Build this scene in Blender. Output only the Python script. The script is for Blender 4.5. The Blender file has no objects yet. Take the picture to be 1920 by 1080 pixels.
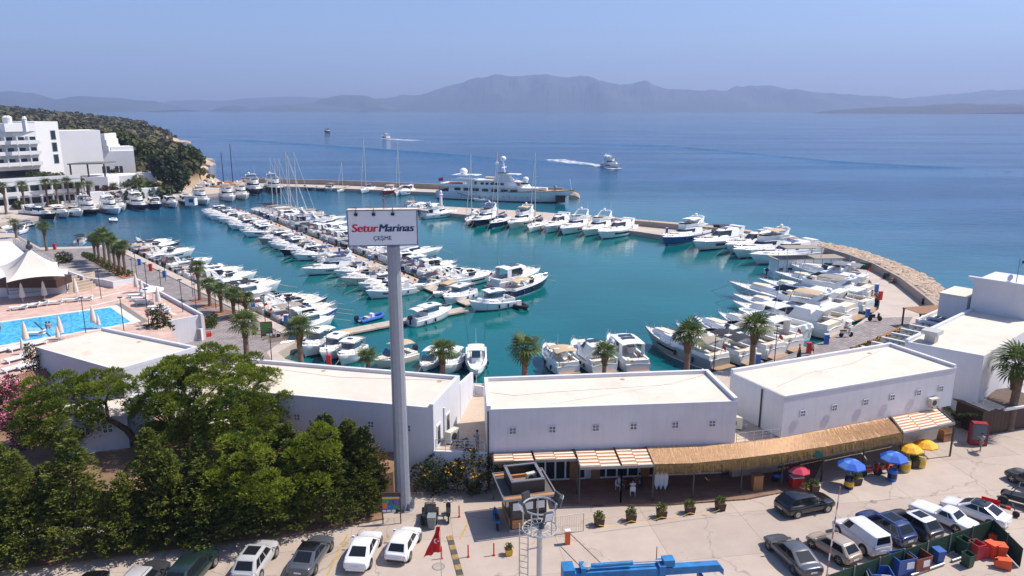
import bpy, bmesh, math, random
import numpy as np
from mathutils import Vector, Matrix, noise
R = math.radians
rnd = random.Random(7)
S = bpy.context.scene
COL = S.collection

# ------------------------------------------------------------------ camera, sky, sun, exposure
CAM_H, FPX, PITCH = 31.0, 1400.0, math.atan(336.5 / 1400.0)
cam = bpy.data.cameras.new('camera'); cam_o = bpy.data.objects.new('camera', cam); COL.objects.link(cam_o)
cam.sensor_width = 36.0; cam.lens = FPX / 1920 * 36.0
cam.clip_start = 0.5; cam.clip_end = 120000
cam_o.location = (0, 0, CAM_H); cam_o.rotation_euler = (math.pi / 2 - PITCH, 0, 0)
S.camera = cam_o
SUN_AZ, SUN_EL = 13.0, 54.0          # azimuth measured from +X towards +Y
w = bpy.data.worlds.new('World'); S.world = w; w.use_nodes = True
nt = w.node_tree; nt.nodes.clear()
sky = nt.nodes.new('ShaderNodeTexSky'); sky.sky_type = 'NISHITA'; sky.sun_disc = False
sky.sun_elevation = R(SUN_EL); sky.sun_rotation = R(90 - SUN_AZ)
sky.altitude = 30; sky.air_density = 1.0; sky.dust_density = 1.4; sky.ozone_density = 7.0
bg = nt.nodes.new('ShaderNodeBackground'); bg.inputs[1].default_value = 0.115
wo = nt.nodes.new('ShaderNodeOutputWorld')
tint = nt.nodes.new('ShaderNodeVectorMath'); tint.operation = 'MULTIPLY'; tint.inputs[1].default_value = (0.96, 0.96, 1.06)
nt.links.new(sky.outputs[0], tint.inputs[0]); nt.links.new(tint.outputs[0], bg.inputs[0]); nt.links.new(bg.outputs[0], wo.inputs[0])
sl = bpy.data.lights.new('sun', 'SUN'); sl.energy = 4.6; sl.angle = R(0.53); sl.color = (1.0, 0.93, 0.84)
so = bpy.data.objects.new('sun', sl); COL.objects.link(so)
sd = Vector((math.cos(R(SUN_EL)) * math.cos(R(SUN_AZ)), math.cos(R(SUN_EL)) * math.sin(R(SUN_AZ)), math.sin(R(SUN_EL))))
so.rotation_euler = sd.to_track_quat('Z', 'Y').to_euler()
S.view_settings.view_transform = 'Standard'; S.view_settings.look = 'None'
S.view_settings.gamma = 1.0; S.view_settings.exposure = 0.46; S.view_settings.use_curve_mapping = False
S.cycles.max_bounces = 6; S.cycles.diffuse_bounces = 3; S.cycles.glossy_bounces = 3
S.cycles.transmission_bounces = 3; S.cycles.transparent_max_bounces = 12; S.cycles.volume_bounces = 0
S.cycles.use_denoising = True
S.cycles.sample_clamp_indirect = 6.0

WATER = -1.2
def G(px, py, z=0.0):
    """survey helper: photo pixel (1920x1080) -> the point at height z, in metres"""
    dx, dy = (px - 960) / FPX, (540 - py) / FPX
    c, s = math.cos(PITCH), math.sin(PITCH)
    d = Vector((dx, c + dy * s, -s + dy * c))
    t = (z - CAM_H) / d.z
    return Vector((d.x * t, d.y * t, z))
def GD(px, py, y):
    """survey helper: photo pixel -> the point at ground distance y"""
    dx, dy = (px - 960) / FPX, (540 - py) / FPX
    c, s = math.cos(PITCH), math.sin(PITCH)
    d = Vector((dx, c + dy * s, -s + dy * c))
    t = y / d.y
    return Vector((d.x * t, y, CAM_H + d.z * t))

# ------------------------------------------------------------------ materials
MATS = {}
def M(name, col, rough=0.6, metal=0.0, var=0.08, scale=2.0, bump=0.0, bscale=12.0, col2=None, spec=0.5, coat=0.0, space='Object', trans=0.0, det=4.0, alpha=1.0):
    if name in MATS: return MATS[name]
    m = bpy.data.materials.new(name); m.use_nodes = True; MATS[name] = m
    t = m.node_tree; N = t.nodes; Lk = t.links.new
    b = N['Principled BSDF']
    b.inputs['Roughness'].default_value = rough; b.inputs['Metallic'].default_value = metal
    b.inputs['Specular IOR Level'].default_value = spec; b.inputs['Coat Weight'].default_value = coat
    b.inputs['Coat Roughness'].default_value = 0.05
    b.inputs['Transmission Weight'].default_value = trans
    b.inputs['Alpha'].default_value = alpha
    c1 = tuple(col) + (1,)
    if var > 0 or col2:
        tc = N.new('ShaderNodeTexCoord'); nz = N.new('ShaderNodeTexNoise')
        nz.inputs['Scale'].default_value = scale; nz.inputs['Detail'].default_value = det; nz.inputs['Roughness'].default_value = 0.62
        Lk(tc.outputs[space], nz.inputs['Vector'])
        rp = N.new('ShaderNodeValToRGB'); rp.color_ramp.elements[0].position = 0.3; rp.color_ramp.elements[1].position = 0.72
        lo = tuple(max(0, c * (1 - var)) for c in col); hi = tuple(min(1, c * (1 + var)) for c in col)
        rp.color_ramp.elements[0].color = (tuple(col2) if col2 else lo) + (1,)
        rp.color_ramp.elements[1].color = hi + (1,)
        Lk(nz.outputs[0], rp.inputs[0]); Lk(rp.outputs[0], b.inputs['Base Color'])
    else:
        b.inputs['Base Color'].default_value = c1
    if bump > 0:
        tc2 = N.new('ShaderNodeTexCoord'); n2 = N.new('ShaderNodeTexNoise'); n2.inputs['Scale'].default_value = bscale; n2.inputs['Detail'].default_value = 5
        bp = N.new('ShaderNodeBump'); bp.inputs['Strength'].default_value = bump; bp.inputs['Distance'].default_value = 0.05
        Lk(tc2.outputs[space], n2.inputs['Vector']); Lk(n2.outputs[0], bp.inputs['Height']); Lk(bp.outputs[0], b.inputs['Normal'])
    return m
def leafmat(name, c1, c2, trans=0.25, scale=0.6, rough=0.65):
    if name in MATS: return MATS[name]
    m = bpy.data.materials.new(name); m.use_nodes = True; MATS[name] = m
    t = m.node_tree; N = t.nodes; Lk = t.links.new; N.clear()
    o = N.new('ShaderNodeOutputMaterial'); p = N.new('ShaderNodeBsdfPrincipled'); tr = N.new('ShaderNodeBsdfTranslucent'); mx = N.new('ShaderNodeMixShader')
    tc = N.new('ShaderNodeTexCoord'); nz = N.new('ShaderNodeTexNoise'); nz.inputs['Scale'].default_value = scale; nz.inputs['Detail'].default_value = 6; nz.inputs['Roughness'].default_value = 0.75
    rp = N.new('ShaderNodeValToRGB'); rp.color_ramp.elements[0].position = 0.32; rp.color_ramp.elements[1].position = 0.68
    rp.color_ramp.elements[0].color = tuple(c1) + (1,); rp.color_ramp.elements[1].color = tuple(c2) + (1,)
    Lk(tc.outputs['Object'], nz.inputs['Vector']); Lk(nz.outputs[0], rp.inputs[0])
    Lk(rp.outputs[0], p.inputs['Base Color']); Lk(rp.outputs[0], tr.inputs['Color'])
    p.inputs['Roughness'].default_value = rough; p.inputs['Specular IOR Level'].default_value = 0.25
    mx.inputs[0].default_value = trans
    Lk(p.outputs[0], mx.inputs[1]); Lk(tr.outputs[0], mx.inputs[2]); Lk(mx.outputs[0], o.inputs[0])
    return m

# ------------------------------------------------------------------ mesh builder
class MB:
    def __init__(s): s.v = []; s.f = []
    def add(s, vs, fs):
        k = len(s.v); s.v += [tuple(p) for p in vs]; s.f += [tuple(i + k for i in f) for f in fs]; return s
    def bx(s, x0, x1, y0, y1, z0, z1):
        return s.add([(x0,y0,z0),(x1,y0,z0),(x1,y1,z0),(x0,y1,z0),(x0,y0,z1),(x1,y0,z1),(x1,y1,z1),(x0,y1,z1)],
            [(3,2,1,0),(4,5,6,7),(0,1,5,4),(1,2,6,5),(2,3,7,6),(3,0,4,7)])
    def box(s, c, d, rz=0.0, rx=0.0, ry=0.0):
        m = Matrix.Translation(c) @ Matrix.Rotation(rz, 4, 'Z') @ Matrix.Rotation(ry, 4, 'Y') @ Matrix.Rotation(rx, 4, 'X')
        k = len(s.v); s.bx(-d[0]/2, d[0]/2, -d[1]/2, d[1]/2, -d[2]/2, d[2]/2)
        s.v[k:] = [tuple(m @ Vector(p)) for p in s.v[k:]]; return s
    def prism(s, poly, z0, z1, bottom=True):
        n = len(poly); a = sum(poly[i][0]*poly[(i+1)%n][1]-poly[(i+1)%n][0]*poly[i][1] for i in range(n))
        if a < 0: poly = poly[::-1]
        zz0 = z0 if isinstance(z0, (list, tuple)) else [z0]*n
        zz1 = z1 if isinstance(z1, (list, tuple)) else [z1]*n
        vs = [(p[0],p[1],zz0[i]) for i, p in enumerate(poly)] + [(p[0],p[1],zz1[i]) for i, p in enumerate(poly)]
        fs = [tuple(range(n, 2*n))] + [(i,(i+1)%n,n+(i+1)%n,n+i) for i in range(n)]
        if bottom: fs.append(tuple(range(n-1,-1,-1)))
        return s.add(vs, fs)
    def sheet(s, poly, z):
        n = len(poly); a = sum(poly[i][0]*poly[(i+1)%n][1]-poly[(i+1)%n][0]*poly[i][1] for i in range(n))
        if a < 0: poly = poly[::-1]
        return s.add([(p[0],p[1],z) for p in poly], [tuple(range(n))])
    def tube(s, p0, p1, r0, r1=None, n=6, cap=True):
        r1 = r0 if r1 is None else r1
        p0, p1 = Vector(p0), Vector(p1); d = (p1 - p0)
        if d.length < 1e-6: return s
        q = d.to_track_quat('Z', 'Y'); vs = []
        for p, r in ((p0, r0), (p1, r1)):
            for i in range(n):
                a = 2*math.pi*i/n; vs.append(p + q @ Vector((r*math.cos(a), r*math.sin(a), 0)))
        fs = [(i,(i+1)%n,n+(i+1)%n,n+i) for i in range(n)]
        if cap: fs += [tuple(range(n-1,-1,-1)), tuple(range(n,2*n))]
        return s.add(vs, fs)
    def path(s, pts, r, n=5):
        for a, b in zip(pts[:-1], pts[1:]): s.tube(a, b, r, r, n)
        return s
    def loft(s, rings, cap0=True, cap1=True, closed=True):
        n = len(rings[0]); vs = [p for r in rings for p in r]; fs = []
        for j in range(len(rings)-1):
            for i in range(n if closed else n-1):
                fs.append((j*n+i, j*n+(i+1)%n, (j+1)*n+(i+1)%n, (j+1)*n+i))
        if cap0: fs.append(tuple(range(n-1,-1,-1)))
        if cap1: fs.append(tuple((len(rings)-1)*n+i for i in range(n)))
        return s.add(vs, fs)
    def lathe(s, prof, n=12, c=(0,0,0), cap=True):
        return s.loft([[(c[0]+r*math.cos(2*math.pi*i/n), c[1]+r*math.sin(2*math.pi*i/n), c[2]+z) for i in range(n)] for r, z in prof], cap, cap)
    def quad(s, a, b, c, d): return s.add([a,b,c,d], [(0,1,2,3)])
    def xf(s, m, k=0):
        s.v[k:] = [tuple(m @ Vector(p)) for p in s.v[k:]]; return s
    def join(s, o, m=None):
        return s.add([tuple(m @ Vector(p)) for p in o.v] if m else o.v, o.f)
    def mesh(s, name, smooth=False, ang=40):
        me = bpy.data.meshes.new(name); me.from_pydata(s.v, [], s.f); me.update()
        if smooth:
            me.polygons.foreach_set('use_smooth', [True]*len(me.polygons))
            try: me.set_sharp_from_angle(angle=R(ang))
            except Exception: pass
        return me

def obj(name, mb, mat, parent=None, loc=None, rz=0.0, smooth=False, ang=40, rot=None, scale=None):
    me = mb.mesh(name, smooth, ang) if isinstance(mb, MB) else mb
    o = bpy.data.objects.new(name, me); COL.objects.link(o)
    if mat is not None and len(me.materials) == 0: me.materials.append(mat)
    elif mat is not None and me.materials[0] != mat:
        o.material_slots[0].link = 'OBJECT'; o.material_slots[0].material = mat
    if parent: o.parent = parent
    if loc is not None: o.location = loc
    o.rotation_euler = rot if rot is not None else (0, 0, rz)
    if scale is not None: o.scale = (scale,)*3 if isinstance(scale, (int, float)) else scale
    return o
def tag(o, label=None, cat=None, group=None, kind=None):
    if label: o['label'] = label
    if cat: o['category'] = cat
    if group: o['group'] = group
    if kind: o['kind'] = kind
    return o
def thing(name, label, cat, loc=(0,0,0), rz=0.0, group=None, scale=None):
    o = bpy.data.objects.new(name, None); COL.objects.link(o); o.location = loc; o.rotation_euler = (0,0,rz)
    o.empty_display_size = 0.2
    if scale is not None: o.scale = (scale,)*3 if isinstance(scale, (int, float)) else scale
    return tag(o, label, cat, group)
def struct(name, mb, mat, smooth=False):
    o = obj(name, mb, mat, smooth=smooth); o['kind'] = 'structure'; return o
def dup(root, loc=None, rz=None, label=None, group=None, scale=None, recolor=None, skip=()):
    """a copy of a thing with copies of its parts and sub-parts; recolor maps material name -> material"""
    def cp(o, parent):
        if o.name.split('.')[0] in skip: return None
        c = o.copy(); COL.objects.link(c); c.parent = parent
        if recolor and c.type == 'MESH' and len(c.material_slots) and o.material_slots[0].material:
            nm = o.material_slots[0].material.name
            if nm in recolor: c.material_slots[0].link = 'OBJECT'; c.material_slots[0].material = recolor[nm]
        for ch in CH.get(o.name, ()): cp(ch, c)
        return c
    r = cp(root, None)
    if loc is not None: r.location = loc
    if rz is not None: r.rotation_euler = (0,0,rz)
    if label: r['label'] = label
    if group: r['group'] = group
    if scale is not None: r.scale = (scale,)*3 if isinstance(scale, (int, float)) else scale
    return r
CH = {}
def register(root):
    """remember the parts of a prototype so copies need no search"""
    def walk(o):
        CH[o.name] = list(o.children)
        for c in o.children: walk(c)
    walk(root); return root
PROTOS = []
def retire():
    """remove the prototypes that only served as masters for copies"""
    for p in PROTOS:
        st = [p]; al = []
        while st:
            q = st.pop(); al.append(q); st += CH.get(q.name, [])
        for q in al: bpy.data.objects.remove(q)
def ordn(n):
    a = ['first','second','third','fourth','fifth','sixth','seventh','eighth','ninth','tenth','eleventh','twelfth','thirteenth','fourteenth','fifteenth','sixteenth','seventeenth','eighteenth','nineteenth','twentieth']
    if n < 20: return a[n]
    return ['thirtieth','fortieth','fiftieth','sixtieth'][n//10-2] if n % 10 == 9 else ['twenty','thirty','forty','fifty'][n//10-2]+'-'+a[n % 10]

# shared materials
WHITE = M('white_paint', (0.62,0.62,0.645), 0.6, var=0.05, scale=0.5, bump=0.08, bscale=6)
def streaks(m, amt):
    t = m.node_tree; N = t.nodes; b = N['Principled BSDF']; src = b.inputs['Base Color'].links[0].from_socket
    g = N.new('ShaderNodeNewGeometry'); mp = N.new('ShaderNodeMapping'); mp.inputs['Scale'].default_value = (2.2, 2.2, .16); n = N.new('ShaderNodeTexNoise'); n.inputs['Scale'].default_value = 1; n.inputs['Detail'].default_value = 6; n.inputs['Roughness'].default_value = .7
    r = N.new('ShaderNodeMapRange'); r.inputs[1].default_value = .48; r.inputs[2].default_value = .75; r.inputs[3].default_value = 1; r.inputs[4].default_value = 1-amt
    s = N.new('ShaderNodeVectorMath'); s.operation = 'SCALE'
    t.links.new(g.outputs['Position'], mp.inputs['Vector']); t.links.new(mp.outputs[0], n.inputs['Vector']); t.links.new(n.outputs[0], r.inputs[0]); t.links.new(src, s.inputs[0]); t.links.new(r.outputs[0], s.inputs['Scale']); t.links.new(s.outputs[0], b.inputs['Base Color'])
streaks(WHITE, .09)
GEL = M('white_gelcoat', (0.82,0.82,0.80), 0.25, var=0.03, scale=1.5)
CREAM = M('cream_gelcoat', (0.72,0.66,0.55), 0.3, var=0.05, scale=1.5)
NAVY = M('navy_gelcoat', (0.010,0.018,0.06), 0.18, var=0.1)
BLUEH = M('blue_gelcoat', (0.02,0.09,0.28), 0.2, var=0.1)
BLACKH = M('black_gelcoat', (0.012,0.012,0.014), 0.2, var=0.1)
REDH = M('dark_red_gelcoat', (0.22,0.015,0.02), 0.3, var=0.1)
GREYH = M('grey_gelcoat', (0.30,0.31,0.32), 0.3, var=0.05)
GLASS = M('dark_glass', (0.012,0.016,0.02), 0.06, var=0, spec=0.7)
GLASSB = M('blue_glass', (0.05,0.10,0.14), 0.06, var=0, spec=0.7)
TEAK = M('teak_deck', (0.36,0.22,0.12), 0.6, var=0.2, scale=6)
DECKW = M('deck_white', (0.70,0.68,0.64), 0.5, var=0.05)
STEEL = M('stainless_steel', (0.6,0.6,0.6), 0.25, 0.9, var=0)
ALU = M('aluminium_mast', (0.62,0.62,0.60), 0.4, 0.2, var=0)
BLACK = M('black_plastic', (0.015,0.015,0.016), 0.45, var=0.1)
RUBBER = M('tyre_rubber', (0.018,0.018,0.018), 0.8, var=0.1)
CANV = {k: M('canvas_'+k, c, 0.85, var=0.1, scale=3, bump=0.2, bscale=5) for k, c in dict(beige=(0.48,0.36,0.22), black=(0.02,0.02,0.024), navy=(0.02,0.035,0.11), white=(0.72,0.71,0.68), grey=(0.2,0.2,0.21), taupe=(0.30,0.25,0.20), red=(0.45,0.03,0.05), blue=(0.03,0.12,0.42)).items()}
CUSH = M('cushion', (0.62,0.55,0.44), 0.8, var=0.08)
WOOD = M('wood', (0.30,0.15,0.06), 0.6, var=0.25, scale=4)
DWOOD = M('dark_wood', (0.06,0.03,0.018), 0.6, var=0.25, scale=4)
RED = M('red_paint', (0.55,0.02,0.02), 0.4, var=0.06)
BLUE = M('blue_paint', (0.02,0.14,0.50), 0.4, var=0.06)
YEL = M('yellow_paint', (0.75,0.42,0.02), 0.5, var=0.06)
ORANGE = M('orange_paint', (0.75,0.13,0.02), 0.45, var=0.06)
GREYM = M('grey_metal', (0.25,0.26,0.27), 0.45, 0.5, var=0.1)
DGREY = M('dark_grey_metal', (0.06,0.065,0.07), 0.45, 0.4, var=0.1)
# ================================================================== THE SETTING
def xy(v): return (v.x, v.y)
def PX(pts, z=0.0): return [xy(G(a, b, z)) for a, b in pts]

# ---- water materials: clear teal over the shallow harbour floor, deep blue outside
def water_mat(name='sea_water', wave=1.0):
    m = bpy.data.materials.new(name); m.use_nodes = True; t = m.node_tree; N = t.nodes; L = t.links.new
    b = N['Principled BSDF']
    geo = N.new('ShaderNodeNewGeometry')
    sub = N.new('ShaderNodeVectorMath'); sub.operation = 'SUBTRACT'; sub.inputs[1].default_value = (0, 150, 0); L(geo.outputs['Position'], sub.inputs[0])
    scl = N.new('ShaderNodeVectorMath'); scl.operation = 'MULTIPLY'; scl.inputs[1].default_value = (0.9, 0.72, 0); L(sub.outputs[0], scl.inputs[0])
    ln = N.new('ShaderNodeVectorMath'); ln.operation = 'LENGTH'; L(scl.outputs[0], ln.inputs[0])
    nz = N.new('ShaderNodeTexNoise'); nz.inputs['Scale'].default_value = 0.012; nz.inputs['Detail'].default_value = 4
    L(geo.outputs['Position'], nz.inputs['Vector'])
    ma = N.new('ShaderNodeMath'); ma.operation = 'MULTIPLY_ADD'; ma.inputs[1].default_value = 60; L(nz.outputs[0], ma.inputs[0]); L(ln.outputs['Value'], ma.inputs[2])
    mr = N.new('ShaderNodeMapRange'); mr.inputs[1].default_value = 60; mr.inputs[2].default_value = 190; L(ma.outputs[0], mr.inputs[0])
    mx = N.new('ShaderNodeMix'); mx.data_type = 'RGBA'
    mx.inputs['A'].default_value = (0.0, 0.105, 0.105, 1); mx.inputs['B'].default_value = (0.0, 0.070, 0.168, 1)
    L(mr.outputs[0], mx.inputs['Factor'])
    pn = N.new('ShaderNodeTexNoise'); pn.inputs['Scale'].default_value = 0.035; pn.inputs['Detail'].default_value = 5; L(geo.outputs['Position'], pn.inputs['Vector'])
    pr = N.new('ShaderNodeMapRange'); pr.inputs[1].default_value = .3; pr.inputs[2].default_value = .7; pr.inputs[3].default_value = .78; pr.inputs[4].default_value = 1.18; L(pn.outputs[0], pr.inputs[0])
    ps = N.new('ShaderNodeVectorMath'); ps.operation = 'SCALE'; L(mx.outputs['Result'], ps.inputs[0]); L(pr.outputs[0], ps.inputs['Scale'])
    L(ps.outputs[0], b.inputs['Base Color'])
    b.inputs['Roughness'].default_value = 0.06; b.inputs['IOR'].default_value = 1.33
    # ripples: small chop everywhere, broad patches of calmer and rougher water (streaks) outside
    def ns(sx, sy, det, rz=0.0):
        mp = N.new('ShaderNodeMapping'); mp.inputs['Scale'].default_value = (sx, sy, sx); mp.inputs['Rotation'].default_value = (0, 0, rz)
        L(geo.outputs['Position'], mp.inputs['Vector'])
        n = N.new('ShaderNodeTexNoise'); n.inputs['Scale'].default_value = 1.0; n.inputs['Detail'].default_value = det; n.inputs['Roughness'].default_value = 0.6
        L(mp.outputs[0], n.inputs['Vector']); return n
    chop = ns(0.9, 1.3, 5, 0.3); swell = ns(0.12, 0.3, 3, -0.2); streak = ns(0.0035, 0.022, 4, 0.12)
    sr = N.new('ShaderNodeMapRange'); sr.inputs[1].default_value = 0.40; sr.inputs[2].default_value = 0.62; sr.inputs[3].default_value = 0.4; sr.inputs[4].default_value = 1.0
    L(streak.outputs[0], sr.inputs[0])
    cal = N.new('ShaderNodeMapRange'); cal.inputs[1].default_value = 70; cal.inputs[2].default_value = 150; cal.inputs[3].default_value = 0.09; cal.inputs[4].default_value = 1.0
    L(ln.outputs['Value'], cal.inputs[0])
    am = N.new('ShaderNodeMath'); am.operation = 'MULTIPLY'; L(sr.outputs[0], am.inputs[0]); L(cal.outputs[0], am.inputs[1])
    h = N.new('ShaderNodeMath'); h.operation = 'MULTIPLY_ADD'; h.inputs[1].default_value = 1.6; L(swell.outputs[0], h.inputs[0]); L(chop.outputs[0], h.inputs[2])
    bp = N.new('ShaderNodeBump'); bp.inputs['Distance'].default_value = 0.6 * wave
    st = N.new('ShaderNodeMath'); st.operation = 'MULTIPLY'; st.inputs[1].default_value = 0.85; L(am.outputs[0], st.inputs[0])
    L(st.outputs[0], bp.inputs['Strength']); L(h.outputs[0], bp.inputs['Height']); L(bp.outputs[0], b.inputs['Normal'])
    return m
SEA = water_mat()
struct('sea_water', MB().sheet([(-13800, -900), (13800, -900), (13800, 12500), (-13800, 12500)], WATER), SEA)
# long wave ridges left by passing boats (real low swells)
def ridge_wave(label, pts, wdt, hgt):
    mb = MB(); rings = []
    for i, (a, b) in enumerate(pts):
        p = G(a, b, WATER); q = G(*pts[min(i+1, len(pts)-1)], WATER); o_ = G(*pts[max(i-1, 0)], WATER)
        d = (q - o_).normalized(); n = Vector((-d.y, d.x, 0))
        rings.append([tuple(p + n*wdt*u + Vector((0, 0, hgt*math.sin(math.pi*(i+.02)/(len(pts)-.96))**.6*math.cos(u*math.pi/2)**2 + 0.004 if abs(u) < 1 else -0.02))) for u in (-1, -.6, -.25, 0, .25, .6, 1)])
    mb.loft(rings, False, False, False)
    o = obj('boat_swell', mb, SEA, smooth=True, ang=180); o['kind'] = 'structure'; return o
ridge_wave('', [(300,254),(480,264),(660,277),(870,292),(1130,312)], 4.0, 0.9)
ridge_wave('', [(800,262),(1000,267),(1260,274),(1420,289),(1560,303),(1640,308),(1800,315),(1890,322)], 5.0, 0.75)

# ---- far land, seen through the haze
FARM = M('far_land', (0.04, 0.05, 0.035), 0.9, var=0.35, scale=0.0016, det=8)
ROCKY = M('near_island_scrub', (0.055, 0.05, 0.03), 0.9, var=0.0, col2=(0.006,0.010,0.008), scale=0.012, det=8)
def range_(name, prof, D, depth, mat, rough=0.05, seed=0, nx=160):
    xs = [p[0] for p in prof]; mb = MB(); ny = 15
    rows = []
    for j in range(ny):
        u = -1 + 2*j/(ny-1); row = []
        for i in range(nx+1):
            a = xs[0] + (xs[-1]-xs[0])*i/nx
            k = max(q for q in range(len(xs)-1) if xs[q] <= a)
            s = (a-xs[k])/(xs[k+1]-xs[k]); s = s*s*(3-2*s)*0.5 + s*0.5
            py = prof[k][1]*(1-s) + prof[k+1][1]*s
            y = D + depth*u; top = max(0.0, GD(a, py, D).z + 1.2)
            x = (a-960)/FPX*D*1.028
            nv = noise.fractal(Vector((x/480+seed, y/480, seed)), 1.0, 2.0, 6)
            hh = top*(1-u*u)**0.75*(1 + (0.5*nv*abs(u)**0.7)) + rough*top*0.3*nv
            row.append((x, y, WATER - 0.8 + max(0, hh)))
        rows.append(row)
    mb.loft(rows, False, False, False)
    return struct(name, mb, mat, smooth=False)
range_('mountain', [(560,205),(640,200),(740,186),(800,178),(850,162),(900,149),(960,143),(1010,139),(1060,145),(1090,143),(1120,155),(1150,162),(1180,155),(1215,165),(1260,168),(1310,172),(1345,170),(1370,162),(1400,160),(1430,166),(1470,173),(1520,178),(1590,182),(1650,187),(1700,182),(1760,176),(1820,170),(1900,167),(1960,162),(2060,160),(2160,165)], 10300, 1300, FARM, seed=3, nx=300)
range_('mountain', [(300,206),(340,192),(400,187),(450,190),(500,184),(560,181),(620,183),(680,186),(760,184),(840,195),(900,206)], 11700, 700, FARM, seed=8)
range_('far_island', [(-260,205),(-160,190),(-60,182),(20,175),(65,172),(110,177),(150,186),(165,187),(215,182),(260,183),(310,190),(345,200),(362,206)], 8200, 700, FARM, seed=5)
range_('far_island', [(436,206),(450,200),(468,197),(485,200),(497,206)], 8300, 250, FARM, seed=6, nx=40)
range_('far_island', [(505,206),(530,199),(570,195),(610,194),(660,200),(700,206)], 8500, 400, FARM, seed=7, nx=60)
range_('far_island', [(590,206),(625,187),(660,178),(700,179),(730,190),(760,206)], 8900, 350, FARM, seed=9, nx=60)
range_('near_island', [(1515,211.5),(1540,207),(1600,203),(1650,200),(1700,197.5),(1760,195),(1820,193),(1870,196),(1920,197),(1990,194),(2100,196),(2250,206)], 5400, 300, ROCKY, rough=0.6, seed=11, nx=200)

# ---- headland behind the hotel
COAST = [(418,349),(412,338),(372,333),(360,325),(352,322),(378,311),(396,304),(384,297),(352,288),(330,281),(322,275),(346,268),(338,264),(322,259),(300,255),(284,250),(300,246),(270,241),(235,236),(180,226),(130,217),(60,211),(-40,209.5)]
coast = [G(a, b, WATER) for a, b in COAST]
poly = [(c.x, c.y) for c in coast] + [(-3000, 7000), (-3000, 120), (-180, 190)]
def inside_dist(P, pl, nseg):
    P = np.asarray(P); x, y = P[:, 0], P[:, 1]; n = len(pl); ins = np.zeros(len(P), bool); d = np.full(len(P), 1e9)
    for i in range(n):
        x0, y0 = pl[i]; x1, y1 = pl[(i+1) % n]
        cond = ((y0 > y) != (y1 > y)) & (x < (x1-x0)*(y-y0)/((y1-y0) if y1 != y0 else 1e-9) + x0); ins ^= cond
        if i < nseg:
            ex, ey = x1-x0, y1-y0; tt = np.clip(((x-x0)*ex+(y-y0)*ey)/(ex*ex+ey*ey), 0, 1)
            d = np.minimum(d, np.hypot(x-x0-tt*ex, y-y0-tt*ey))
    return np.where(ins, d, -d)
def hill_h(P):
    P = np.asarray(P, float); d = inside_dist(P, poly, len(coast)-1)
    nv = np.array([noise.fractal(Vector((x/60, y/60, 1.7)), 1.0, 2.0, 4) for x, y in P])
    far = np.hypot(P[:, 0], P[:, 1])
    h = np.where(d > 0, 7.0*(1-np.exp(-np.maximum(d, 0)/9.0)) + 0.115*np.clip(d, 0, 330), np.maximum(-2.5, d*0.5))
    h = np.where(d > 0, h + nv*np.clip(d, 0, 40)*0.05, h)
    near = np.clip((np.asarray(P)[:, 1]-262)/50.0, 0, 1)      # levelled for the hotel grounds
    return np.where(d > 0, h*(0.14+0.86*near), h) + WATER, d
def polar_grid(az0, az1, na, r0, r1, nr):
    rows = []
    for j in range(nr+1):
        r = r0*(r1/r0)**(j/nr); rows.append([(r*math.sin(R(az0+(az1-az0)*i/na)), r*math.cos(R(az0+(az1-az0)*i/na))) for i in range(na+1)])
    return rows
rows = polar_grid(-47, -18, 150, 215, 3200, 110)
flat = [p for r in rows for p in r]; hh, dd = hill_h(flat)
mb = MB(); n_ = len(rows[0])
vs = [(p[0], p[1], float(h)) for p, h in zip(flat, hh)]
fs = [(j*n_+i, j*n_+i+1, (j+1)*n_+i+1, (j+1)*n_+i) for j in range(len(rows)-1) for i in range(n_-1) if max(dd[j*n_+i], dd[j*n_+i+1], dd[(j+1)*n_+i+1], dd[(j+1)*n_+i]) > -12]
mb.add(vs, fs)
def hill_mat():
    m = bpy.data.materials.new('headland_soil'); m.use_nodes = True; t = m.node_tree; N = t.nodes; L = t.links.new; b = N['Principled BSDF']; b.inputs['Roughness'].default_value = 0.95
    g = N.new('ShaderNodeNewGeometry'); sp = N.new('ShaderNodeSeparateXYZ'); L(g.outputs['Position'], sp.inputs[0])
    nz = N.new('ShaderNodeTexNoise'); nz.inputs['Scale'].default_value = 0.05; nz.inputs['Detail'].default_value = 8; L(g.outputs['Position'], nz.inputs['Vector'])
    a = N.new('ShaderNodeMath'); a.operation = 'MULTIPLY_ADD'; a.inputs[1].default_value = -9; L(nz.outputs[0], a.inputs[0]); L(sp.outputs[2], a.inputs[2])
    mr = N.new('ShaderNodeMapRange'); mr.inputs[1].default_value = -1.5; mr.inputs[2].default_value = 1.5; L(a.outputs[0], mr.inputs[0])
    mx = N.new('ShaderNodeMix'); mx.data_type = 'RGBA'; mx.inputs['A'].default_value = (0.46,0.33,0.20,1)
    rp = N.new('ShaderNodeValToRGB'); rp.color_ramp.elements[0].position = .35; rp.color_ramp.elements[1].position = .75; rp.color_ramp.elements[0].color = (0.06,0.055,0.025,1); rp.color_ramp.elements[1].color = (0.24,0.15,0.075,1)
    n2 = N.new('ShaderNodeTexNoise'); n2.inputs['Scale'].default_value = 0.03; n2.inputs['Detail'].default_value = 9; L(g.outputs['Position'], n2.inputs['Vector']); L(n2.outputs[0], rp.inputs[0])
    L(rp.outputs[0], mx.inputs['B']); L(mr.outputs[0], mx.inputs['Factor']); L(mx.outputs['Result'], b.inputs['Base Color'])
    return m
struct('headland', mb, hill_mat())
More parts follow.
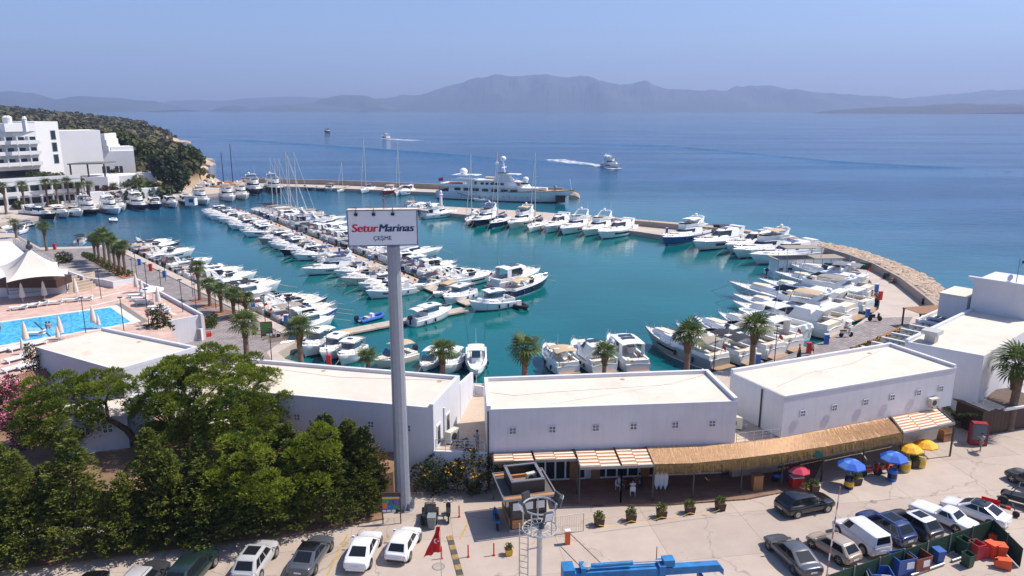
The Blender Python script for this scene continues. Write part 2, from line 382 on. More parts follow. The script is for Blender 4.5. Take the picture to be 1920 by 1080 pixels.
# ---- scrub on the headland: low maquis that reads as one mass
def clump(mb, c, r, n, rr, squash=0.75, size=0.35):
    for _ in range(n):
        d = Vector((rr.gauss(0,1), rr.gauss(0,1), rr.gauss(0,1)*squash + 0.25)).normalized()
        p = Vector(c) + Vector((d.x*r, d.y*r, d.z*r*squash))*(0.65+0.4*rr.random())
        s = r*size*(0.6+0.8*rr.random())
        q = d.to_track_quat('Z','Y') @ Matrix.Rotation(rr.random()*6.28, 3, 'Z').to_quaternion()
        t = Vector((rr.gauss(0,.4), rr.gauss(0,.4), 1)).normalized().to_track_quat('Z','Y')
        q = q @ t
        mb.add([tuple(p + q @ Vector(k)) for k in ((-s,-s*.6,0),(s,-s*.5,s*.25),(s*.7,s*.8,0),(-s*.6,s*.7,s*.2))], [(0,1,2,3)])
rr = random.Random(3); pts = []
while len(pts) < 15000:
    az = R(rr.uniform(-44, -21)); r = 235*(1700/235)**(rr.random()**0.8)
    pts.append((r*math.sin(az), r*math.cos(az)))
hh, dd = hill_h(pts); mb = MB(); mb2 = MB(); cnt = 0
for p, h, d in zip(pts, hh, dd):
    if d < 5 or cnt > 7500: continue
    if p[1] < 300 and p[0] < -105: continue
    if noise.noise(Vector((p[0]/35, p[1]/35, 4))) < -0.28: continue
    far = math.hypot(*p); rad = rr.uniform(0.9, 2.2)*(1 + far/700)
    if d < 14: rad *= 0.5
    clump(mb if rr.random() < .6 else mb2, (p[0], p[1], h + rad*0.35), rad, 9 if far > 500 else 16, rr, 0.7, 0.5); cnt += 1
tag(obj('hillside_scrub', mb, leafmat('maquis', (0.03,0.034,0.010), (0.10,0.098,0.034), 0.1, 0.05)), 'dark green maquis scrub covering the headland behind the hotel', 'scrub', kind='stuff')
tag(obj('hillside_scrub', mb2, leafmat('maquis_olive', (0.065,0.062,0.02), (0.19,0.15,0.065), 0.1, 0.05)), 'olive and ochre scrub mixed through the headland slope', 'scrub', kind='stuff')

# ---- concrete and paving
CONC = M('quay_concrete', (0.46,0.385,0.32), 0.85, var=0.14, scale=0.25, bump=0.1, bscale=3, det=8)
CONCW = M('wall_concrete', (0.36,0.29,0.24), 0.9, var=0.16, scale=0.3, bump=0.1, bscale=3, det=8)
def paving_mat(name, c1, c2, sx, sy, rz, mort=0.03, mc=(0.1,0.09,0.085)):
    m = bpy.data.materials.new(name); m.use_nodes = True; t = m.node_tree; N = t.nodes; L = t.links.new; b = N['Principled BSDF']; b.inputs['Roughness'].default_value = 0.85
    g = N.new('ShaderNodeNewGeometry'); mp = N.new('ShaderNodeMapping'); mp.inputs['Rotation'].default_value = (0,0,rz); L(g.outputs['Position'], mp.inputs['Vector'])
    bt = N.new('ShaderNodeTexBrick'); bt.inputs['Scale'].default_value = 1; bt.inputs['Brick Width'].default_value = sx; bt.inputs['Row Height'].default_value = sy; bt.inputs['Mortar Size'].default_value = mort
    bt.inputs['Color1'].default_value = tuple(c1)+(1,); bt.inputs['Color2'].default_value = tuple(c2)+(1,); bt.inputs['Mortar'].default_value = tuple(mc)+(1,)
    L(mp.outputs[0], bt.inputs['Vector'])
    nz = N.new('ShaderNodeTexNoise'); nz.inputs['Scale'].default_value = 0.6; nz.inputs['Detail'].default_value = 7; L(g.outputs['Position'], nz.inputs['Vector'])
    mr = N.new('ShaderNodeMapRange'); mr.inputs[3].default_value = 0.6; mr.inputs[4].default_value = 1.4; L(nz.outputs[0], mr.inputs[0])
    mm = N.new('ShaderNodeVectorMath'); mm.operation = 'SCALE'; L(bt.outputs[0], mm.inputs[0]); L(mr.outputs[0], mm.inputs['Scale']); L(mm.outputs[0], b.inputs['Base Color'])
    return m
COBBLE = paving_mat('grey_paving', (0.22,0.19,0.18), (0.30,0.26,0.245), 0.9, 0.45, R(-40))
PINKT = paving_mat('pink_terrace_tiles', (0.50,0.33,0.26), (0.58,0.40,0.32), 0.6, 0.6, R(-28), 0.02, (0.42,0.30,0.25))

# hotel quay and outer breakwater
struct('hotel_quay', MB().prism(PX([(-200,436),(-60,427),(0,418),(60,408),(150,395),(240,381),(350,368),(440,359),(478,354),(528,349),(620,352.5),(825,361),(1000,364),(1058,366),(1066,363),(1056,359),(825,353),(620,346),(512,342),(470,340),(430,343),(380,347),(330,350),(200,358),(0,372),(-200,390)]), -3, 0), CONC)
def wall_line(mb, pts, z0, z1, th):
    P = [Vector(p) for p in pts]
    for i, (a, b) in enumerate(zip(P[:-1], P[1:])):
        d = (b-a).normalized(); n = Vector((-d.y, d.x))*th/2
        e = d*0.02
        mb.prism([tuple(a-n), tuple(b+e-n), tuple(b+e+n), tuple(a+n)], z0, z1 + 0.003*(i % 2))
bw = thing('breakwater_wall', 'long low concrete wall along the outer breakwater behind the superyacht', 'wall')
q = PX([(455,332.5),(512,335),(620,337.5),(720,341),(825,345.5),(950,349),(1056,352)], 2.0)
for i in range(len(q)-1):
    for k in range(4):
        a = Vector(q[i]).lerp(Vector(q[i+1]), k/4); b = Vector(q[i]).lerp(Vector(q[i+1]), (k+0.985)/4)
        m_ = MB(); wall_line(m_, [a, b], -2.5, 2.0, 0.9); obj('wall_section', m_, CONCW, bw)

# the main land: promenade, car park, right hand quay and curved pier in one slab
MAIN = [(-70,437),(25,437),(75,464),(165,462),(215,457),(552,622),(556,641),(521,661),(535,673),(600,690),(700,703),(880,718),(1010,722),(1230,722),(1340,697),(1420,683),(1452,677),(1515,650),(1575,630),(1615,602),(1647,580),(1650,566),(1647,550),(1632,526),(1608,506),(1560,483),(1480,464),(1400,452),(1300,444.5),(1242,441),(1195,434),(1050,419),(872,402.5),(790,394),(774,389),(785,385),(850,388),(960,394),(1020,398),(1122,408),(1195,417),(1255,424),(1342,432),(1472,450),(1540,468),(1600,487),(1660,512),(1700,533),(1735,562),(1762,583),(1850,610),(1960,640)]
main_xy = PX(MAIN) + [(140, 88), (140, -20), (-140, -20), (-140, 150)]
EARTH = M('earth', (0.22,0.13,0.075), 0.95, var=0.3, scale=0.4, bump=0.3, bscale=2, det=8)
struct('quay', MB().prism(main_xy, -3, 0), CONC)
struct('promenade_paving', MB().sheet(PX([(30,441),(76,468),(165,465.5),(214,461),(400,553),(520,612),(528,640),(500,660),(512,680),(420,700),(330,640),(383,592),(252,530),(200,515),(105,497),(40,455)]), 0.004), COBBLE)
kerb = MB()
e = PX([(216,458.5),(551,622.5)])
struct('quay_kerb', MB().prism([e[0], e[1], (e[1][0]-1.4, e[1][1]-0.9), (e[0][0]-1.4, e[0][1]-0.9)], 0.0, 0.12), CONC)
struct('quay_paving', MB().sheet(PX([(1400,690),(1470,668),(1545,640),(1600,613),(1640,596),(1712,594),(1702,610),(1690,628),(1600,655),(1520,668),(1440,690)]), 0.004), COBBLE)
# curved pier wall, in cast sections
pw = thing('pier_wall', 'curved concrete parapet wall along the right-hand pier beside the riprap', 'wall')
q = PX([(1118,406),(1195,413.5),(1277,421),(1342,427),(1405,434),(1472,444),(1535,460),(1590,476),(1640,494),(1690,520),(1735,554),(1764,578)], 1.4)
for i in range(len(q)-1):
    n = 3
    for k in range(n):
        a = Vector(q[i]).lerp(Vector(q[i+1]), k/n); b = Vector(q[i]).lerp(Vector(q[i+1]), (k+0.99)/n)
        m_ = MB(); wall_line(m_, [a, b], 0, 1.4, 0.55); obj('wall_section', m_, CONCW, pw)
# riprap: each near boulder its own piece
ROCKM = M('boulder_rock', (0.43,0.325,0.24), 0.95, var=0.28, scale=0.7, bump=0.5, bscale=2, det=8)
rr = random.Random(12); rock_meshes = []
for k in range(7):
    bm = bmesh.new(); bmesh.ops.create_icosphere(bm, subdivisions=2 if k < 4 else 1, radius=1)
    for v in bm.verts:
        v.co *= 1 + 0.32*noise.noise(v.co*1.1 + Vector((k*5, 0, 0))); v.co.z *= 0.7
        for ax in range(3): v.co[ax] = max(-0.72, min(0.72, v.co[ax])) if rr.random() < .9 else v.co[ax]
    me = bpy.data.meshes.new('boulder'); bm.to_mesh(me); bm.free(); me.materials.append(ROCKM); rock_meshes.append(me)
rv = tag(obj('riprap_slope', MB(), ROCKM), 'sloping bank of pale boulders outside the curved pier wall', 'riprap')
inner = [G(a, b, 1.4) for a, b in [(1118,404),(1195,412),(1277,419),(1342,425),(1405,432),(1472,442),(1535,458),(1590,474),(1640,491),(1690,516),(1740,553),(1770,578)]]
outer = [G(a, b, WATER) for a, b in [(1118,402),(1195,408.5),(1277,414),(1342,420),(1405,427.5),(1465,437),(1535,452),(1590,466),(1640,481),(1690,501),(1742,524),(1786,562)]]
base = MB(); base.loft([[tuple(o_ + (o_-i_)*0.25 - Vector((0,0,1.3))) , tuple(i_.lerp(o_, .5) + Vector((0,0,-0.2))), tuple(i_ - Vector((0,0,0.5)))] for i_, o_ in zip(inner, outer)], False, False, False)
rv.data = base.mesh('riprap_slope'); rv.data.materials.append(ROCKM)
far_rocks = MB(); nrock = 0; spots = []
for i in range(len(inner)-1):
    L_ = (inner[i+1]-inner[i]).length; wd = (outer[i]-inner[i]).length
    for k in range(int(L_*wd/0.85)):
        u = rr.random(); v = rr.random()*1.08
        p = inner[i].lerp(inner[i+1], u).lerp(outer[i].lerp(outer[i+1], u), v); p.z = 0.95 - 2.2*v + rr.uniform(-.15, .2)
        spots.append((p, rr.uniform(0.5, 1.05)))
spots.sort(key=lambda s: s[0].length)
for i, (p, s_) in enumerate(spots[:1500]):
    k = rr.randrange(7); rot = (rr.uniform(-.3,.3), rr.uniform(-.3,.3), rr.uniform(0,6.28)); sc = (s_*rr.uniform(.8,1.3), s_*rr.uniform(.7,1.1), s_*rr.uniform(.6,.95))
    if i < 290: obj('boulder', rock_meshes[k], ROCKM, rv, p, rot=rot, scale=sc)
    else:
        mm = Matrix.Translation(p) @ Matrix.Rotation(rot[2],4,'Z') @ Matrix.Diagonal(sc+(1,)); me = rock_meshes[4 + k % 3]
        far_rocks.add([tuple(mm @ v.co) for v in me.vertices], [tuple(f.vertices) for f in me.polygons])
o = obj('far_boulders', far_rocks, ROCKM, rv); o['kind'] = 'stuff'
hr = tag(obj('breakwater_rock', rock_meshes[0], ROCKM, loc=G(1077,370,-1), scale=(2.8,2.2,2.8)), 'pale rock heap at the tip of the outer breakwater beyond the bow', 'rock')
# shore rocks along the headland
for k, (a, b, s_) in enumerate([(384,309,5),(372,318,4.5),(360,326,5),(388,301,4),(340,269,7),(350,281,5),(298,247,8),(345,267,4)]):
    obj('cliff_rock', rock_meshes[k % 4], ROCKM, bpy.data.objects['headland'], G(a, b, -1), rot=(0,0,k), scale=(s_*1.5, s_, s_*0.6))

# car park concrete cast in slabs, with open joints
cp = struct('car_park', MB().sheet([(-26, 36), (70, 36), (70, 60), (56, 66), (34, 58.5), (6, 56.5), (-26, 57)], 0.006), M('joint_dirt', (0.20,0.16,0.13), 0.95, var=0.2))
def slab_mat():
    m = bpy.data.materials.new('car_park_concrete'); m.use_nodes = True; t = m.node_tree; N = t.nodes; L = t.links.new; b = N['Principled BSDF']; b.inputs['Roughness'].default_value = 0.85
    g = N.new('ShaderNodeNewGeometry'); oi = N.new('ShaderNodeObjectInfo')
    n1 = N.new('ShaderNodeTexNoise'); n1.inputs['Scale'].default_value = 0.35; n1.inputs['Detail'].default_value = 9; n1.inputs['Roughness'].default_value = .7; L(g.outputs['Position'], n1.inputs['Vector'])
    r1 = N.new('ShaderNodeValToRGB'); r1.color_ramp.elements[0].position = .25; r1.color_ramp.elements[1].position = .75; r1.color_ramp.elements[0].color = (0.36,0.292,0.24,1); r1.color_ramp.elements[1].color = (0.455,0.375,0.31,1); L(n1.outputs[0], r1.inputs[0])
    n2 = N.new('ShaderNodeTexNoise'); n2.inputs['Scale'].default_value = 0.12; n2.inputs['Detail'].default_value = 6; n2.inputs['Distortion'].default_value = 1.5; L(g.outputs['Position'], n2.inputs['Vector'])
    r2 = N.new('ShaderNodeMapRange'); r2.inputs[1].default_value = .60; r2.inputs[2].default_value = .72; r2.inputs[3].default_value = 1; r2.inputs[4].default_value = .86; L(n2.outputs[0], r2.inputs[0])
    rv_ = N.new('ShaderNodeMapRange'); rv_.inputs[3].default_value = .93; rv_.inputs[4].default_value = 1.06; L(oi.outputs['Random'], rv_.inputs[0])
    wn = N.new('ShaderNodeTexNoise'); wn.inputs['Scale'].default_value = .9; wn.inputs['Detail'].default_value = 5; L(g.outputs['Position'], wn.inputs['Vector'])
    wa = N.new('ShaderNodeVectorMath'); wa.operation = 'MULTIPLY_ADD'; wa.inputs[1].default_value = (1.6,1.6,0); L(wn.outputs['Color'], wa.inputs[0]); L(g.outputs['Position'], wa.inputs[2])
    vo = N.new('ShaderNodeTexVoronoi'); vo.feature = 'DISTANCE_TO_EDGE'; vo.inputs['Scale'].default_value = .13; L(wa.outputs[0], vo.inputs['Vector'])
    vc = N.new('ShaderNodeMapRange'); vc.inputs[1].default_value = .002; vc.inputs[2].default_value = .007; vc.inputs[3].default_value = .72; vc.inputs[4].default_value = 1; L(vo.outputs[0], vc.inputs[0])
    on = N.new('ShaderNodeTexNoise'); on.inputs['Scale'].default_value = .7; on.inputs['Detail'].default_value = 3; L(g.outputs['Position'], on.inputs['Vector'])
    oc = N.new('ShaderNodeMapRange'); oc.inputs[1].default_value = .68; oc.inputs[2].default_value = .76; oc.inputs[3].default_value = 1; oc.inputs[4].default_value = .62; L(on.outputs[0], oc.inputs[0])
    m0 = N.new('ShaderNodeMath'); m0.operation = 'MULTIPLY'; L(vc.outputs[0], m0.inputs[0]); L(oc.outputs[0], m0.inputs[1])
    m1 = N.new('ShaderNodeMath'); m1.operation = 'MULTIPLY'; L(m0.outputs[0], m1.inputs[0]); L(r2.outputs[0], m1.inputs[1])
    mu = N.new('ShaderNodeMath'); mu.operation = 'MULTIPLY'; L(m1.outputs[0], mu.inputs[0]); L(rv_.outputs[0], mu.inputs[1])
    sc = N.new('ShaderNodeVectorMath'); sc.operation = 'SCALE'; L(r1.outputs[0], sc.inputs[0]); L(mu.outputs[0], sc.inputs['Scale']); L(sc.outputs[0], b.inputs['Base Color'])
    n3 = N.new('ShaderNodeTexNoise'); n3.inputs['Scale'].default_value = 9; n3.inputs['Detail'].default_value = 5; L(g.outputs['Position'], n3.inputs['Vector'])
    bp = N.new('ShaderNodeBump'); bp.inputs['Strength'].default_value = .12; bp.inputs['Distance'].default_value = .03; L(n3.outputs[0], bp.inputs['Height']); L(bp.outputs[0], b.inputs['Normal'])
    return m
SLABM = slab_mat(); sm = MB().bx(-3.742, 3.742, -2.742, 2.742, -0.02, 0.02).mesh('concrete_slab'); sm.materials.append(SLABM)
rot = R(9); cr, sr_ = math.cos(rot), math.sin(rot)
for i in range(-5, 11):
    for j in range(-1, 6):
        x, y = i*7.5, 36.5 + j*5.5; X, Y = x*cr - (y-46)*sr_, 46 + x*sr_ + (y-46)*cr
        if Y < 33 or Y > 60 + max(0, X-10)*.25 or X < -32 or X > 72: continue
        o = obj('concrete_slab', sm, SLABM, cp, (X, Y, 0.0), rz=rot)
# raised garden and terraces on the left
struct('garden_ground', MB().prism([(-140, 51.5), (-14.5, 51.5), (-9.5, 54.5), (-9.0, 58.2), (-20, 61), (-34, 66), (-48, 74), (-140, 80)], 0.0, 2.8), EARTH)
WT = 3.2
tp = [xy(G(252,526,WT)), xy(G(383,593,WT)), xy(G(312,606,WT)), (-33.5, 75.5), (-36, 66), (-50, 72), (-70, 70), (-140, 70), (-140, 140), xy(G(20,520,WT)), xy(G(150,528,WT))]
struct('pool_terrace', MB().prism(tp, 0, WT), PINKT)
# ================================================================== BUILDINGS
ROOFM = M('roof_membrane', (0.64,0.555,0.46), 0.85, var=0.10, scale=0.35, bump=0.25, bscale=1.3, det=8)
def stain(m, col, lo, hi, sc):
    t = m.node_tree; N = t.nodes; b = N['Principled BSDF']; src = b.inputs['Base Color'].links[0].from_socket
    g = N.new('ShaderNodeNewGeometry'); n = N.new('ShaderNodeTexNoise'); n.inputs['Scale'].default_value = sc; n.inputs['Detail'].default_value = 7; n.inputs['Roughness'].default_value = .65
    r = N.new('ShaderNodeMapRange'); r.inputs[1].default_value = lo; r.inputs[2].default_value = hi; mx = N.new('ShaderNodeMix'); mx.data_type = 'RGBA'; mx.inputs['B'].default_value = tuple(col)+(1,)
    t.links.new(g.outputs['Position'], n.inputs['Vector']); t.links.new(n.outputs[0], r.inputs[0]); t.links.new(r.outputs[0], mx.inputs['Factor']); t.links.new(src, mx.inputs['A']); t.links.new(mx.outputs['Result'], b.inputs['Base Color'])
stain(ROOFM, (.42,.31,.22), .62, .80, .33)
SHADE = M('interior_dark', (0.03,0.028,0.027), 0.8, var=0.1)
WIN = M('window_glass', (0.02,0.028,0.036), 0.08, var=0, spec=0.6)
FRAMEW = M('white_frame', (0.72,0.72,0.72), 0.4, var=0)
def lerp2(a, b, t): return (a[0]+(b[0]-a[0])*t, a[1]+(b[1]-a[1])*t)
def onseg(a, b, t, out=0.0):
    """point at fraction t of wall a->b, pushed out of the wall by `out`; and the wall's angle"""
    d = Vector((b[0]-a[0], b[1]-a[1])).normalized(); n = Vector((d.y, -d.x)); p = Vector(lerp2(a, b, t)) + n*out
    return p, math.atan2(d.y, d.x)
vent_f = MB()
for x in (-.27, 0, .27): vent_f.box((x, -.03, 0), (.07, .06, .61))
for z in (-.27, 0, .27): vent_f.box((0, -.03, z), (.6, .055, .07))
for x in (-.135, .135):
    for z in (-.135, .135): vent_f.box((x, -.015, z), (.06, .03, .06))
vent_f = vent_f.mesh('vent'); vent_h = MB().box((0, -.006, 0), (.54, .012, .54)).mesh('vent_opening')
def vent(b, a, c, t, z, out=0.0):
    p, an = onseg(a, c, t, out)
    v = obj('vent', vent_f, WHITE, b, (p.x, p.y, z), an)
    obj('vent_opening', vent_h, SHADE, v)
def ac_unit(loc, rz, label, s=1.0, group='air conditioners'):
    t = thing('air_conditioner', label, 'air conditioner', loc, rz, group, s)
    obj('casing', MB().bx(-.5,.5,-.22,.22,.08,.85), M('ac_casing', (0.55,0.52,0.44), .5), t)
    obj('fan_grille', MB().lathe([(.27,0),(.27,.03),(.05,.035)], 16).xf(Matrix.Translation((-.12,-.22,.47)) @ Matrix.Rotation(R(90),4,'X')), DGREY, t)
    for x in (-.35, .35): obj('foot', MB().bx(x-.05,x+.05,-.24,.24,0,.08), DGREY, t)
    obj('pipe', MB().path([(.5,.1,.3),(.75,.1,.3),(.75,.3,.3),(.75,.3,0)], .03), FRAMEW, t)
    return t
def block(name, label, c, z0, zr, par='FLR', ph=0.35, pt=0.32, setback=None):
    """c: near-left, near-right, far-right, far-left"""
    b = thing(name, label, 'building')
    if setback:
        a2 = [onseg(c[0], c[1], 0, -setback)[0], onseg(c[0], c[1], 1, -setback)[0], Vector(c[2]), Vector(c[3])]
        obj('ground_floor', MB().prism([tuple(p) for p in a2], 0, z0, True), WHITE, b)
    obj('wall', MB().prism(c, z0, zr), WHITE, b)
    ctr = Vector((sum(p[0] for p in c)/4, sum(p[1] for p in c)/4))
    sh = lambda p, k: tuple(ctr + (Vector(p)-ctr)*k)
    obj('roof', MB().prism([sh(p, .992) for p in c], zr, zr+.03), ROOFM, b)
    edges = {'N': (0,1), 'R': (1,2), 'F': (2,3), 'L': (3,0)}
    for k in par:
        i, j = edges[k]; a, d = Vector(c[i]), Vector(c[j]); e = (d-a).normalized(); n = Vector((e.y, -e.x))
        m = MB().prism([tuple(a+n*.015), tuple(d+n*.015), tuple(d-n*pt), tuple(a-n*pt)], zr-.02, zr+ph+(.004 if k in 'LR' else 0)); obj('parapet', m, WHITE, b)
    if 'N' not in par:
        a, d = Vector(c[0]), Vector(c[1]); e = (d-a).normalized(); n = Vector((e.y, -e.x))
        obj('roof_edge', MB().prism([tuple(a+n*.05), tuple(d+n*.05), tuple(d-n*.12), tuple(a-n*.12)], zr-.06, zr+.07), WHITE, b)
    return b
Z = 7.1
# ---- the row of low white marina buildings, left to right
c0 = [xy(G(66,651,Z)), xy(G(228,697,Z)), xy(G(372,656,Z)), xy(G(195,619,Z))]
b0 = block('marina_building', 'white flat-roofed building left of the big pine, beside the swimming pool', c0, 0, Z, 'FR')
for t in (.1, .35, .6): vent(b0, c0[0], c0[1], t, 4.9)
# white beams and shaded planters behind it
for k in range(5):
    p = G(262+k*27, 625+k*8, 2.6); o = tag(obj('planter_beam', MB().box((0,0,0), (4.6,.35,.4)), WHITE, loc=p, rz=R(-38)), ordn(k)+' white concrete beam from the pool wall, over planters behind left building', 'beam', 'beams over the planters')
c1 = [xy(G(425,730,Z)), xy(G(812,766,Z)), xy(G(862,711,Z)), xy(G(440,676,Z))]
b1 = block('marina_building', 'white flat-roofed building directly behind the tall sign pole', c1, 0, Z, 'FR')
for px in (562, 628, 703, 771):
    t = (px-425)/387.; vent(b1, c1[0], c1[1], t*0.985, 5.15)
obj('drain_pipe', MB().tube((*onseg(c1[1], c1[2], .35, .08)[0], 3.2), (*onseg(c1[1], c1[2], .35, .08)[0], 6.2), .08), FRAMEW, b1)
for t in (.16, .5):
    p, an = onseg(c1[1], c1[2], t, .0); d = obj('door', MB().bx(-.5,.5,-.05,.0,3.2,5.3), FRAMEW, b1, (p.x, p.y, 0), an); obj('pane', MB().bx(-.36,.36,-.06,-.05,3.5,5.1), WIN, d)
c2 = [xy(G(913,769,Z)), xy(G(1383,753,Z)), xy(G(1327,699,Z)), xy(G(908,714,Z))]
b2 = block('marina_building', 'white flat-roofed building in the centre, above the slatted canopy', c2, 3.3, Z, 'FRL', setback=.9)
for px in (962, 1035, 1116, 1187, 1266, 1337): vent(b2, c2[0], c2[1], (px-915)/468., 5.2)
obj('drain_pipe', MB().tube((*onseg(c2[0], c2[1], .004, .07)[0], 0), (*onseg(c2[0], c2[1], .004, .07)[0], 7.0), .06), DGREY, b2)
c3 = [xy(G(1471,744,Z)), xy(G(1793,690,Z)), xy(G(1668,648,Z)), xy(G(1370,698,Z))]
b3 = block('marina_building', 'white flat-roofed building right of centre, above the reed canopy', c3, 3.3, Z, 'FR', setback=.9)
for px, py in ((1502,776), (1556,766), (1613,754), (1663,745), (1716,734), (1763,725)):
    t = (px-1471)/322.; t = t*1.06/(1+.06*t) if t < 1 else t; vent(b3, c3[0], c3[1], t, 5.3, .09)
p, an = onseg(c3[3], c3[0], .62, .08); obj('drain_pipe', MB().tube((p.x,p.y,3.3), (p.x,p.y,6.9), .07), DGREY, b3)
Z4 = 7.6
A4, D4 = G(1845,668,Z4), G(1697,641,Z4); d4 = Vector((9.4,8.2)).normalized()
c4 = [xy(D4), xy(A4), tuple(Vector(xy(A4))+d4*34), tuple(Vector(xy(D4))+d4*26)]
b4 = block('marina_building', 'larger white building at the right edge with rooftop tower', c4, 0, Z4, 'L', ph=.3)
u4 = Vector((-d4.y, d4.x))
def b4pt(a, b): return tuple(Vector(xy(A4)) + d4*a + u4*b)
def blk(name, a0, a1, bb0, bb1, z0, z1, mat=WHITE, par=None): return obj(name, MB().prism([b4pt(a0,bb0), b4pt(a1,bb0), b4pt(a1,bb1), b4pt(a0,bb1)], z0, z1), mat, par or b4)
tw = blk('roof_tower', 17.5, 25, 1.0, 7.0, Z4, Z4+3.7)
obj('tower_parapet', MB().prism([b4pt(17.3,.8), b4pt(25.2,.8), b4pt(25.2,1.3), b4pt(17.3,1.3)], Z4+3.7, Z4+4.1), WHITE, tw)
obj('tower_parapet', MB().prism([b4pt(17.3,1.3), b4pt(17.8,1.3), b4pt(17.8,7.6), b4pt(17.3,7.6)], Z4+3.7, Z4+4.15), WHITE, tw)
sh_ = blk('stair_block', 18.0, 23.0, 7.5, 10.6, Z4-1.5, Z4+1.3); blk('block_roof', 17.9, 23.1, 7.45, 10.7, Z4+1.3, Z4+1.5, ROOFM, sh_)
lw = blk('lower_wing', 17, 30, 7.6, 12.6, 0, Z4-2.6); blk('wing_roof', 17.2, 29.8, 7.7, 12.3, Z4-2.6, Z4-2.57, ROOFM, lw)
blk('wing_parapet', 17, 30, 12.3, 12.62, Z4-2.6, Z4-2.1, WHITE, lw); blk('wing_parapet', 16.98, 17.3, 7.6, 12.3, Z4-2.6, Z4-2.1, WHITE, lw)
for k in range(5): vent(b4, c4[1], c4[2], .10+k*.11, 5.6, .05)
# chimney cowl, vents and aerials on the right building
ch = thing('chimney_duct', 'square metal duct with flared cowl on wall of right-hand building', 'duct', (*b4pt(1.0, 5.2), Z4-.6))
obj('shaft', MB().bx(-.5,.5,-.5,.5,0,1.5), M('galvanised', (.5,.49,.46), .5, .3), ch, rz=R(41)); obj('cowl', MB().prism([(-.8,-.8),(.8,-.8),(.8,.8),(-.8,.8)], 1.5, 1.9), M('galvanised', (.5,.5,.5)), ch, rz=R(41))
ae = thing('roof_aerial', 'thin aerial mast with dishes on the right-hand rooftop tower', 'aerial', (*b4pt(18.5, 3), Z4+3.7))
obj('mast', MB().tube((0,0,0),(0,0,3.2),.05).path([(0,0,2.2),(.5,0,2.6)],.03), GREYM, ae); obj('dish', MB().lathe([(.02,0),(.35,.1),(.42,.2)],12).xf(Matrix.Translation((-.6,0,.8))@Matrix.Rotation(R(-70),4,'Y')), FRAMEW, ae); obj('camera_head', MB().box((.55,0,2.7),(.35,.25,.3)), BLACK, ae)
# shading slats down the inner side of the right building
SL = M('green_grey_slats', (0.075,0.085,0.06), .7, var=.15)
sp = thing('shade_pergola', 'sloping run of dark slatted shade panels between white beams on right building', 'shade')
for k in range(8):
    a = 0.5 + k*2.6
    obj('beam', MB().prism([b4pt(a,7.0), b4pt(a+.35,7.0), b4pt(a+.35,12.0), b4pt(a,12.0)], 5.1, 5.6), WHITE, sp); q = b4pt(a+.18,11.8); obj('post', MB().bx(q[0]-.12,q[0]+.12,q[1]-.12,q[1]+.12,0,5.1), WHITE, sp)
    for j in range(7):
        s0 = 7.3 + j*.65
        obj('slat', MB().prism([b4pt(a+.4,s0), b4pt(a+2.55,s0), b4pt(a+2.55,s0+.42), b4pt(a+.4,s0+.42)], 5.25, 5.36), SL, sp)
wp = thing('wooden_pergola', 'brown wooden pergola over a table beside the curved quay', 'pergola', G(1740,612,0), R(14))
for k in range(9): obj('slat', MB().bx(-3.2+k*.72,-3.2+k*.72+.66,-1.8,1.8,2.55,2.62), WOOD, wp)
for x in (-3.1, 3.1):
    for y in (-1.6, 1.6): obj('post', MB().bx(x-.09,x+.09,y-.09,y+.09,0,2.5), DWOOD, wp)
for y in (-1.6, 1.6): obj('beam', MB().bx(-3.3,3.3,y-.08,y+.08,2.4,2.55), DWOOD, wp)
bed = tag(obj('planting_bed', MB().prism(PX([(1585,662),(1640,640),(1690,616),(1700,622),(1660,652),(1600,668)]), 0.0, .45), M('dry_bed', (.26,.15,.05), .95, var=.4, scale=3)), 'dry brown planting bed between the paving and right-hand building', 'flower bed')

# ---- terraces between the buildings (first floor level)
TERR = M('terrace_floor', (.46,.36,.27), .8, var=.08)
struct('upper_terrace', MB().prism([c1[1], c2[0], c2[3], tuple(Vector(c2[3])+Vector((-.3,6))), tuple(Vector(c1[2])+Vector((.4,6))), c1[2]], 0, 3.2), TERR)
struct('upper_terrace', MB().prism([tuple(onseg(c2[1],c3[0],0,-.02)[0]), tuple(onseg(c2[1],c3[0],1,-.02)[0]), c3[3], tuple(Vector(c3[3])+Vector((-.6,2.5))), tuple(Vector(c2[2])+Vector((0,2.5))), c2[2]], 0, 3.25), TERR)
def wallpiece(label, a, b, z0, z1a, z1b, th=.25):
    d = (Vector(b)-Vector(a)).normalized(); n = Vector((d.y,-d.x))*th
    A, B = Vector(a), Vector(b)
    pl = [tuple(A), tuple(B), tuple(B-n), tuple(A-n)]
    m = MB(); ar = sum(pl[i][0]*pl[(i+1)%4][1]-pl[(i+1)%4][0]*pl[i][1] for i in range(4)); zz = [z1a, z1b, z1b, z1a]
    if ar < 0: zz = zz[::-1]
    m.prism(pl, z0, zz); return tag(obj('garden_wall', m, WHITE), label, 'wall')
q = Vector(c1[2])
wallpiece('white stepped wall continuing behind the building with the sign pole', tuple(q+Vector((.02,.1))), tuple(q+Vector((.9,6.0))), 3.2, 6.6, 5.6)
wallpiece('low white wall closing the far end of the terrace passage', tuple(q+Vector((1.0,6.0))), tuple(Vector(c2[3])+Vector((-.3,6.0))), 3.2, 4.2, 4.2)
wallpiece('white sloping wall between the centre and right buildings by the palms', tuple(Vector(c2[2])+Vector((.1,2.4))), tuple(Vector(c3[3])+Vector((-.1,1.2))), 3.2, 6.6, 5.0)
wallpiece('white front wall below the terrace left of the slatted canopy', tuple(onseg(c1[1],c2[0],-.02,.12)[0]), tuple(onseg(c1[1],c2[0],1.0,.12)[0]), 0, 3.35, 3.35)
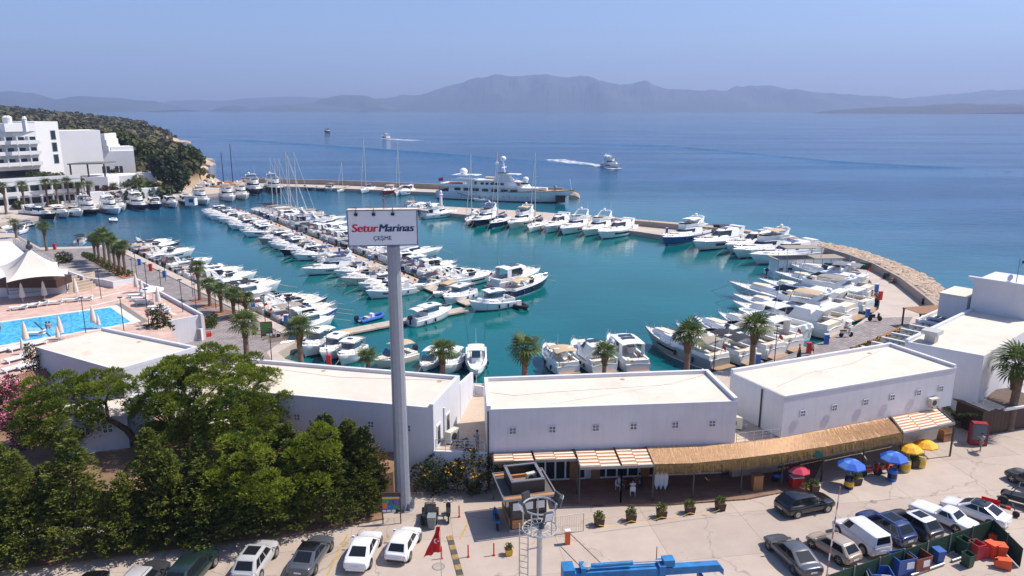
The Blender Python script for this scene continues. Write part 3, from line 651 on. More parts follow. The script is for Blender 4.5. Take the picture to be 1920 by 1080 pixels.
def railing(label, a, b, z, n=5, h=1.0):
    L_ = (Vector(b)-Vector(a)).length; an = math.atan2(b[1]-a[1], b[0]-a[0])
    t = thing('railing', label, 'railing', (a[0], a[1], z), an)
    for k in range(n+1): obj('post', MB().tube((L_*k/n,0,0),(L_*k/n,0,h),.03), STEEL, t)
    for j in range(4): obj('rail', MB().tube((0,0,h-.28*j),(L_,0,h-.28*j),.03 if j==0 else .018), STEEL, t)
    return t
railing('steel railing at the terrace edge by the sign pole building', tuple(onseg(c1[1],c2[0],.03,.02)[0]), tuple(onseg(c1[1],c2[0],.95,.02)[0]), 3.35)
railing('white railing on the terrace between centre and right buildings', tuple(onseg(c2[1],c3[0],.02,.1)[0]), tuple(onseg(c2[1],c3[0],.96,.1)[0]), 3.26)
ac_unit((*onseg(c1[1],c1[2],.33,.8)[0], 3.2), R(60), 'beige air conditioner on the terrace by the sign pole building', 1.3)
ac_unit((*(Vector(c2[1])+Vector((.9,3.2))), 3.25), R(-20), 'beige air conditioner on the terrace behind the white railing', 1.4)
ac_unit((*onseg(c3[0],c3[1],.86,.35)[0], 3.75), R(21), 'white air conditioner on the right building above the canopy', 1.0)

# ---- shop fronts under the canopies
def shopfront(b, a, c, t0, t1, n, door=()):
    for k in range(n):
        u0, u1 = t0+(t1-t0)*k/n, t0+(t1-t0)*(k+1)/n
        p, an = onseg(a, c, u0, -.9); w_ = (Vector(lerp2(a,c,u1))-Vector(lerp2(a,c,u0))).length
        f = obj('shop_window', MB().bx(0,w_,-.10,-.01,.15,.27).bx(0,w_,-.10,-.01,2.75,2.9).bx(0,.07,-.10,-.01,.27,2.75).bx(w_-.07,w_,-.10,-.01,.27,2.75), FRAMEW, b, (p.x,p.y,0), an)
        obj('pane', MB().bx(.07,w_-.07,-.05,-.02,.27,2.75), WIN, f)
shopfront(b2, c2[0], c2[1], .03, .40, 9); shopfront(b2, c2[0], c2[1], .44, .62, 4); shopfront(b2, c2[0], c2[1], .66, .98, 6)
shopfront(b3, c3[0], c3[1], .02, .7, 9)
for t in (.335, .425, .63):
    p, an = onseg(c2[0], c2[1], t, -.9); obj('wood_panel', MB().bx(0,.75,-.14,-.02,0,3.2), WOOD, b2, (p.x,p.y,0), an)
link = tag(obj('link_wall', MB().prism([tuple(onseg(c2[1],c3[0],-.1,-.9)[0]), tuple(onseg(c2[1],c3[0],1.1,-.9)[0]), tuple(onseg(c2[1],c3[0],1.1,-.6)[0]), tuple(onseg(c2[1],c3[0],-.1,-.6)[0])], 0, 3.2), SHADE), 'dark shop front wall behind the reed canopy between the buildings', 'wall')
DECK = paving_mat('deck_tiles', (.22,.13,.085), (.26,.155,.10), 3.0, .15, R(2), .012, (.08,.05,.035))
dk = PX([(1040,950),(1232,950),(1420,932),(1560,905),(1560,880)])
struct('shop_deck', MB().prism([xy(G(1038,949)), xy(G(1230,950)), xy(G(1400,938)), xy(G(1520,915)), tuple(onseg(c3[0],c3[1],.3,-.9)[0]), tuple(onseg(c3[0],c3[1],0,-.9)[0]), tuple(onseg(c2[0],c2[1],1,-.9)[0]), tuple(onseg(c2[0],c2[1],.25,-.9)[0])], 0, .14), DECK)

# ---- slatted canopies
CB = M('canopy_board', (.50,.23,.09), .7, var=.15); CW = M('canopy_slat', (.72,.60,.48), .7, var=.08)
def slat_canopy(label, quads, z=3.3):
    t = thing('slatted_canopy', label, 'canopy')
    for (a, b, c, d, rows_, cols) in quads:     # near-left, near-right, far-right, far-left
        a, b, c, d = map(Vector, (a, b, c, d))
        P = lambda u, v: tuple((a.lerp(b,u)).lerp(d.lerp(c,u), v))
        obj('board', MB().prism([P(0,0),P(1,0),P(1,1),P(0,1)], z-.05, z), CB, t)
        for (u0,u1) in ((-.012,.012),(.988,1.012)): obj('frame_bar', MB().prism([P(u0,-.01),P(u1,-.01),P(u1,1),P(u0,1)], z-.12, z+.09), DGREY, t)
        obj('frame_bar', MB().prism([P(0,-.03),P(1,-.03),P(1,.015),P(0,.015)], z-.14, z+.07), GREYM, t)
        for i in range(cols):
            for j in range(rows_):
                o_ = .5*(i % 2)/rows_
                u0, u1 = (i+.02)/cols, (i+.98)/cols; v0 = (j+.08+ (0.0 if i % 2 else .35))/(rows_+.4); v1 = v0 + .52/(rows_+.4)
                if u0 < .02: u0 = .03
                if u1 > .98: u1 = .97
                obj('slat', MB().prism([P(u0,v0),P(u1,v0),P(u1,v1),P(u0,v1)], z+.012, z+.05), CW, t)
        for u in (0, 1):
            p = P(u, .0); obj('post', MB().bx(p[0]-.06,p[0]+.06,p[1]-.06,p[1]+.06,0,z-.12), DGREY, t)
    return t
def W2(t, out): return tuple(onseg(c2[0], c2[1], t, out)[0])
g_ = lambda a, b: xy(G(a, b, 3.3))
slat_canopy('slatted wooden canopy with dark posts in front of the centre building', [
    (g_(925,867), g_(1003,864), W2(.175,.04), W2(.02,.04), 3, 2), (g_(1003,864), g_(1083,861), W2(.34,.04), W2(.175,.04), 3, 2),
    (g_(1087,877), g_(1166,874.5), W2(.505,.04), W2(.345,.04), 5, 2), (g_(1166,874.5), g_(1226,872), W2(.635,.04), W2(.505,.04), 5, 2)])
def W3(t, out): return tuple(onseg(c3[0], c3[1], t, out)[0])
slat_canopy('slatted canopy on tall posts at the right end of the reed canopy', [(g_(1693,813), g_(1790,793), W3(.91,.04), W3(.62,.04), 6, 3)])
# ---- reed canopy with hanging fringe
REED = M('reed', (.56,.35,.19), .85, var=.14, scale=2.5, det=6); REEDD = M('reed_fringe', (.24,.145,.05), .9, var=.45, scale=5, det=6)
rc = thing('reed_canopy', 'long curved reed-thatched canopy with hanging fringe over shop fronts', 'canopy')
fr = [Vector(g_(*p)) for p in ((1226,872),(1300,870),(1380,862),(1460,852),(1540,840),(1620,826),(1693,812))]
bk = [Vector(W2(.635,.05)), Vector(W2(.8,.05)), Vector(W2(.985,.05)), Vector(W3(.02,.05)), Vector(W3(.18,.05)), Vector(W3(.38,.05)), Vector(W3(.60,.05))]
def ev(L_, u):
    u = max(0, min(.99999, u))*(len(L_)-1); k = int(u); return L_[k].lerp(L_[k+1], u-k)
base = MB(); n = 40
base.loft([[(*ev(bk,i/n), 3.34), (*ev(fr,i/n), 3.26), (*ev(fr,i/n), 3.18), (*ev(bk,i/n), 3.26)] for i in range(n+1)], True, True)
obj('reed_mat', base, REED, rc)
rr = random.Random(5); top = MB(); fri = MB()
for i in range(2600):
    u = rr.random(); v0 = rr.uniform(-.02,.7); v1 = min(1.04, v0+rr.uniform(.3,.6)); w_ = .02
    a = ev(bk,u).lerp(ev(fr,u),v0); b_ = ev(bk,u).lerp(ev(fr,u),v1); z_ = 3.345-.08*v0+rr.uniform(-.01,.012); z1_ = 3.345-.08*v1+rr.uniform(-.01,.012)
    top.tube((*a, z_), (*b_, z1_), w_, w_*.7, 3, False)
for i in range(5200):
    u = rr.random(); p = ev(fr,u); q_ = ev(fr,min(1,u+.004)); d = (q_-p); d = d.normalized() if d.length > 1e-6 else Vector((1,0)); nn = Vector((d.y,-d.x))
    o_ = rr.uniform(-.12,.18); p = p + nn*o_; l_ = rr.uniform(.55,1.0); sw = rr.gauss(0,.05); w_ = rr.uniform(.012,.03)
    zt = 3.36-abs(o_)*.3
    fri.add([(*(p-d*w_), zt), (*(p+d*w_), zt), (*(p+d*(w_*.3+sw)+nn*(.12+rr.uniform(0,.12))), zt-l_)], [(0,1,2)])
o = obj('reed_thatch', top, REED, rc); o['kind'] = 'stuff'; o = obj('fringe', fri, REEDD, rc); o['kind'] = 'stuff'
for u in (.0, .17, .36, .52, .68, .84):
    p = ev(fr,u) + Vector((.1,.25)); obj('post', MB().bx(p.x-.06,p.x+.06,p.y-.06,p.y+.06,.0,3.2), DGREY, rc)
sg = obj('round_sign', MB().lathe([(.33,0),(.33,.06)],20).xf(Matrix.Translation((*(ev(fr,.645)+Vector((.1,-.35))),2.95))@Matrix.Rotation(R(-20),4,'Z')@Matrix.Rotation(R(80),4,'X')), M('teal_sign', (.03,.14,.10), .4), rc)

# ---- tall sign on its pole
POLEM = M('pole_grey', (.30,.32,.36), .45, .25, var=.06)
pb = G(756,952,0)
sgn = thing('pylon_sign', 'tall twelve-sided grey pole carrying a white marina sign box', 'sign', pb)
obj('pole', MB().lathe([(.62,0),(.60,2),(.48,21.2)],12), POLEM, sgn)
bsp = obj('base_plate', MB().lathe([(.95,0),(.95,.08)],12), POLEM, sgn)
for k in range(12):
    a = 2*math.pi*(k+.5)/12; obj('gusset', MB().prism([(.58,-.02),(.92,-.02),(.92,.02),(.58,.02)], .08, [.12,.12,.6,.6]).xf(Matrix.Rotation(a,4,'Z')), POLEM, bsp)
bl, br = GD(652,391,pb.y), GD(782,394,pb.y); lo_ = GD(655,459,pb.y); cx = (bl.x+br.x)/2-pb.x; zt, zb = bl.z-.02, lo_.z
panel = obj('sign_box', MB(), M('sign_white', (.74,.74,.76), .45, var=.03, scale=.4), sgn, (cx,0,0), R(6))
hw, dp = (br.x-bl.x)/2*1.0, 1.0
panel.data = MB().bx(-hw+.07,hw-.07,-dp/2,dp/2,zb+.07,zt-.07).mesh('sign_box'); panel.data.materials.append(MATS['sign_white'])
FRM = M('sign_frame', (.10,.13,.20), .4, .3, var=0)
for (x0,x1,z0,z1) in ((-hw,hw,zb,zb+.07),(-hw,hw,zt-.07,zt),(-hw,-hw+.07,zb+.07,zt-.07),(hw-.07,hw,zb+.07,zt-.07)):
    obj('frame', MB().bx(x0,x1,-dp/2-.02,-dp/2+.06,z0,z1), FRM, panel)
obj('top_cover', MB().bx(-hw,hw,-dp/2+.06,dp/2,zt-.069,zt-.01), M('roof_membrane',(0,0,0)), panel)
obj('side_cover', MB().bx(hw-.069,hw-.005,-dp/2+.06,dp/2,zb+.02,zt-.07), POLEM, panel)
for x in (-.62, -.12, .42):
    o = obj('floodlight', MB().bx(x*hw*1.0-.12-.3,x*hw+.12-.3,-dp/2-.12,-dp/2-.03,zt-.42,zt-.22), BLACK, panel)
    obj('bracket', MB().path([(x*hw-.3,-dp/2-.08,zt-.22),(x*hw-.3,-dp/2-.08,zt+.04),(x*hw-.3,dp/2,zt+.06)],.025), DGREY, o)
for x in (-.75,-.3,.15,.6): obj('light_arm', MB().path([(x*hw,dp/2,zt+.05),(x*hw-.35,-.9,zt+.28)],.025), DGREY, panel)
obj('beacon', MB().tube((.1,0,zt),(.1,0,zt+.6),.03).lathe([(.07,0),(.07,.15),(.02,.2)],8,(.1,0,zt+.6)), RED, panel)
def text(txt, size, mat, parent, loc, rot, bold=0, shear=0.0, name='lettering'):
    cu = bpy.data.curves.new('t', 'FONT'); cu.body = txt; cu.size = size; cu.shear = shear; cu.extrude = .006
    to = bpy.data.objects.new('t', cu); COL.objects.link(to)
    dg = bpy.context.evaluated_depsgraph_get(); m0 = bpy.data.meshes.new_from_object(to.evaluated_get(dg)); bpy.data.objects.remove(to)
    mb = MB()
    for k in range(bold+1): mb.add([(v.co.x+k*.022*size, v.co.y, v.co.z+k*.0015) for v in m0.vertices], [tuple(f.vertices) for f in m0.polygons])
    wd = max(v[0] for v in mb.v); bpy.data.meshes.remove(m0)
    o = obj(name, mb, mat, parent, loc, rot=rot); return o, wd
LR_, LB_ = M('sign_red', (.62,.012,.03), .5, var=0), M('sign_blue', (.01,.035,.11), .5, var=0)
FX = R(90); zm = zb + (zt-zb)*.40
o1, w1 = text('Setur', .82, LR_, panel, (-hw*.90,-dp/2-.01,zm), (FX,0,0), 4, 0.12, 'lettering_red')
o2, w2 = text('Marinas', .78, LB_, panel, (0,-dp/2-.01,zm), (FX,0,0), 4, .22, 'lettering_blue')
k = (hw*1.80)/(w1+w2-.06); o1.scale = (k,1,1); o2.scale = (k,1,1); o2.location.x = -hw*.90+(w1-.06)*k
o3, w3 = text('ÇEŞME', .42, LB_, panel, (0,-dp/2-.01,zm-.62), (FX,0,0), 1, 0, 'lettering_place'); o3.location.x = -w3/2-.05

# loose cables across the roofs, outlet stains and small roof fittings
def cable(b, c, pts, z):
    P = [Vector(c[0]).lerp(Vector(c[1]),u).lerp(Vector(c[3]).lerp(Vector(c[2]),u),v) for u,v in pts]
    obj('cable', MB().path([(*p,z+.05) for p in P],.011,4), GREYM, b)
cable(b2, c2, [(.02,.55),(.12,.42),(.3,.5),(.55,.55),(.8,.62),(.99,.95)], Z); cable(b2, c2, [(.25,.1),(.5,.35),(.75,.6),(.97,.9)], Z)
cable(b3, c3, [(.05,.3),(.3,.55),(.6,.62),(.9,.9)], Z); cable(b1, c1, [(.2,.8),(.5,.7),(.95,.9)], Z)
for b_, c_, u, v in ((b1,c1,.93,.85),(b1,c1,.42,.88),(b2,c2,.6,.86),(b3,c3,.8,.85),(b0,c0,.5,.85)):
    p = Vector(c_[0]).lerp(Vector(c_[1]),u).lerp(Vector(c_[3]).lerp(Vector(c_[2]),u),v); obj('roof_drain', MB().lathe([(.22,.03),(.22,.06),(.08,.05)],12,(p.x,p.y,Z)), CONCW, b_)
# ================================================================== PEOPLE
SKIN = M('skin', (.38,.21,.14), .6, var=.05); HAIR = M('hair', (.015,.011,.009), .7)
def skin_mesh(name, pts, edges):
    me = bpy.data.meshes.new(name); me.from_pydata([p[:3] for p in pts],edges,[]); o = bpy.data.objects.new(name,me); COL.objects.link(o); md = o.modifiers.new('s','SKIN'); md.use_smooth_shade = True
    for v, p in zip(me.skin_vertices[0].data, pts): v.radius = (p[3],p[3] if len(p) < 5 else p[4])
    me.skin_vertices[0].data[0].use_root = True; o.modifiers.new('b','SUBSURF').levels = 1; o.modifiers['b'].render_levels = 1
    dg = bpy.context.evaluated_depsgraph_get(); r_ = bpy.data.meshes.new_from_object(o.evaluated_get(dg)); bpy.data.objects.remove(o); r_.materials.clear(); r_.name = name; return r_
def person(label, loc, rz, pose='stand', top=None, low=None, armR='down', armL='down', long_dress=False, s=1.0):
    t = thing('person', label, 'person', loc, rz, None, s); sit = pose == 'sit'; hip = .50 if sit else .94; st_ = .16 if pose == 'walk' else .02
    P = [(0,0,hip,.15,.11),(0,0,hip+.22,.135,.10),(0,.01,hip+.45,.165,.105),(0,0,hip+.55,.07),(0,.02,hip+.64,.075),(0,.035,hip+.74,.098,.105),(0,.03,hip+.80,.07)]
    E = [(0,1),(1,2),(2,3),(3,4),(4,5),(5,6)]
    def arm(sg, how):
        k = len(P); sh = (sg*.19,0,hip+.48)
        if how == 'down': q = [(sg*.24,-.01,hip+.22),(sg*.26,.07,hip-.02),(sg*.26,.10,hip-.11)]
        elif how == 'phone': q = [(sg*.24,.02,hip+.22),(sg*.12,.26,hip+.32),(sg*.07,.30,hip+.38)]
        else: q = [(sg*.24,.20,hip+.38),(sg*.2,.44,hip+.30),(sg*.18,.52,hip+.30)]
        P.extend([sh+(.062,),q[0]+(.045,),q[1]+(.034,),q[2]+(.042,.022)]); E.extend([(2,k),(k,k+1),(k+1,k+2),(k+2,k+3)])
        hx, hy, hz_ = q[2]
        for f in range(4): P.append((hx+(f-1.5)*.018,hy+.03+.01*f*(3-f),hz_-.07,.010)); E.append((k+3,len(P)-1))
        P.append((hx-sg*.045,hy+.03,hz_-.02,.011)); E.append((k+3,len(P)-1))
    arm(1,armR); arm(-1,armL)
    for sg in (1,-1):
        k = len(P); dy = st_*sg
        q = [(sg*.10,0,hip-.06,.095),(sg*.11,.42,hip-.02,.07),(sg*.11,.44,.08,.045),(sg*.12,.56,.035,.04)] if sit else [(sg*.10,.0,hip-.12,.095),(sg*.105,dy*.8+.03,.50,.062),(sg*.11,dy*1.4-.03,.09,.043),(sg*.12,dy*1.4+.12,.035,.04)]
        P.extend(q); E.extend([(0,k),(k,k+1),(k+1,k+2),(k+2,k+3)])
    obj('body', skin_mesh('body',P,E), SKIN, t)
    obj('hair', MB().lathe([(.02,.10),(.085,.085),(.112,.03),(.112,-.03),(.09,-.07)],12,(0,.02,hip+.79)), HAIR, t, smooth=True)
    for sg in (1,-1): obj('eye', MB().lathe([(.002,-.012),(.012,0),(.002,.012)],6,(sg*.035,.132,hip+.745)), HAIR, t)
    if top is not None:
        T = [(0,0,hip+.02,.165,.125),(0,0,hip+.22,.15,.118),(0,.01,hip+.45,.18,.122),(0,0,hip+.53,.09)]; TE = [(0,1),(1,2),(2,3)]
        for sg, how in ((1,armR),(-1,armL)): k = len(T); T.extend([(sg*.19,0,hip+.48,.078),(sg*.23,.0 if how == 'down' else .05,hip+.32,.06)]); TE.extend([(2,k),(k,k+1)])
        obj('shirt', skin_mesh('shirt',T,TE), top, t)
    if low is not None:
        if long_dress: obj('dress', MB().lathe([(.30,.05),(.26,.5),(.19,hip),(.17,hip+.2)],14), low, t, smooth=True)
        else:
            T = [(0,0,hip+.02,.165,.125)]; TE = []
            for sg in (1,-1): k = len(T); T.extend([(sg*.10,0,hip-.1,.108),(sg*.11,.3,hip-.02,.085)] if sit else [(sg*.10,0,hip-.12,.108),(sg*.105,st_*sg*.7+.02,.56,.085)]); TE.extend([(0,k),(k,k+1)])
            obj('shorts', skin_mesh('shorts',T,TE), low, t)
    return t
CLB, CLW, CLD, CLK = M('cloth_blue',(.22,.28,.42),.8), M('cloth_white',(.62,.62,.62),.8), M('cloth_dark',(.02,.02,.025),.85), M('cloth_khaki',(.30,.24,.16),.85)
pr_ = c2[0]
person('person in blue shirt looking at a phone on the terrace', (*onseg(c1[1],c2[0],.80,-.7)[0],3.21), R(120), 'stand', CLB, CLK, 'phone','phone'); cpo = tag(obj('phone', MB().box((0,0,0),(.08,.02,.15)), BLACK, loc=(*(onseg(c1[1],c2[0],.80,-.7)[0]+Vector((-.27,-.18))),4.55)), 'dark phone held by the person on the terrace', 'phone')
person('person in long dark dress walking on the right-hand quay', G(1498,671,0), R(60), 'walk', CLD, CLD, long_dress=True); person('shirtless person in dark shorts walking on the quay', G(1523,666,0), R(75), 'walk', None, CLD)
person('seated person in pale shirt at the deck table, left', G(1161,918,.14), R(-60), 'sit', CLW, CLK, 'fwd','fwd'); person('seated person in dark clothes at the deck table, right', G(1199,915,.14), R(60), 'sit', CLD, CLD, 'fwd','fwd'); person('seated person in white seen from behind at the table', G(1186,927,.14), R(5), 'sit', CLW, CLB, 'fwd','fwd')
person('person in grey top reaching into the red cabinet', G(1838,846,0)+Vector((0,0,.02)), R(-5), 'walk', M('cloth_grey',(.3,.3,.33),.8), CLK, 'fwd','fwd')
for k, (px, py) in enumerate([(88,617),(94,616),(1,618)]): person(('left swimmer of the pair in the pool','right swimmer of the pair in the pool','swimmer at the left edge of the pool')[k], G(px,py,WT)+Vector((0,0,-.85)), k*1.3, 'stand', None, CLD, 'fwd','fwd')
# ================================================================== BOATS
HW = M('hull_gelcoat', (.80,.80,.79), .22, var=.03, scale=1.2, coat=.3)
CVS = M('boat_canvas', (.02,.03,.10), .85, var=.1, scale=3, bump=.2, bscale=5)
CV2 = M('boat_cover', (.66,.65,.62), .85, var=.08, scale=3, bump=.2, bscale=4)
STRIPE = M('hull_stripe', (.02,.03,.09), .3, var=0)
class Hull:
    def __init__(s, L, B, fs, fb, rake=.10, full=2.2, plumb=False):
        s.L, s.B, s.fs, s.fb, s.rake, s.full = L, B, fs, fb, rake, full
    def hb(s, t):
        return s.B/2*((.88+.12*math.sin(min(1,t/.45)*math.pi/2)) if t < .45 else max(.015, 1-((t-.45)/.55)**s.full))
    def wb(s, t): return s.hb(t)*(.86 if t < .4 else .86-.5*((t-.4)/.6)**1.3)
    def sz(s, t): return s.fs+(s.fb-s.fs)*t**1.7
    def side(s, t, h, sg=1, off=0.0):
        x0 = -s.L/2+s.L*(t-s.rake*t**4); x1 = -s.L/2+s.L*t; k = h**1.0
        b = s.wb(t)+(s.hb(t)-s.wb(t))*h**.7
        return (x0+(x1-x0)*k, sg*(b+off), .02+(s.sz(t)-.02)*h)
    def build(s, n=12):
        rings = []
        for i in range(n+1):
            t = (i/n)**.9; S1 = lambda h, sg: s.side(t, h, sg)
            x0 = S1(0,1)[0]; kx = x0-(.06*s.L*t**5); hb, z = s.hb(t), s.sz(t); xs = S1(1,1)[0]
            P = [(xs,hb*.90,z-.05),(xs,hb*.95,z+.05),S1(1,1),S1(.6,1),S1(.25,1),S1(0,1),(kx,s.wb(t)*.5,-.22),(kx,0,-.4)]
            rings.append(P+[(p[0],-p[1],p[2]) for p in P[-2::-1]])
        m = MB(); m.loft(rings, False, False, False); k = len(rings[0])
        m.add(rings[0], [tuple(range(k))])
        d = MB(); d.loft([[(-s.L/2+s.L*t+.0, hb_*.91, s.sz(t)-.04), (-s.L/2+s.L*t, 0, s.sz(t)+.02*s.B), (-s.L/2+s.L*t, -hb_*.91, s.sz(t)-.04)] for t, hb_ in [((i/n)**.9, s.hb((i/n)**.9)) for i in range(n+1)]], False, False, False)
        return m, d
    def strip(s, t0, t1, h0, h1, n=8, off=.02, both=True):
        m = MB()
        for sg in (1,-1):
            r = [[s.side(t0+(t1-t0)*i/n, h0, sg, off), s.side(t0+(t1-t0)*i/n, h1, sg, off)] for i in range(n+1)]
            m.loft(r if sg < 0 else [q[::-1] for q in r], False, False, False)
        return m
    def rail(s, t0, t1, h, n=7, r=.025):
        m = MB()
        for sg in (1,-1):
            p = [(lambda q: (q[0], q[1]*.93, q[2]))(s.side(t0+(t1-t0)*i/n, 1, sg)) for i in range(n+1)]
            up = [(a[0]+.1*i/n, a[1], a[2]+h) for i, a in enumerate(p)]
            m.path(up, r, 4)
            for a, b in zip(p, up): m.tube(a, b, r*.8, r*.8, 4, False)
        return m
def outline(x0, x1, w0, w1, nose, wm=None):
    wm = wm if wm is not None else max(w0, w1); xm = x0+(x1-x0)*.45
    h = [(x0,w0),(xm,wm),(x1-nose,w1),(x1-nose*.35,w1*.75),(x1,w1*.28)]
    return h+[(a,-b) for a, b in h[::-1]]
def cabin(x0, x1, w0, w1, nose, zb, zt, fr, bk, inset=.12, crown=.06, hs=None):
    """superstructure mesh + a function giving the glass band between two relative heights"""
    lo = outline(x0, x1, w0, w1, nose); hi = outline(x0+bk, x1-fr, w0*(1-inset), w1*(1-inset), nose*.8)
    def ring(h, off=0.0):
        out = []
        for a, b in zip(lo, hi):
            x = a[0]+(b[0]-a[0])*h; y = a[1]+(b[1]-a[1])*h; l = math.hypot(x-(x0+x1)/2, y) or 1
            out.append((x+off*(1 if x > (x0+x1)/2 else -1), y+off*(1 if y > 0 else -1), zb+(zt-zb)*h))
        return out
    m = MB(); top = ring(1); cx = sum(p[0] for p in top)/len(top)
    r2 = [(cx+(p[0]-cx)*.93, p[1]*.9, p[2]+crown) for p in top]
    m.loft([ring(0), ring(.9), top, r2], True, True)
    def glass(h0, h1, skip=(), off=.018):
        g = MB(); a, b = ring(h0, off), ring(h1, off); n = len(a)
        for i in range(n):
            if i in skip: continue
            j = (i+1) % n; g.quad(a[i], a[j], b[j], b[i])
        return g
    return m, glass
def canvas_top(x0, x1, w, z, arch=.18, th=.04, n=5):
    m = MB(); rows = []
    for i in range(n+1):
        x = x0+(x1-x0)*i/n; dz = -.10*(2*i/n-1)**2
        rows.append([(x, w*u, z+dz+arch*(1-u*u)) for u in (-1,-.8,-.4,0,.4,.8,1)]+[(x, w*u, z+dz+arch*(1-u*u)-th) for u in (1,.8,.4,0,-.4,-.8,-1)])
    return m.loft(rows, True, True)
def bim_frame(x0, x1, w, z, zb):
    m = MB(); xm = (x0+x1)/2
    for sg in (1,-1):
        for x in (x0+.1, xm, x1-.1): m.tube((xm, sg*w, zb), (x, sg*w*.98, z), .022, .022, 4, False)
    return m
def outboard(x, y, z):
    m = MB(); m.loft([[(x-.28,y-.17,z+.15),(x+.25,y-.17,z+.15),(x+.25,y+.17,z+.15),(x-.28,y+.17,z+.15)],[(x-.34,y-.2,z+.45),(x+.28,y-.2,z+.45),(x+.28,y+.2,z+.45),(x-.34,y+.2,z+.45)],[(x-.2,y-.13,z+.75),(x+.2,y-.13,z+.72),(x+.2,y+.13,z+.72),(x-.2,y+.13,z+.75)]])
    m.bx(x-.12,x+.12,y-.06,y+.06,z-.6,z+.15); return m
fender_me = MB().lathe([(.02,0),(.12,.06),(.12,.5),(.02,.58)],8).mesh('fender',True)
def fenders(t, h, n=3):
    for i in range(n):
        for sg in (1,-1):
            p = h.side(.2+.22*i, .75, sg, .12); obj('fender', fender_me, BLACK if i % 2 else M('fender_blue',(.03,.05,.16),.6), t, (p[0],p[1],p[2]-.45))
def base_boat(name, h, stripe=True, bootm=None):
    t = thing(name, None, 'boat'); a, d = h.build()
    ho_ = obj('hull', a, HW, t, smooth=True, ang=50); obj('deck', d, DECKW, t)
    obj('waterline_stripe', h.strip(0,.97,.0,.11), STRIPE, ho_)
    return t, ho_
def proto(t): register(t); PROTOS.append(t); return t
TYPE = {}
# -- express cruiser, 10 m
def express(hard=False):
    h = Hull(10, 3.2, 1.15, 1.75, .12, 2.3); t, H_ = base_boat('sport_cruiser', h)
    obj('hull_window', h.strip(.42,.72,.55,.74,6), GLASS, H_)
    c, g = cabin(-.6, 4.1, 1.18, .62, 1.7, 1.25, 2.0, .55, -.2, .2, .05); obj('foredeck_cabin', c, GEL, t, smooth=True, ang=35)
    for x in (1.2, 2.3): obj('deck_hatch', MB().box((x,0,2.0-(x-1.2)*.03),(.5,.5,.16)), GLASS, t)
    c, g = cabin(-1.2, 1.25, 1.28, 1.05, .9, 1.5, 2.42, .75, -.1, .12, .0); obj('windscreen', g(.35,1.0,(0,9)), GLASS, t)
    obj('windscreen_frame', g(.97,1.03,(0,9),.025), GEL, t)
    obj('cockpit_sole', MB().bx(-4.6,-.9,-1.1,1.1,1.13,1.2), TEAK, t)
    [obj('coaming', MB().bx(*q_), GEL, t) for q_ in ((-4.8,-.8,1.12,1.34,1.1,1.62), (-4.8,-.8,-1.34,-1.12,1.1,1.62), (-4.95,-4.75,-1.2,.5,1.1,1.6))]
    [obj('seat', MB().bx(*q_), CUSH, t) for q_ in ((-4.7,-4.05,-1.05,.9,1.2,1.55), (-4.05,-2.6,.5,1.08,1.2,1.5))]; obj('helm', MB().bx(-1.5,-.9,-1.0,-.1,1.2,1.95), GEL, t)
    obj('sun_pad', MB().prism([(1.0,-.6),(2.9,-.45),(2.9,.45),(1.0,.6)],2.03,2.12), CUSH, t)
    obj('swim_platform', MB().bx(-5.75,-4.95,-1.25,1.25,.35,.45), TEAK, t)
    if hard:
        obj('hardtop', canvas_top(-3.4,.55,1.35,2.95,.16,.1), GEL, t, smooth=True); [obj('hardtop_support', MB().prism([(-3.3,sg*1.25),(-2.5,sg*1.25),(-2.5,sg*1.33),(-3.3,sg*1.33)],1.6,2.95), GEL, t) for sg in (1,-1)]
        for x in (-1.6,-.6): obj('sunroof', MB().box((x,0,3.12),(.75,1.5,.05)), GLASS, t)
        c, g = cabin(-2.5,.9,1.3,1.1,.8,1.6,2.9,.75,0,.06,0); obj('side_window', g(.35,.98,(0,9)), GLASS, t)
    else:
        a = MB()
        for sg in (1,-1): a.loft([[(-2.5,sg*1.3,1.6),(-1.9,sg*1.3,1.6),(-1.9,sg*1.22,1.6),(-2.5,sg*1.22,1.6)],[(-3.1,sg*1.2,2.8),(-2.8,sg*1.2,2.8),(-2.8,sg*1.12,2.8),(-3.1,sg*1.12,2.8)]])
        a.bx(-3.15,-2.75,-1.22,1.22,2.78,2.88); obj('radar_arch', a, GEL, t)
        obj('bimini', canvas_top(-4.4,-.9,1.3,2.72,.2), CVS, t, smooth=True); obj('bimini_frame', bim_frame(-4.4,-.9,1.25,2.75,1.6), STEEL, t)
    obj('ensign', MB().tube((-4.9,.0,1.5),(-5.2,0,2.7),.02).quad((-5.1,0,2.3),(-5.55,.08,2.1),(-5.6,.08,2.45),(-5.2,0,2.68)), RED, t); obj('bow_rail', h.rail(.5,.98,.5), STEEL, t); obj('antenna', MB().tube((-2.9,.8,2.8),(-3.2,.8,4.6),.02,.01,4), FRAMEW, t)
    fenders(t, h, 2); return proto(t)
TYPE['express'] = express(); TYPE['hardtop'] = express(True)
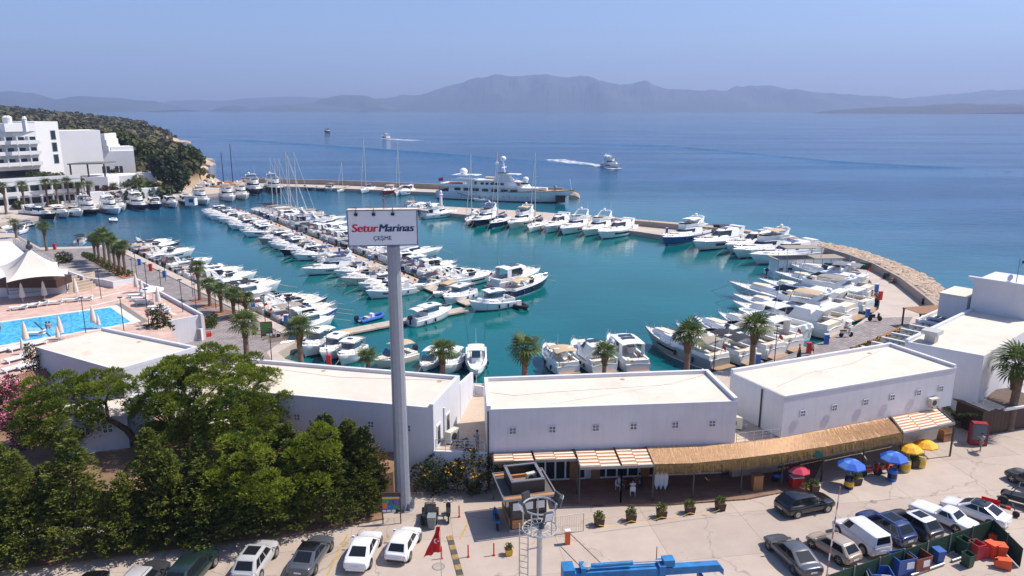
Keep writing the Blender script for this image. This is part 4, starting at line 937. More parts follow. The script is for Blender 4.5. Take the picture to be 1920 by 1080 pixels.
# -- flybridge yacht, 16 m
def flybridge():
    h = Hull(16, 4.6, 1.5, 2.4, .11, 2.4); t, H_ = base_boat('flybridge_yacht', h)
    obj('hull_window', h.strip(.38,.62,.5,.7,6), GLASS, H_)
    c, g = cabin(-3.6, 5.6, 1.85, 1.0, 2.4, 1.75, 2.75, 1.2, 0, .15, .05); obj('foredeck_cabin', c, GEL, t, smooth=True, ang=35)
    c, g = cabin(-4.6, 3.0, 1.85, 1.5, 2.2, 1.9, 3.65, 2.0, .1, .14, .05); s = obj('saloon', c, GEL, t, smooth=True, ang=35)
    obj('saloon_window', g(.36,.82,(0,8,9)), GLASS, s); obj('saloon_door', MB().bx(-4.64,-4.58,-1.2,1.2,1.95,3.5), GLASS, s)
    obj('fly_deck', MB().prism(outline(-6.8,1.2,1.75,1.3,1.6),3.68,3.86), GEL, t)
    c, g = cabin(-4.4, 1.2, 1.7, 1.25, 1.6, 3.86, 4.5, .5, 0, -.04, .0); m = MB()
    lo = outline(-5.2,1.2,1.72,1.3,1.6); m.loft([[(x,y,3.86) for x,y in lo],[(x*1.01,y*1.04,4.5) for x,y in lo],[(x*.96,y*.93,4.5) for x,y in lo],[(x*.95,y*.9,3.95) for x,y in lo]],False,True); obj('fly_coaming', m, GEL, t)
    obj('fly_seat', MB().bx(-4.6,-3.9,-1.4,1.4,3.95,4.4).bx(-3.9,-2.0,.8,1.45,3.95,4.35), CUSH, t); obj('helm_seat', MB().bx(-.4,.3,-1.2,-.2,3.95,4.8), CUSH, t)
    obj('fly_windscreen', g(1.0,1.5,(0,1,7,8,9),.0), GLASS, t)
    a = MB()
    for sg in (1,-1): a.loft([[(-4.6,sg*1.75,4.3),(-3.4,sg*1.75,4.3),(-3.4,sg*1.62,4.3),(-4.6,sg*1.62,4.3)],[(-5.6,sg*1.45,5.7),(-5.0,sg*1.45,5.7),(-5.0,sg*1.33,5.7),(-5.6,sg*1.33,5.7)]])
    a.bx(-5.65,-4.95,-1.5,1.5,5.68,5.82); obj('radar_arch', a, GEL, t)
    obj('radar_dome', MB().lathe([(.05,0),(.3,.1),(.36,.35),(.25,.6),(.03,.72)],12,(-5.3,-.5,5.82)), GEL, t, smooth=True); obj('radar_bar', MB().bx(-5.5,-5.1,.1,1.1,5.95,6.05).tube((-5.3,.6,5.8),(-5.3,.6,6),.08), GEL, t)
    obj('bimini', canvas_top(-4.9,-1.3,1.5,5.5,.2), CVS, t, smooth=True); obj('bimini_frame', bim_frame(-4.9,-1.3,1.45,5.5,4.4), STEEL, t)
    obj('cockpit_sole', MB().bx(-7.8,-4.6,-1.8,1.8,1.5,1.56), TEAK, t); [obj('coaming', MB().bx(*q_), GEL, t) for q_ in ((-7.9,-4.4,1.82,2.02,1.4,2.2), (-7.9,-4.4,-2.02,-1.82,1.4,2.2), (-7.98,-7.8,-1.9,1.0,1.4,2.2))]
    obj('cockpit_seat', MB().bx(-7.75,-7.0,-1.7,1.0,1.56,2.0), CUSH, t); obj('fly_pillar', MB().tube((-6.5,1.6,2),(-6.5,1.6,3.7),.07).tube((-6.5,-1.6,2),(-6.5,-1.6,3.7),.07), GEL, t)
    obj('swim_platform', MB().bx(-9.1,-7.95,-1.9,1.9,.4,.52), TEAK, t)
    obj('sun_pad', MB().prism([(2.9,-.9),(4.6,-.6),(4.6,.6),(2.9,.9)],2.78,2.9), CUSH, t)
    obj('bow_rail', h.rail(.45,.985,.65,9,.03), STEEL, t); obj('antenna', MB().tube((-5.3,1.2,5.8),(-5.6,1.2,8.4),.03,.012,4), FRAMEW, t)
    fenders(t, h, 3); return proto(t)
TYPE['fly'] = flybridge()
# -- sport yacht with big dark coupe roof, 15 m
def coupe():
    h = Hull(15, 4.3, 1.4, 2.1, .13, 2.5); t, H_ = base_boat('sport_yacht', h)
    obj('hull_window', h.strip(.3,.7,.48,.75,8), GLASS, H_)
    c, g = cabin(-4.8, 5.4, 1.75, .9, 3.0, 1.6, 2.45, 1.4, 0, .2, .05); obj('foredeck_cabin', c, GEL, t, smooth=True, ang=35)
    c, g = cabin(-5.0, 2.6, 1.7, 1.3, 2.6, 2.0, 3.5, 2.6, .4, .25, .08); s = obj('coupe_roof', c, GEL, t, smooth=True, ang=40)
    obj('coupe_glass', g(.2,.86,(0,9)), GLASS, s); obj('sunroof', MB().box((-1.9,0,3.6),(2.0,1.7,.05)), GLASS, s)
    a = MB()
    for sg in (1,-1): a.loft([[(-5.6,sg*1.7,2.2),(-4.0,sg*1.7,2.2),(-4.0,sg*1.55,2.2),(-5.6,sg*1.55,2.2)],[(-6.3,sg*1.5,3.6),(-5.4,sg*1.5,3.6),(-5.4,sg*1.35,3.6),(-6.3,sg*1.35,3.6)]])
    obj('radar_arch', a.bx(-6.35,-5.35,-1.52,1.52,3.56,3.72), GEL, t)
    obj('cockpit_sole', MB().bx(-7.2,-4.9,-1.7,1.7,1.42,1.48), TEAK, t); [obj('coaming', MB().bx(*q_), GEL, t) for q_ in ((-7.3,-4.7,1.7,1.9,1.35,2.1), (-7.3,-4.7,-1.9,-1.7,1.35,2.1))]; obj('aft_sun_pad', MB().bx(-7.3,-6.1,-1.5,1.5,1.48,2.0), CUSH, t)
    obj('swim_platform', MB().bx(-8.5,-7.4,-1.75,1.75,.38,.5), TEAK, t); obj('bow_rail', h.rail(.48,.985,.55,8,.028), STEEL, t)
    obj('sun_pad', MB().prism([(2.4,-.9),(4.2,-.5),(4.2,.5),(2.4,.9)],2.5,2.6), CUSH, t)
    fenders(t, h, 3); return proto(t)
TYPE['coupe'] = coupe()
# -- pilothouse, 7.5 m
def pilot():
    h = Hull(7.5, 2.7, .85, 1.5, .12, 2.1); t, H_ = base_boat('pilothouse_boat', h)
    c, g = cabin(.1, 2.7, .95, .55, .9, .95, 1.65, .4, 0, .15, .04); obj('fore_cabin', c, GEL, t, smooth=True, ang=35)
    c, g = cabin(-1.6, 1.1, 1.02, .92, .45, .95, 2.55, .35, .05, .1, .06); s = obj('wheelhouse', c, GEL, t, smooth=True, ang=35)
    obj('wheelhouse_window', g(.48,.86), GLASSB, s); obj('roof', canvas_top(-2.1,1.0,1.0,2.6,.08,.08), GEL, s, smooth=True); obj('roof_hatch', MB().box((-.4,0,2.72),(.6,.6,.06)), GLASS, s)
    obj('cockpit_sole', MB().bx(-3.5,-1.6,-1.0,1.0,.84,.9), DECKW, t); [obj('coaming', MB().bx(*q_), GEL, t) for q_ in ((-3.6,-1.5,1.02,1.18,.8,1.35), (-3.6,-1.5,-1.18,-1.02,.8,1.35), (-3.72,-3.55,-1.1,1.1,.8,1.35))]
    obj('aft_canopy', canvas_top(-3.5,-1.6,.98,2.35,.15), CVS, t, smooth=True); obj('canopy_frame', bim_frame(-3.5,-1.6,.95,2.38,1.3), STEEL, t)
    e = obj('outboard_motor', outboard(-4.0,0,.9), BLACK, t); obj('bow_rail', h.rail(.45,.98,.45,6), STEEL, t)
    obj('life_ring', MB().lathe([(.3,-.05),(.36,0),(.3,.05),(.2,.05),(.16,0),(.2,-.05)],12).xf(Matrix.Translation((-1.62,.6,1.9))@Matrix.Rotation(R(90),4,'Y')), ORANGE, t)
    fenders(t, h, 2); return proto(t)
TYPE['pilot'] = pilot()
# -- open day boat with outboard, 6 m
def dayboat():
    h = Hull(6.2, 2.3, .75, 1.05, .13, 2.2); t, H_ = base_boat('day_boat', h)
    obj('cockpit_well', MB().bx(-2.7,.9,-.82,.82,.74,.8), GREYH, t); [obj('coaming', MB().bx(*q_), GEL, t) for q_ in ((-2.8,1.0,.82,1.0,.7,1.0), (-2.8,1.0,-1.0,-.82,.7,1.0), (-2.95,-2.75,-.9,.9,.7,1.0))]
    [obj('seat', MB().bx(*q_), CUSH, t) for q_ in ((-2.6,-2.0,-.8,.8,.8,1.1), (-1.1,-.6,-.7,.7,.8,1.2))]; obj('console', MB().bx(.1,.7,-.75,.75,.8,1.35), GEL, t)
    obj('windscreen', MB().quad((1.0,-.85,1.1),(1.0,.85,1.1),(.55,.8,1.65),(.55,-.8,1.65)).quad((1.0,.85,1.1),(.2,.95,1.05),(.1,.92,1.5),(.55,.8,1.65)).quad((.2,-.95,1.05),(1.0,-.85,1.1),(.55,-.8,1.65),(.1,-.92,1.5)), GLASSB, t)
    obj('bow_cushion', MB().prism([(1.2,-.6),(2.3,-.3),(2.3,.3),(1.2,.6)],1.0,1.08), CUSH, t)
    obj('bimini', canvas_top(-2.5,.3,.98,2.15,.16), CVS, t, smooth=True); obj('bimini_frame', bim_frame(-2.5,.3,.95,2.15,.95), STEEL, t)
    e = obj('outboard_motor', outboard(-3.35,0,.75), BLACK, t); obj('bow_rail', h.rail(.6,.98,.3,5,.02), STEEL, t); return proto(t)
TYPE['day'] = dayboat()
# -- covered boat under a fitted tarpaulin, 6.5 m
def covered():
    h = Hull(6.6, 2.4, .8, 1.15, .12, 2.2); t, H_ = base_boat('covered_boat', h); m = MB(); rows = []
    for i in range(9):
        s_ = i/8; x = -3.2+5.6*s_; hb_ = h.hb(min(.97,(x+3.3)/6.6))*.97; z = h.sz((x+3.3)/6.6); pk = .75*math.sin(math.pi*min(1,(s_*.8+.2)))**.8
        rows.append([(x,hb_,z-.12),(x,hb_,z+.06),(x,hb_*.6,z+pk*.7),(x,0,z+pk),(x,-hb_*.6,z+pk*.7),(x,-hb_,z+.06),(x,-hb_,z-.12)])
    obj('tarpaulin', m.loft(rows,True,True,False), CV2, t, smooth=True, ang=50); obj('outboard_motor', outboard(-3.5,0,.8), BLACK, t); obj('bow_rail', h.rail(.62,.98,.3,5,.02), STEEL, t); return proto(t)
TYPE['cover'] = covered()
# -- centre console, 8.5 m
def console():
    h = Hull(8.4, 2.8, .95, 1.4, .12, 2.0); t, H_ = base_boat('centre_console_boat', h)
    obj('cockpit_sole', MB().prism([(-3.9,-1.1),(1.6,-1.1),(3.0,-.45),(3.0,.45),(1.6,1.1),(-3.9,1.1)],.94,1.0).xf(Matrix.Translation((0,0,.04))), DECKW, t)
    m = MB(); lo = outline(-4.1,4.1,1.36,.9,1.6); m.loft([[(x,y*.99,1.0) for x,y in lo],[(x,y*.99,1.55) for x,y in lo],[(x*.93,y*.86,1.55) for x,y in lo],[(x*.93,y*.86,1.0) for x,y in lo]],False,False); obj('gunwale', m, GEL, t)
    obj('console', MB().loft([[(-.9,-.6,1),(.8,-.6,1),(.8,.6,1),(-.9,.6,1)],[(-.7,-.55,2.2),(.4,-.55,2.2),(.4,.55,2.2),(-.7,.55,2.2)]]), GEL, t); obj('windscreen', MB().quad((.62,-.55,1.75),(.62,.55,1.75),(.3,.5,2.7),(.3,-.5,2.7)), GLASSB, t)
    obj('hardtop', canvas_top(-1.6,.9,1.05,2.9,.08,.09), GEL, t, smooth=True); m = MB()
    for x in (-1.2,.4):
        for y in (-.65,.65): m.tube((x,y,1),(x,y*1.3,2.9),.035)
    obj('top_support', m, STEEL, t)
    for y in (-.95,.95): obj('rod', MB().tube((-1.2,y,2.9),(-2.6,y*1.7,8.2),.025,.01,4), BLACK, t)
    obj('antenna', MB().tube((-.6,0,2.9),(-.9,0,5.2),.02,.01,4), FRAMEW, t); obj('seat', MB().bx(-1.9,-1.2,-.6,.6,1,1.6), CUSH, t)
    for y in (-.4,.4): obj('outboard_motor', outboard(-4.55,y,1.0), GEL, t)
    fenders(t, h, 3); return proto(t)
TYPE['console'] = console()
# -- sailing yacht, 13 m
def sail(L=13., mast=18.5):
    h = Hull(L, 3.8, 1.1, 1.45, .07, 2.0); t, H_ = base_boat('sailing_yacht', h)
    c, g = cabin(-1.6, 3.6, 1.25, .7, 1.6, 1.2, 1.72, .4, 0, .2, .06); s = obj('coachroof', c, GEL, t, smooth=True, ang=35); obj('cabin_window', g(.3,.72,(0,3,4,5,9)), GLASS, s)
    obj('cockpit_sole', MB().bx(-5.9,-1.7,-.9,.9,1.12,1.17), TEAK, t); [obj('coaming', MB().bx(*q_), GEL, t) for q_ in ((-5.6,-1.6,1.0,1.25,1.1,1.5), (-5.6,-1.6,-1.25,-1.0,1.1,1.5))]
    obj('sprayhood', canvas_top(-2.3,-.9,1.15,2.15,.3,.05).prism([(-.95,-1.1),(-.85,-1.1),(-.85,1.1),(-.95,1.1)],1.7,2.25), CVS, t, smooth=True, ang=30)
    obj('wheel', MB().lathe([(.5,-.03),(.54,0),(.5,.03),(.46,0)],14).xf(Matrix.Translation((-4.6,0,1.9))@Matrix.Rotation(R(90),4,'Y')).tube((-4.6,0,1.1),(-4.6,0,1.9),.08), STEEL, t)
    m_ = obj('mast', MB().tube((1.1,0,1.5),(1.1,0,mast),.13,.09,8), ALU, t); obj('spreader', MB().tube((1.1,-1.0,mast*.42),(1.1,1.0,mast*.42),.04).tube((1.1,-.75,mast*.7),(1.1,.75,mast*.7),.035), ALU, m_)
    obj('boom', MB().tube((1.0,0,2.6),(-4.2,0,2.7),.1), ALU, t); obj('sail_cover', MB().loft([[(x,.16*math.cos(a),2.86+.2*math.sin(a)) for a in [k*math.pi/3 for k in range(6)]] for x in (.9,-1.5,-4.1)]), CVS, t, smooth=True)
    r = MB(); r.tube((6.2,0,1.5),(1.2,0,mast*.97),.06,.04,5); obj('furled_jib', r, M('furled_sail',(.62,.60,.55),.8), t)
    r = MB(); r.tube((-6.3,0,1.3),(1.1,0,mast-.1),.022,.022,3,False)
    for sg in (1,-1): r.tube((.8,sg*1.75,1.25),(1.1,sg*1.0,mast*.42),.02,.02,3,False).tube((1.1,sg*1.0,mast*.42),(1.1,sg*.75,mast*.7),.02,.02,3,False).tube((1.1,sg*.75,mast*.7),(1.1,0,mast),.02,.02,3,False)
    obj('rigging', r, GREYM, t); obj('lifeline', h.rail(.05,.97,.6,9,.015), STEEL, t); fenders(t, h, 3); return proto(t)
TYPE['sail'] = sail()
# -- inflatable, 4.5 m
def rib():
    t = thing('inflatable_boat', None, 'boat'); pts = []
    for k in range(15):
        a = -math.pi/2+math.pi*k/14; pts.append((1.0+1.1*math.cos(a), .72*math.sin(a), .32+.15*max(0,math.cos(a))))
    pts = [(-2.2,-.72,.3)]+pts+[(-2.2,.72,.3)]; m = MB()
    m.path(pts,.26,8); obj('tube', m, CVS, t, smooth=True, ang=60); obj('floor', MB().bx(-2.0,1.2,-.55,.55,.1,.2), GREYH, t); obj('seat', MB().bx(-.9,-.4,-.5,.5,.2,.62), CUSH, t); obj('console', MB().bx(.0,.4,-.35,.35,.2,.95), GEL, t)
    obj('outboard_motor', outboard(-2.45,0,.4), BLACK, t); return proto(t)
TYPE['rib'] = rib()
BASEL = dict(express=10, hardtop=10, fly=16, coupe=15, pilot=7.5, day=6.2, cover=6.6, console=8.4, sail=13, rib=4.4)
BEAM = dict(express=3.2, hardtop=3.2, fly=4.6, coupe=4.3, pilot=2.7, day=2.3, cover=2.4, console=2.8, sail=3.8, rib=2.0)
LMAX = dict(express=12.5, hardtop=12.5, fly=17.5, coupe=17, pilot=9, day=7, cover=7, console=9, sail=15, rib=5.5)
KIND = dict(express='sport cruiser', hardtop='hardtop cruiser', fly='flybridge yacht', coupe='sport yacht', pilot='pilothouse boat', day='day boat', cover='tarpaulin-covered boat', console='centre console boat', sail='sailing yacht', rib='inflatable boat')
HULLC = dict(white=HW, navy=NAVY, blue=BLUEH, black=BLACKH, red=REDH, grey=GREYH, cream=CREAM)
brnd = random.Random(21); LINES = []
def boat(ty, bow, stern, where, hull='white', canvas=None, stripe=None, hscale=None, skip=(), world=False, glass=None, lx=1.0):
    """place a boat with its bow and stern at two surveyed points"""
    a = Vector(bow) if world else Vector(xy(G(bow[0], bow[1], WATER))); b = Vector(stern) if world else Vector(xy(G(stern[0], stern[1], WATER)))
    d = a-b; L_ = d.length
    if not world and L_ > LMAX[ty]*lx: b = a-d*(LMAX[ty]*lx/L_); d = a-b; L_ = d.length
    k = L_/BASEL[ty]; ks = hscale or k**.75
    canvas = canvas or brnd.choice(['black','navy','white','grey','beige','black','taupe','white'])
    rec = {'boat_canvas': CANV[canvas], 'boat_cover': CANV[canvas]}
    if hull != 'white': rec['hull_gelcoat'] = HULLC[hull]
    sc_ = stripe or brnd.choice(['navy','black','red','grey','navy'])
    rec['hull_stripe'] = HULLC[sc_] if hull == 'white' else HW
    if glass: rec['dark_glass'] = glass
    look = {'express': f'{canvas} bimini', 'fly': f'{canvas} bimini', 'pilot': f'{canvas} canopy', 'day': f'{canvas} bimini', 'cover': f'{canvas} cover', 'sail': f'{canvas} cover', 'rib': f'{canvas} tubes'}.get(ty)
    if 'bimini' in skip: look = None
    lab = f'{hull+" " if ty != "rib" else ""}{KIND[ty]}' + (f' with {look}' if look else '') + ', ' + where
    c = (a+b)/2
    if ty not in ('rib',) and a.length < 235 and 'sea' not in where and brnd.random() < .8:
        dn = d.normalized(); z0 = WATER+ks*(1.6 if ty in ('fly','coupe','sail') else 1.0); e = a+dn*ks*3.2; rp = MB()
        rp.path([(a.x-dn.x*.3,a.y-dn.y*.3,z0),(e.x,e.y,WATER-.1)],.03,4); ln_ = obj('mooring_line', rp, M('rope',(.35,.30,.24),.9), None); LINES.append(ln_)
    o_ = dup(TYPE[ty], (c.x, c.y, WATER), math.atan2(d.y, d.x), lab, 'boats moored in the marina', (k, ks, ks*(.86 if ty == 'fly' else 1)), rec, skip)
    if LINES:
        l_ = LINES.pop(); bpy.context.view_layer.update() if False else None; mw = Matrix.Translation(o_.location) @ o_.rotation_euler.to_matrix().to_4x4() @ Matrix.Diagonal((*o_.scale,1)); l_.data.transform(mw.inverted()); l_.parent = o_
    return o_

def mooring_row(a, b, out, kinds, where, side_gap=.08, setoff=1.3, jit=.05, n_max=60, start=0.0, lens=(.85, 1.2), names=None, seed=1, hulls=None):
    """boats side by side along a berth from a to b, sterns to the berth"""
    global brnd
    r_ = random.Random(seed); a, b = Vector(a), Vector(b); d = (b-a).normalized(); L_ = (b-a).length; s = start; i = 0
    while s < L_ and i < n_max:
        ty = kinds(i, s/L_, r_) ; k = r_.uniform(*lens); bm = BEAM[ty]*k**.75
        if s+bm > L_: break
        ctr = a+d*(s+bm/2); ln = BASEL[ty]*k; o_ = Vector(out).normalized(); o_.rotate(Matrix.Rotation(r_.uniform(-jit, jit), 2))
        st = ctr+o_*(setoff+r_.uniform(0,.9)); hl = r_.choices(['white','navy','black','blue','grey','cream','red'], hulls or [34,2.5,1.5,1.2,2,1,.6])[0]
        boat(ty, st+o_*ln, st, f'{ordn(i)} {where}', hl, None, world=True, skip=(('bimini','bimini_frame') if ty in ('express','fly') and r_.random() < .4 else ()))
        s += bm+side_gap*r_.uniform(.3,1.4); i += 1
    return i
# ---- long middle pontoon
PE, PF = G(886,570,-.75), G(446,394,-.75); pd = Vector(xy(PF))-Vector(xy(PE)); pl_ = pd.length; pd.normalize(); pn = Vector((pd.y,-pd.x))
PONT = M('pontoon_deck', (.44,.37,.30), .85, var=.12, scale=1); 
pt = thing('floating_pontoon', 'long floating pontoon crossing the middle of the marina', 'pontoon', (PE.x,PE.y,0), math.atan2(pd.y,pd.x))
nseg = 12
for k in range(nseg):
    s = obj('pontoon_deck', MB().bx(k*pl_/nseg+.04,(k+1)*pl_/nseg-.04,-1.3,1.3,-.95,-.72), PONT, pt); obj('float', MB().bx(k*pl_/nseg+1,(k+1)*pl_/nseg-1,-1.15,1.15,-1.7,-.95), DGREY, s)
g0, g1 = G(572,636,-.7), G(872,579,-.75); gd = Vector(xy(g1))-Vector(xy(g0))
gp = thing('access_pontoon', 'access pontoon leading from the promenade to the long pontoon', 'pontoon', (g0.x,g0.y,0), math.atan2(gd.y,gd.x)); gl = gd.length
for k in range(5):
    s = obj('pontoon_deck', MB().bx(k*gl/5+.04,(k+1)*gl/5-.04,-1.2,1.2,-.95,-.70), PONT, gp); obj('float', MB().bx(k*gl/5+1,(k+1)*gl/5-1,-1.05,1.05,-1.7,-.95), DGREY, s)
gw = tag(obj('gangway', MB().bx(-5.5,.3,-.8,.8,-.1,.02).bx(-5.5,.3,-.85,-.8,.0,.9).bx(-5.5,.3,.8,.85,.0,.9), M('gangway_wood',(.33,.27,.22),.8), loc=(g0.x,g0.y,-.35), rz=math.atan2(gd.y,gd.x)), 'short railed gangway between promenade and access pontoon', 'gangway')
for k in range(11):
    p = PE+Vector((pd.x,pd.y,0))*(6+k*12.5)+Vector((pn.x,pn.y,0))*(.9 if k % 2 else -.9)
    t = thing('service_pedestal', f'blue service pedestal, {ordn(k)} from the near end of the long pontoon', 'pedestal', (p.x,p.y,-.72), 0, 'service pedestals'); obj('pillar', MB().bx(-.22,.22,-.18,.18,0,1.05), BLUE, t); obj('cap', MB().prism([(-.26,-.22),(.26,-.22),(.26,.22),(-.26,.22)],1.05,1.2), FRAMEW, t)
nearL = lambda i, u, r_: r_.choices(['express','hardtop','pilot','day','cover','fly'], [6,4,1.8,1.8,1.0,.4 if u > .15 else 0])[0]
nearR = lambda i, u, r_: 'sail' if u > .79 else r_.choices(['express','hardtop','pilot','day','cover','fly'], [4,4,1.2,1.0,.7,1.4])[0]
P0 = Vector(xy(PE)); P1 = Vector(xy(PF))
mooring_row(P0+pd*13-pn*1.4, P1-pn*1.4, -pn, nearL, 'from near end, long pontoon near side', seed=5, lens=(.76,1.0))
mooring_row(P0+pd*13+pn*1.4, P1+pn*1.4, pn, nearR, 'from near end, long pontoon far side', seed=8, lens=(.8,1.08), hulls=[34,2.5,1.5,.6,2,1.5,.5])
# near end of the pontoon, one by one
boat('pilot', (848,592), (772,612), 'lying alone at the access pontoon near the sign pole', 'white', 'white')
boat('pilot', (880,586), (958,573), 'pointing left at the head of the long pontoon', 'white', 'grey', hscale=1.25)
boat('express', (1028,533), (952,558), 'navy side stripe, outermost right at the pontoon head', 'navy', 'beige', hscale=1.0)
boat('hardtop', (1013,523), (915,545), 'second from the head of the long pontoon', 'white', 'beige', hscale=1.25)
boat('day', (812,562), (862,543), 'nearest the head on the pontoon near side', 'white', 'beige', hscale=1.0)
boat('pilot', (832,575), (885,555), 'purple windows, tied at the pontoon head corner', 'white', 'grey')
boat('day', (775,548), (830,530), 'dark canopy, third from the pontoon head, near side', 'white', 'black')
boat('rib', (985,582), (958,568), 'dark dinghy behind the white cabin boat stern', 'white', 'black')
boat('rib', (718,594), (672,606), 'blue inflatable alongside the access pontoon', 'white', 'blue', hscale=1.1)
# ---- promenade quay on the left
qa, qb = Vector(xy(G(224,461))), Vector(xy(G(548,620))); qd = (qb-qa).normalized(); qn = Vector((-qd.y,qd.x)); qn = qn if qn.x > 0 else -qn
mooring_row(qa, qb, qn, lambda i, u, r_: r_.choices(['express','pilot','day','cover','hardtop'], [4,1.2,3,1.6,1.2 if u < .5 else .6])[0], 'from far end of the left promenade', seed=14, lens=(.75,1.05), setoff=.9)
boat('day', (158,452), (142,466), 'moored alone at the short quay by the palms', 'white', 'black')
# ---- hotel quay
for k, (ty, bow, st, hl, cv) in enumerate([('coupe',(108,414),(48,407),'black','black'),('express',(130,410),(88,400),'white','white'),('express',(155,408),(115,397),'white','grey'),('fly',(184,406),(140,391),'black','navy'),('fly',(224,404),(188,390),'white','white'),('express',(234,397),(206,386),'white','grey'),('fly',(273,397),(240,382),'navy','white'),('hardtop',(301,394),(268,380),'navy','beige'),('hardtop',(331,391),(300,378),'white','white'),('hardtop',(360,389),(330,376),'black','white'),('fly',(390,386),(358,371),'white','black'),('fly',(437,380),(404,361),'white','grey'),('fly',(462,376),(432,358),'cream','beige')]):
    boat(ty, bow, st, f'{ordn(k)} from left along the hotel quay', hl, cv)
boat('fly', (487,368), (450,344), 'left one of two large dark yachts at breakwater root', 'black', 'black', hscale=1.35, lx=1.4)
boat('fly', (527,365), (488,343), 'right one of two large dark yachts at breakwater root', 'black', 'navy', hscale=1.3, lx=1.4)
boat('rib', (213,417), (211,409), 'small tender drifting off the hotel quay', 'white', 'white')
for k, (ty, bow, st) in enumerate([('cover',(12,444),(-14,436)),('day',(70,424),(38,430)),('day',(38,416),(4,418)),('cover',(30,428),(2,432)),('day',(55,433),(30,440))]):
    boat(ty, bow, st, f'{ordn(k)} of the small boats by the left shore wall', 'white' if k != 1 else 'black')
# ---- outer breakwater
boat('rib', (585,357), (560,353), 'left of two dark inflatables at the breakwater', 'white', 'black', hscale=1.5); boat('rib', (603,358), (588,354), 'right of two dark inflatables at the breakwater', 'white', 'navy', hscale=1.3)
boat('day', (610,360), (634,354), 'low day boat beside the breakwater inflatables', 'grey', 'grey', hscale=1.4)
boat('sail', (632,362), (664,353), 'short-masted wooden boat on the outer breakwater', 'cream', 'beige', hscale=.62)
boat('sail', (677,364), (718,350), 'tall mast, furthest left yacht at outer breakwater', 'white', 'navy', hscale=1.12)
boat('express', (718,368), (757,353), 'dark red hull near the tall masts at breakwater', 'red', 'beige'); boat('sail', (742,369), (775,353), 'tall mast, nearest the superyacht stern', 'white', 'white', hscale=1.08)
boat('hardtop', (750,368), (790,356), 'white cruiser just left of the superyacht stern', 'white', 'white')
# ---- inner pier
for k, (ty, bow, st, hl, cv, hs) in enumerate([('sail',(874,424),(912,402),'white','white',1.06),('fly',(888,428),(945,404),'navy','navy',None),('sail',(919,430),(972,407),'navy','navy',1.12),('fly',(952,432),(1012,410),'cream','beige',None),('sail',(991,438),(1036,413),'white','black',1.12),('coupe',(1021,440),(1076,417),'white','beige',None),('fly',(1050,443),(1115,421),'white','beige',None),('fly',(1091,446),(1150,427),'white','navy',None),('coupe',(1120,451),(1197,432),'white','black',None)]):
    boat(ty, bow, st, f'{ordn(k)} from left along the inner pier', hl, cv, hscale=hs, skip=('bimini','bimini_frame') if k in (6,7) else ())
boat('fly', (858,404), (794,410), 'white yacht lying along the left tip of inner pier', 'white', 'white', hscale=.9); boat('express', (826,394), (775,399), 'dark red trim, behind the sign at the pier tip', 'red', 'white'); boat('express', (800,388), (760,392), 'furthest back at the inner pier tip', 'white', 'beige')
# ---- right hand quay
for k, (ty, bow, st, hl, cv, hs) in enumerate([('fly',(1240,463),(1330,441),'blue','white',1.15),('coupe',(1298,473),(1405,452),'white','navy',None),('coupe',(1358,479),(1460,460),'white','black',None),('fly',(1372,487),(1500,467),'white','beige',1.15),('coupe',(1403,498),(1540,482),'white','beige',1.2)]):
    boat(ty, bow, st, f'{ordn(k)} yacht after the gap on the curved quay', hl, cv, hscale=hs, lx=1.15)
for k, (ty, bow, st, hl, cv, hs) in enumerate([('express',(1209,640),(1350,694),'grey','taupe',1.3),('express',(1266,632),(1404,684),'white','black',1.2),('express',(1300,622),(1455,674),'white','taupe',1.35),('hardtop',(1345,612),(1490,660),'white','navy',1.3),('console',(1385,604),(1530,648),'white','white',1.5),('coupe',(1372,590),(1565,634),'white','beige',1.1),('fly',(1372,574),(1585,620),'white','beige',1.05),('coupe',(1365,552),(1600,600),'white','white',1.15),('fly',(1420,542),(1628,584),'white','taupe',1.0),('coupe',(1450,530),(1634,560),'white','white',1.05),('express',(1480,520),(1622,540),'white','grey',1.5)]):
    boat(ty, bow, st, f'{ordn(k)} from the palms, packed right-hand row', hl, cv, hscale=hs, lx=1.3)
boat('rib', (1340,676), (1322,690), 'grey dinghy behind the big grey cruiser stern', 'white', 'grey'); boat('rib', (1600,560), (1640,570), 'dark tender at the right-hand quay corner', 'white', 'black'); boat('day',(1560,610),(1600,622),'small open boat squeezed in the right-hand row','blue','white')
hb_ = thing('houseboat', 'boxy white houseboat with brown roof deck among the yachts', 'boat', (*xy(G(1513,515,WATER)),WATER), R(6), 'boats moored in the marina')
obj('hull', MB().prism(outline(-8,8,2.2,1.9,1.2),-.4,1.0), HW, hb_); obj('house', MB().bx(-7.2,6.0,-1.9,1.9,1.0,3.5), GEL, hb_); obj('roof_deck', MB().bx(-7.6,6.6,-2.1,2.1,3.5,3.65), CANV['taupe'], hb_)
for k in range(7): obj('window', MB().bx(-6.9+k*1.8,-6.0+k*1.8,-1.94,-1.9,1.2,1.9), GLASS, hb_); 
for k in range(8): obj('wall_batten', MB().bx(-7.15+k*1.8,-7.05+k*1.8,-1.95,-1.9,1.0,3.5), GREYH, hb_)
obj('sun_roof', MB().bx(-5.6,1.8,-1.9,1.9,5.6,5.72), CANV['taupe'], hb_)
for x in (-5.4,1.6):
    for y in (-1.8,1.8): obj('post', MB().tube((x,y,3.6),(x,y,5.6),.06), STEEL, hb_)
obj('outboard_motor', outboard(-8.4,0,.8), BLACK, hb_)
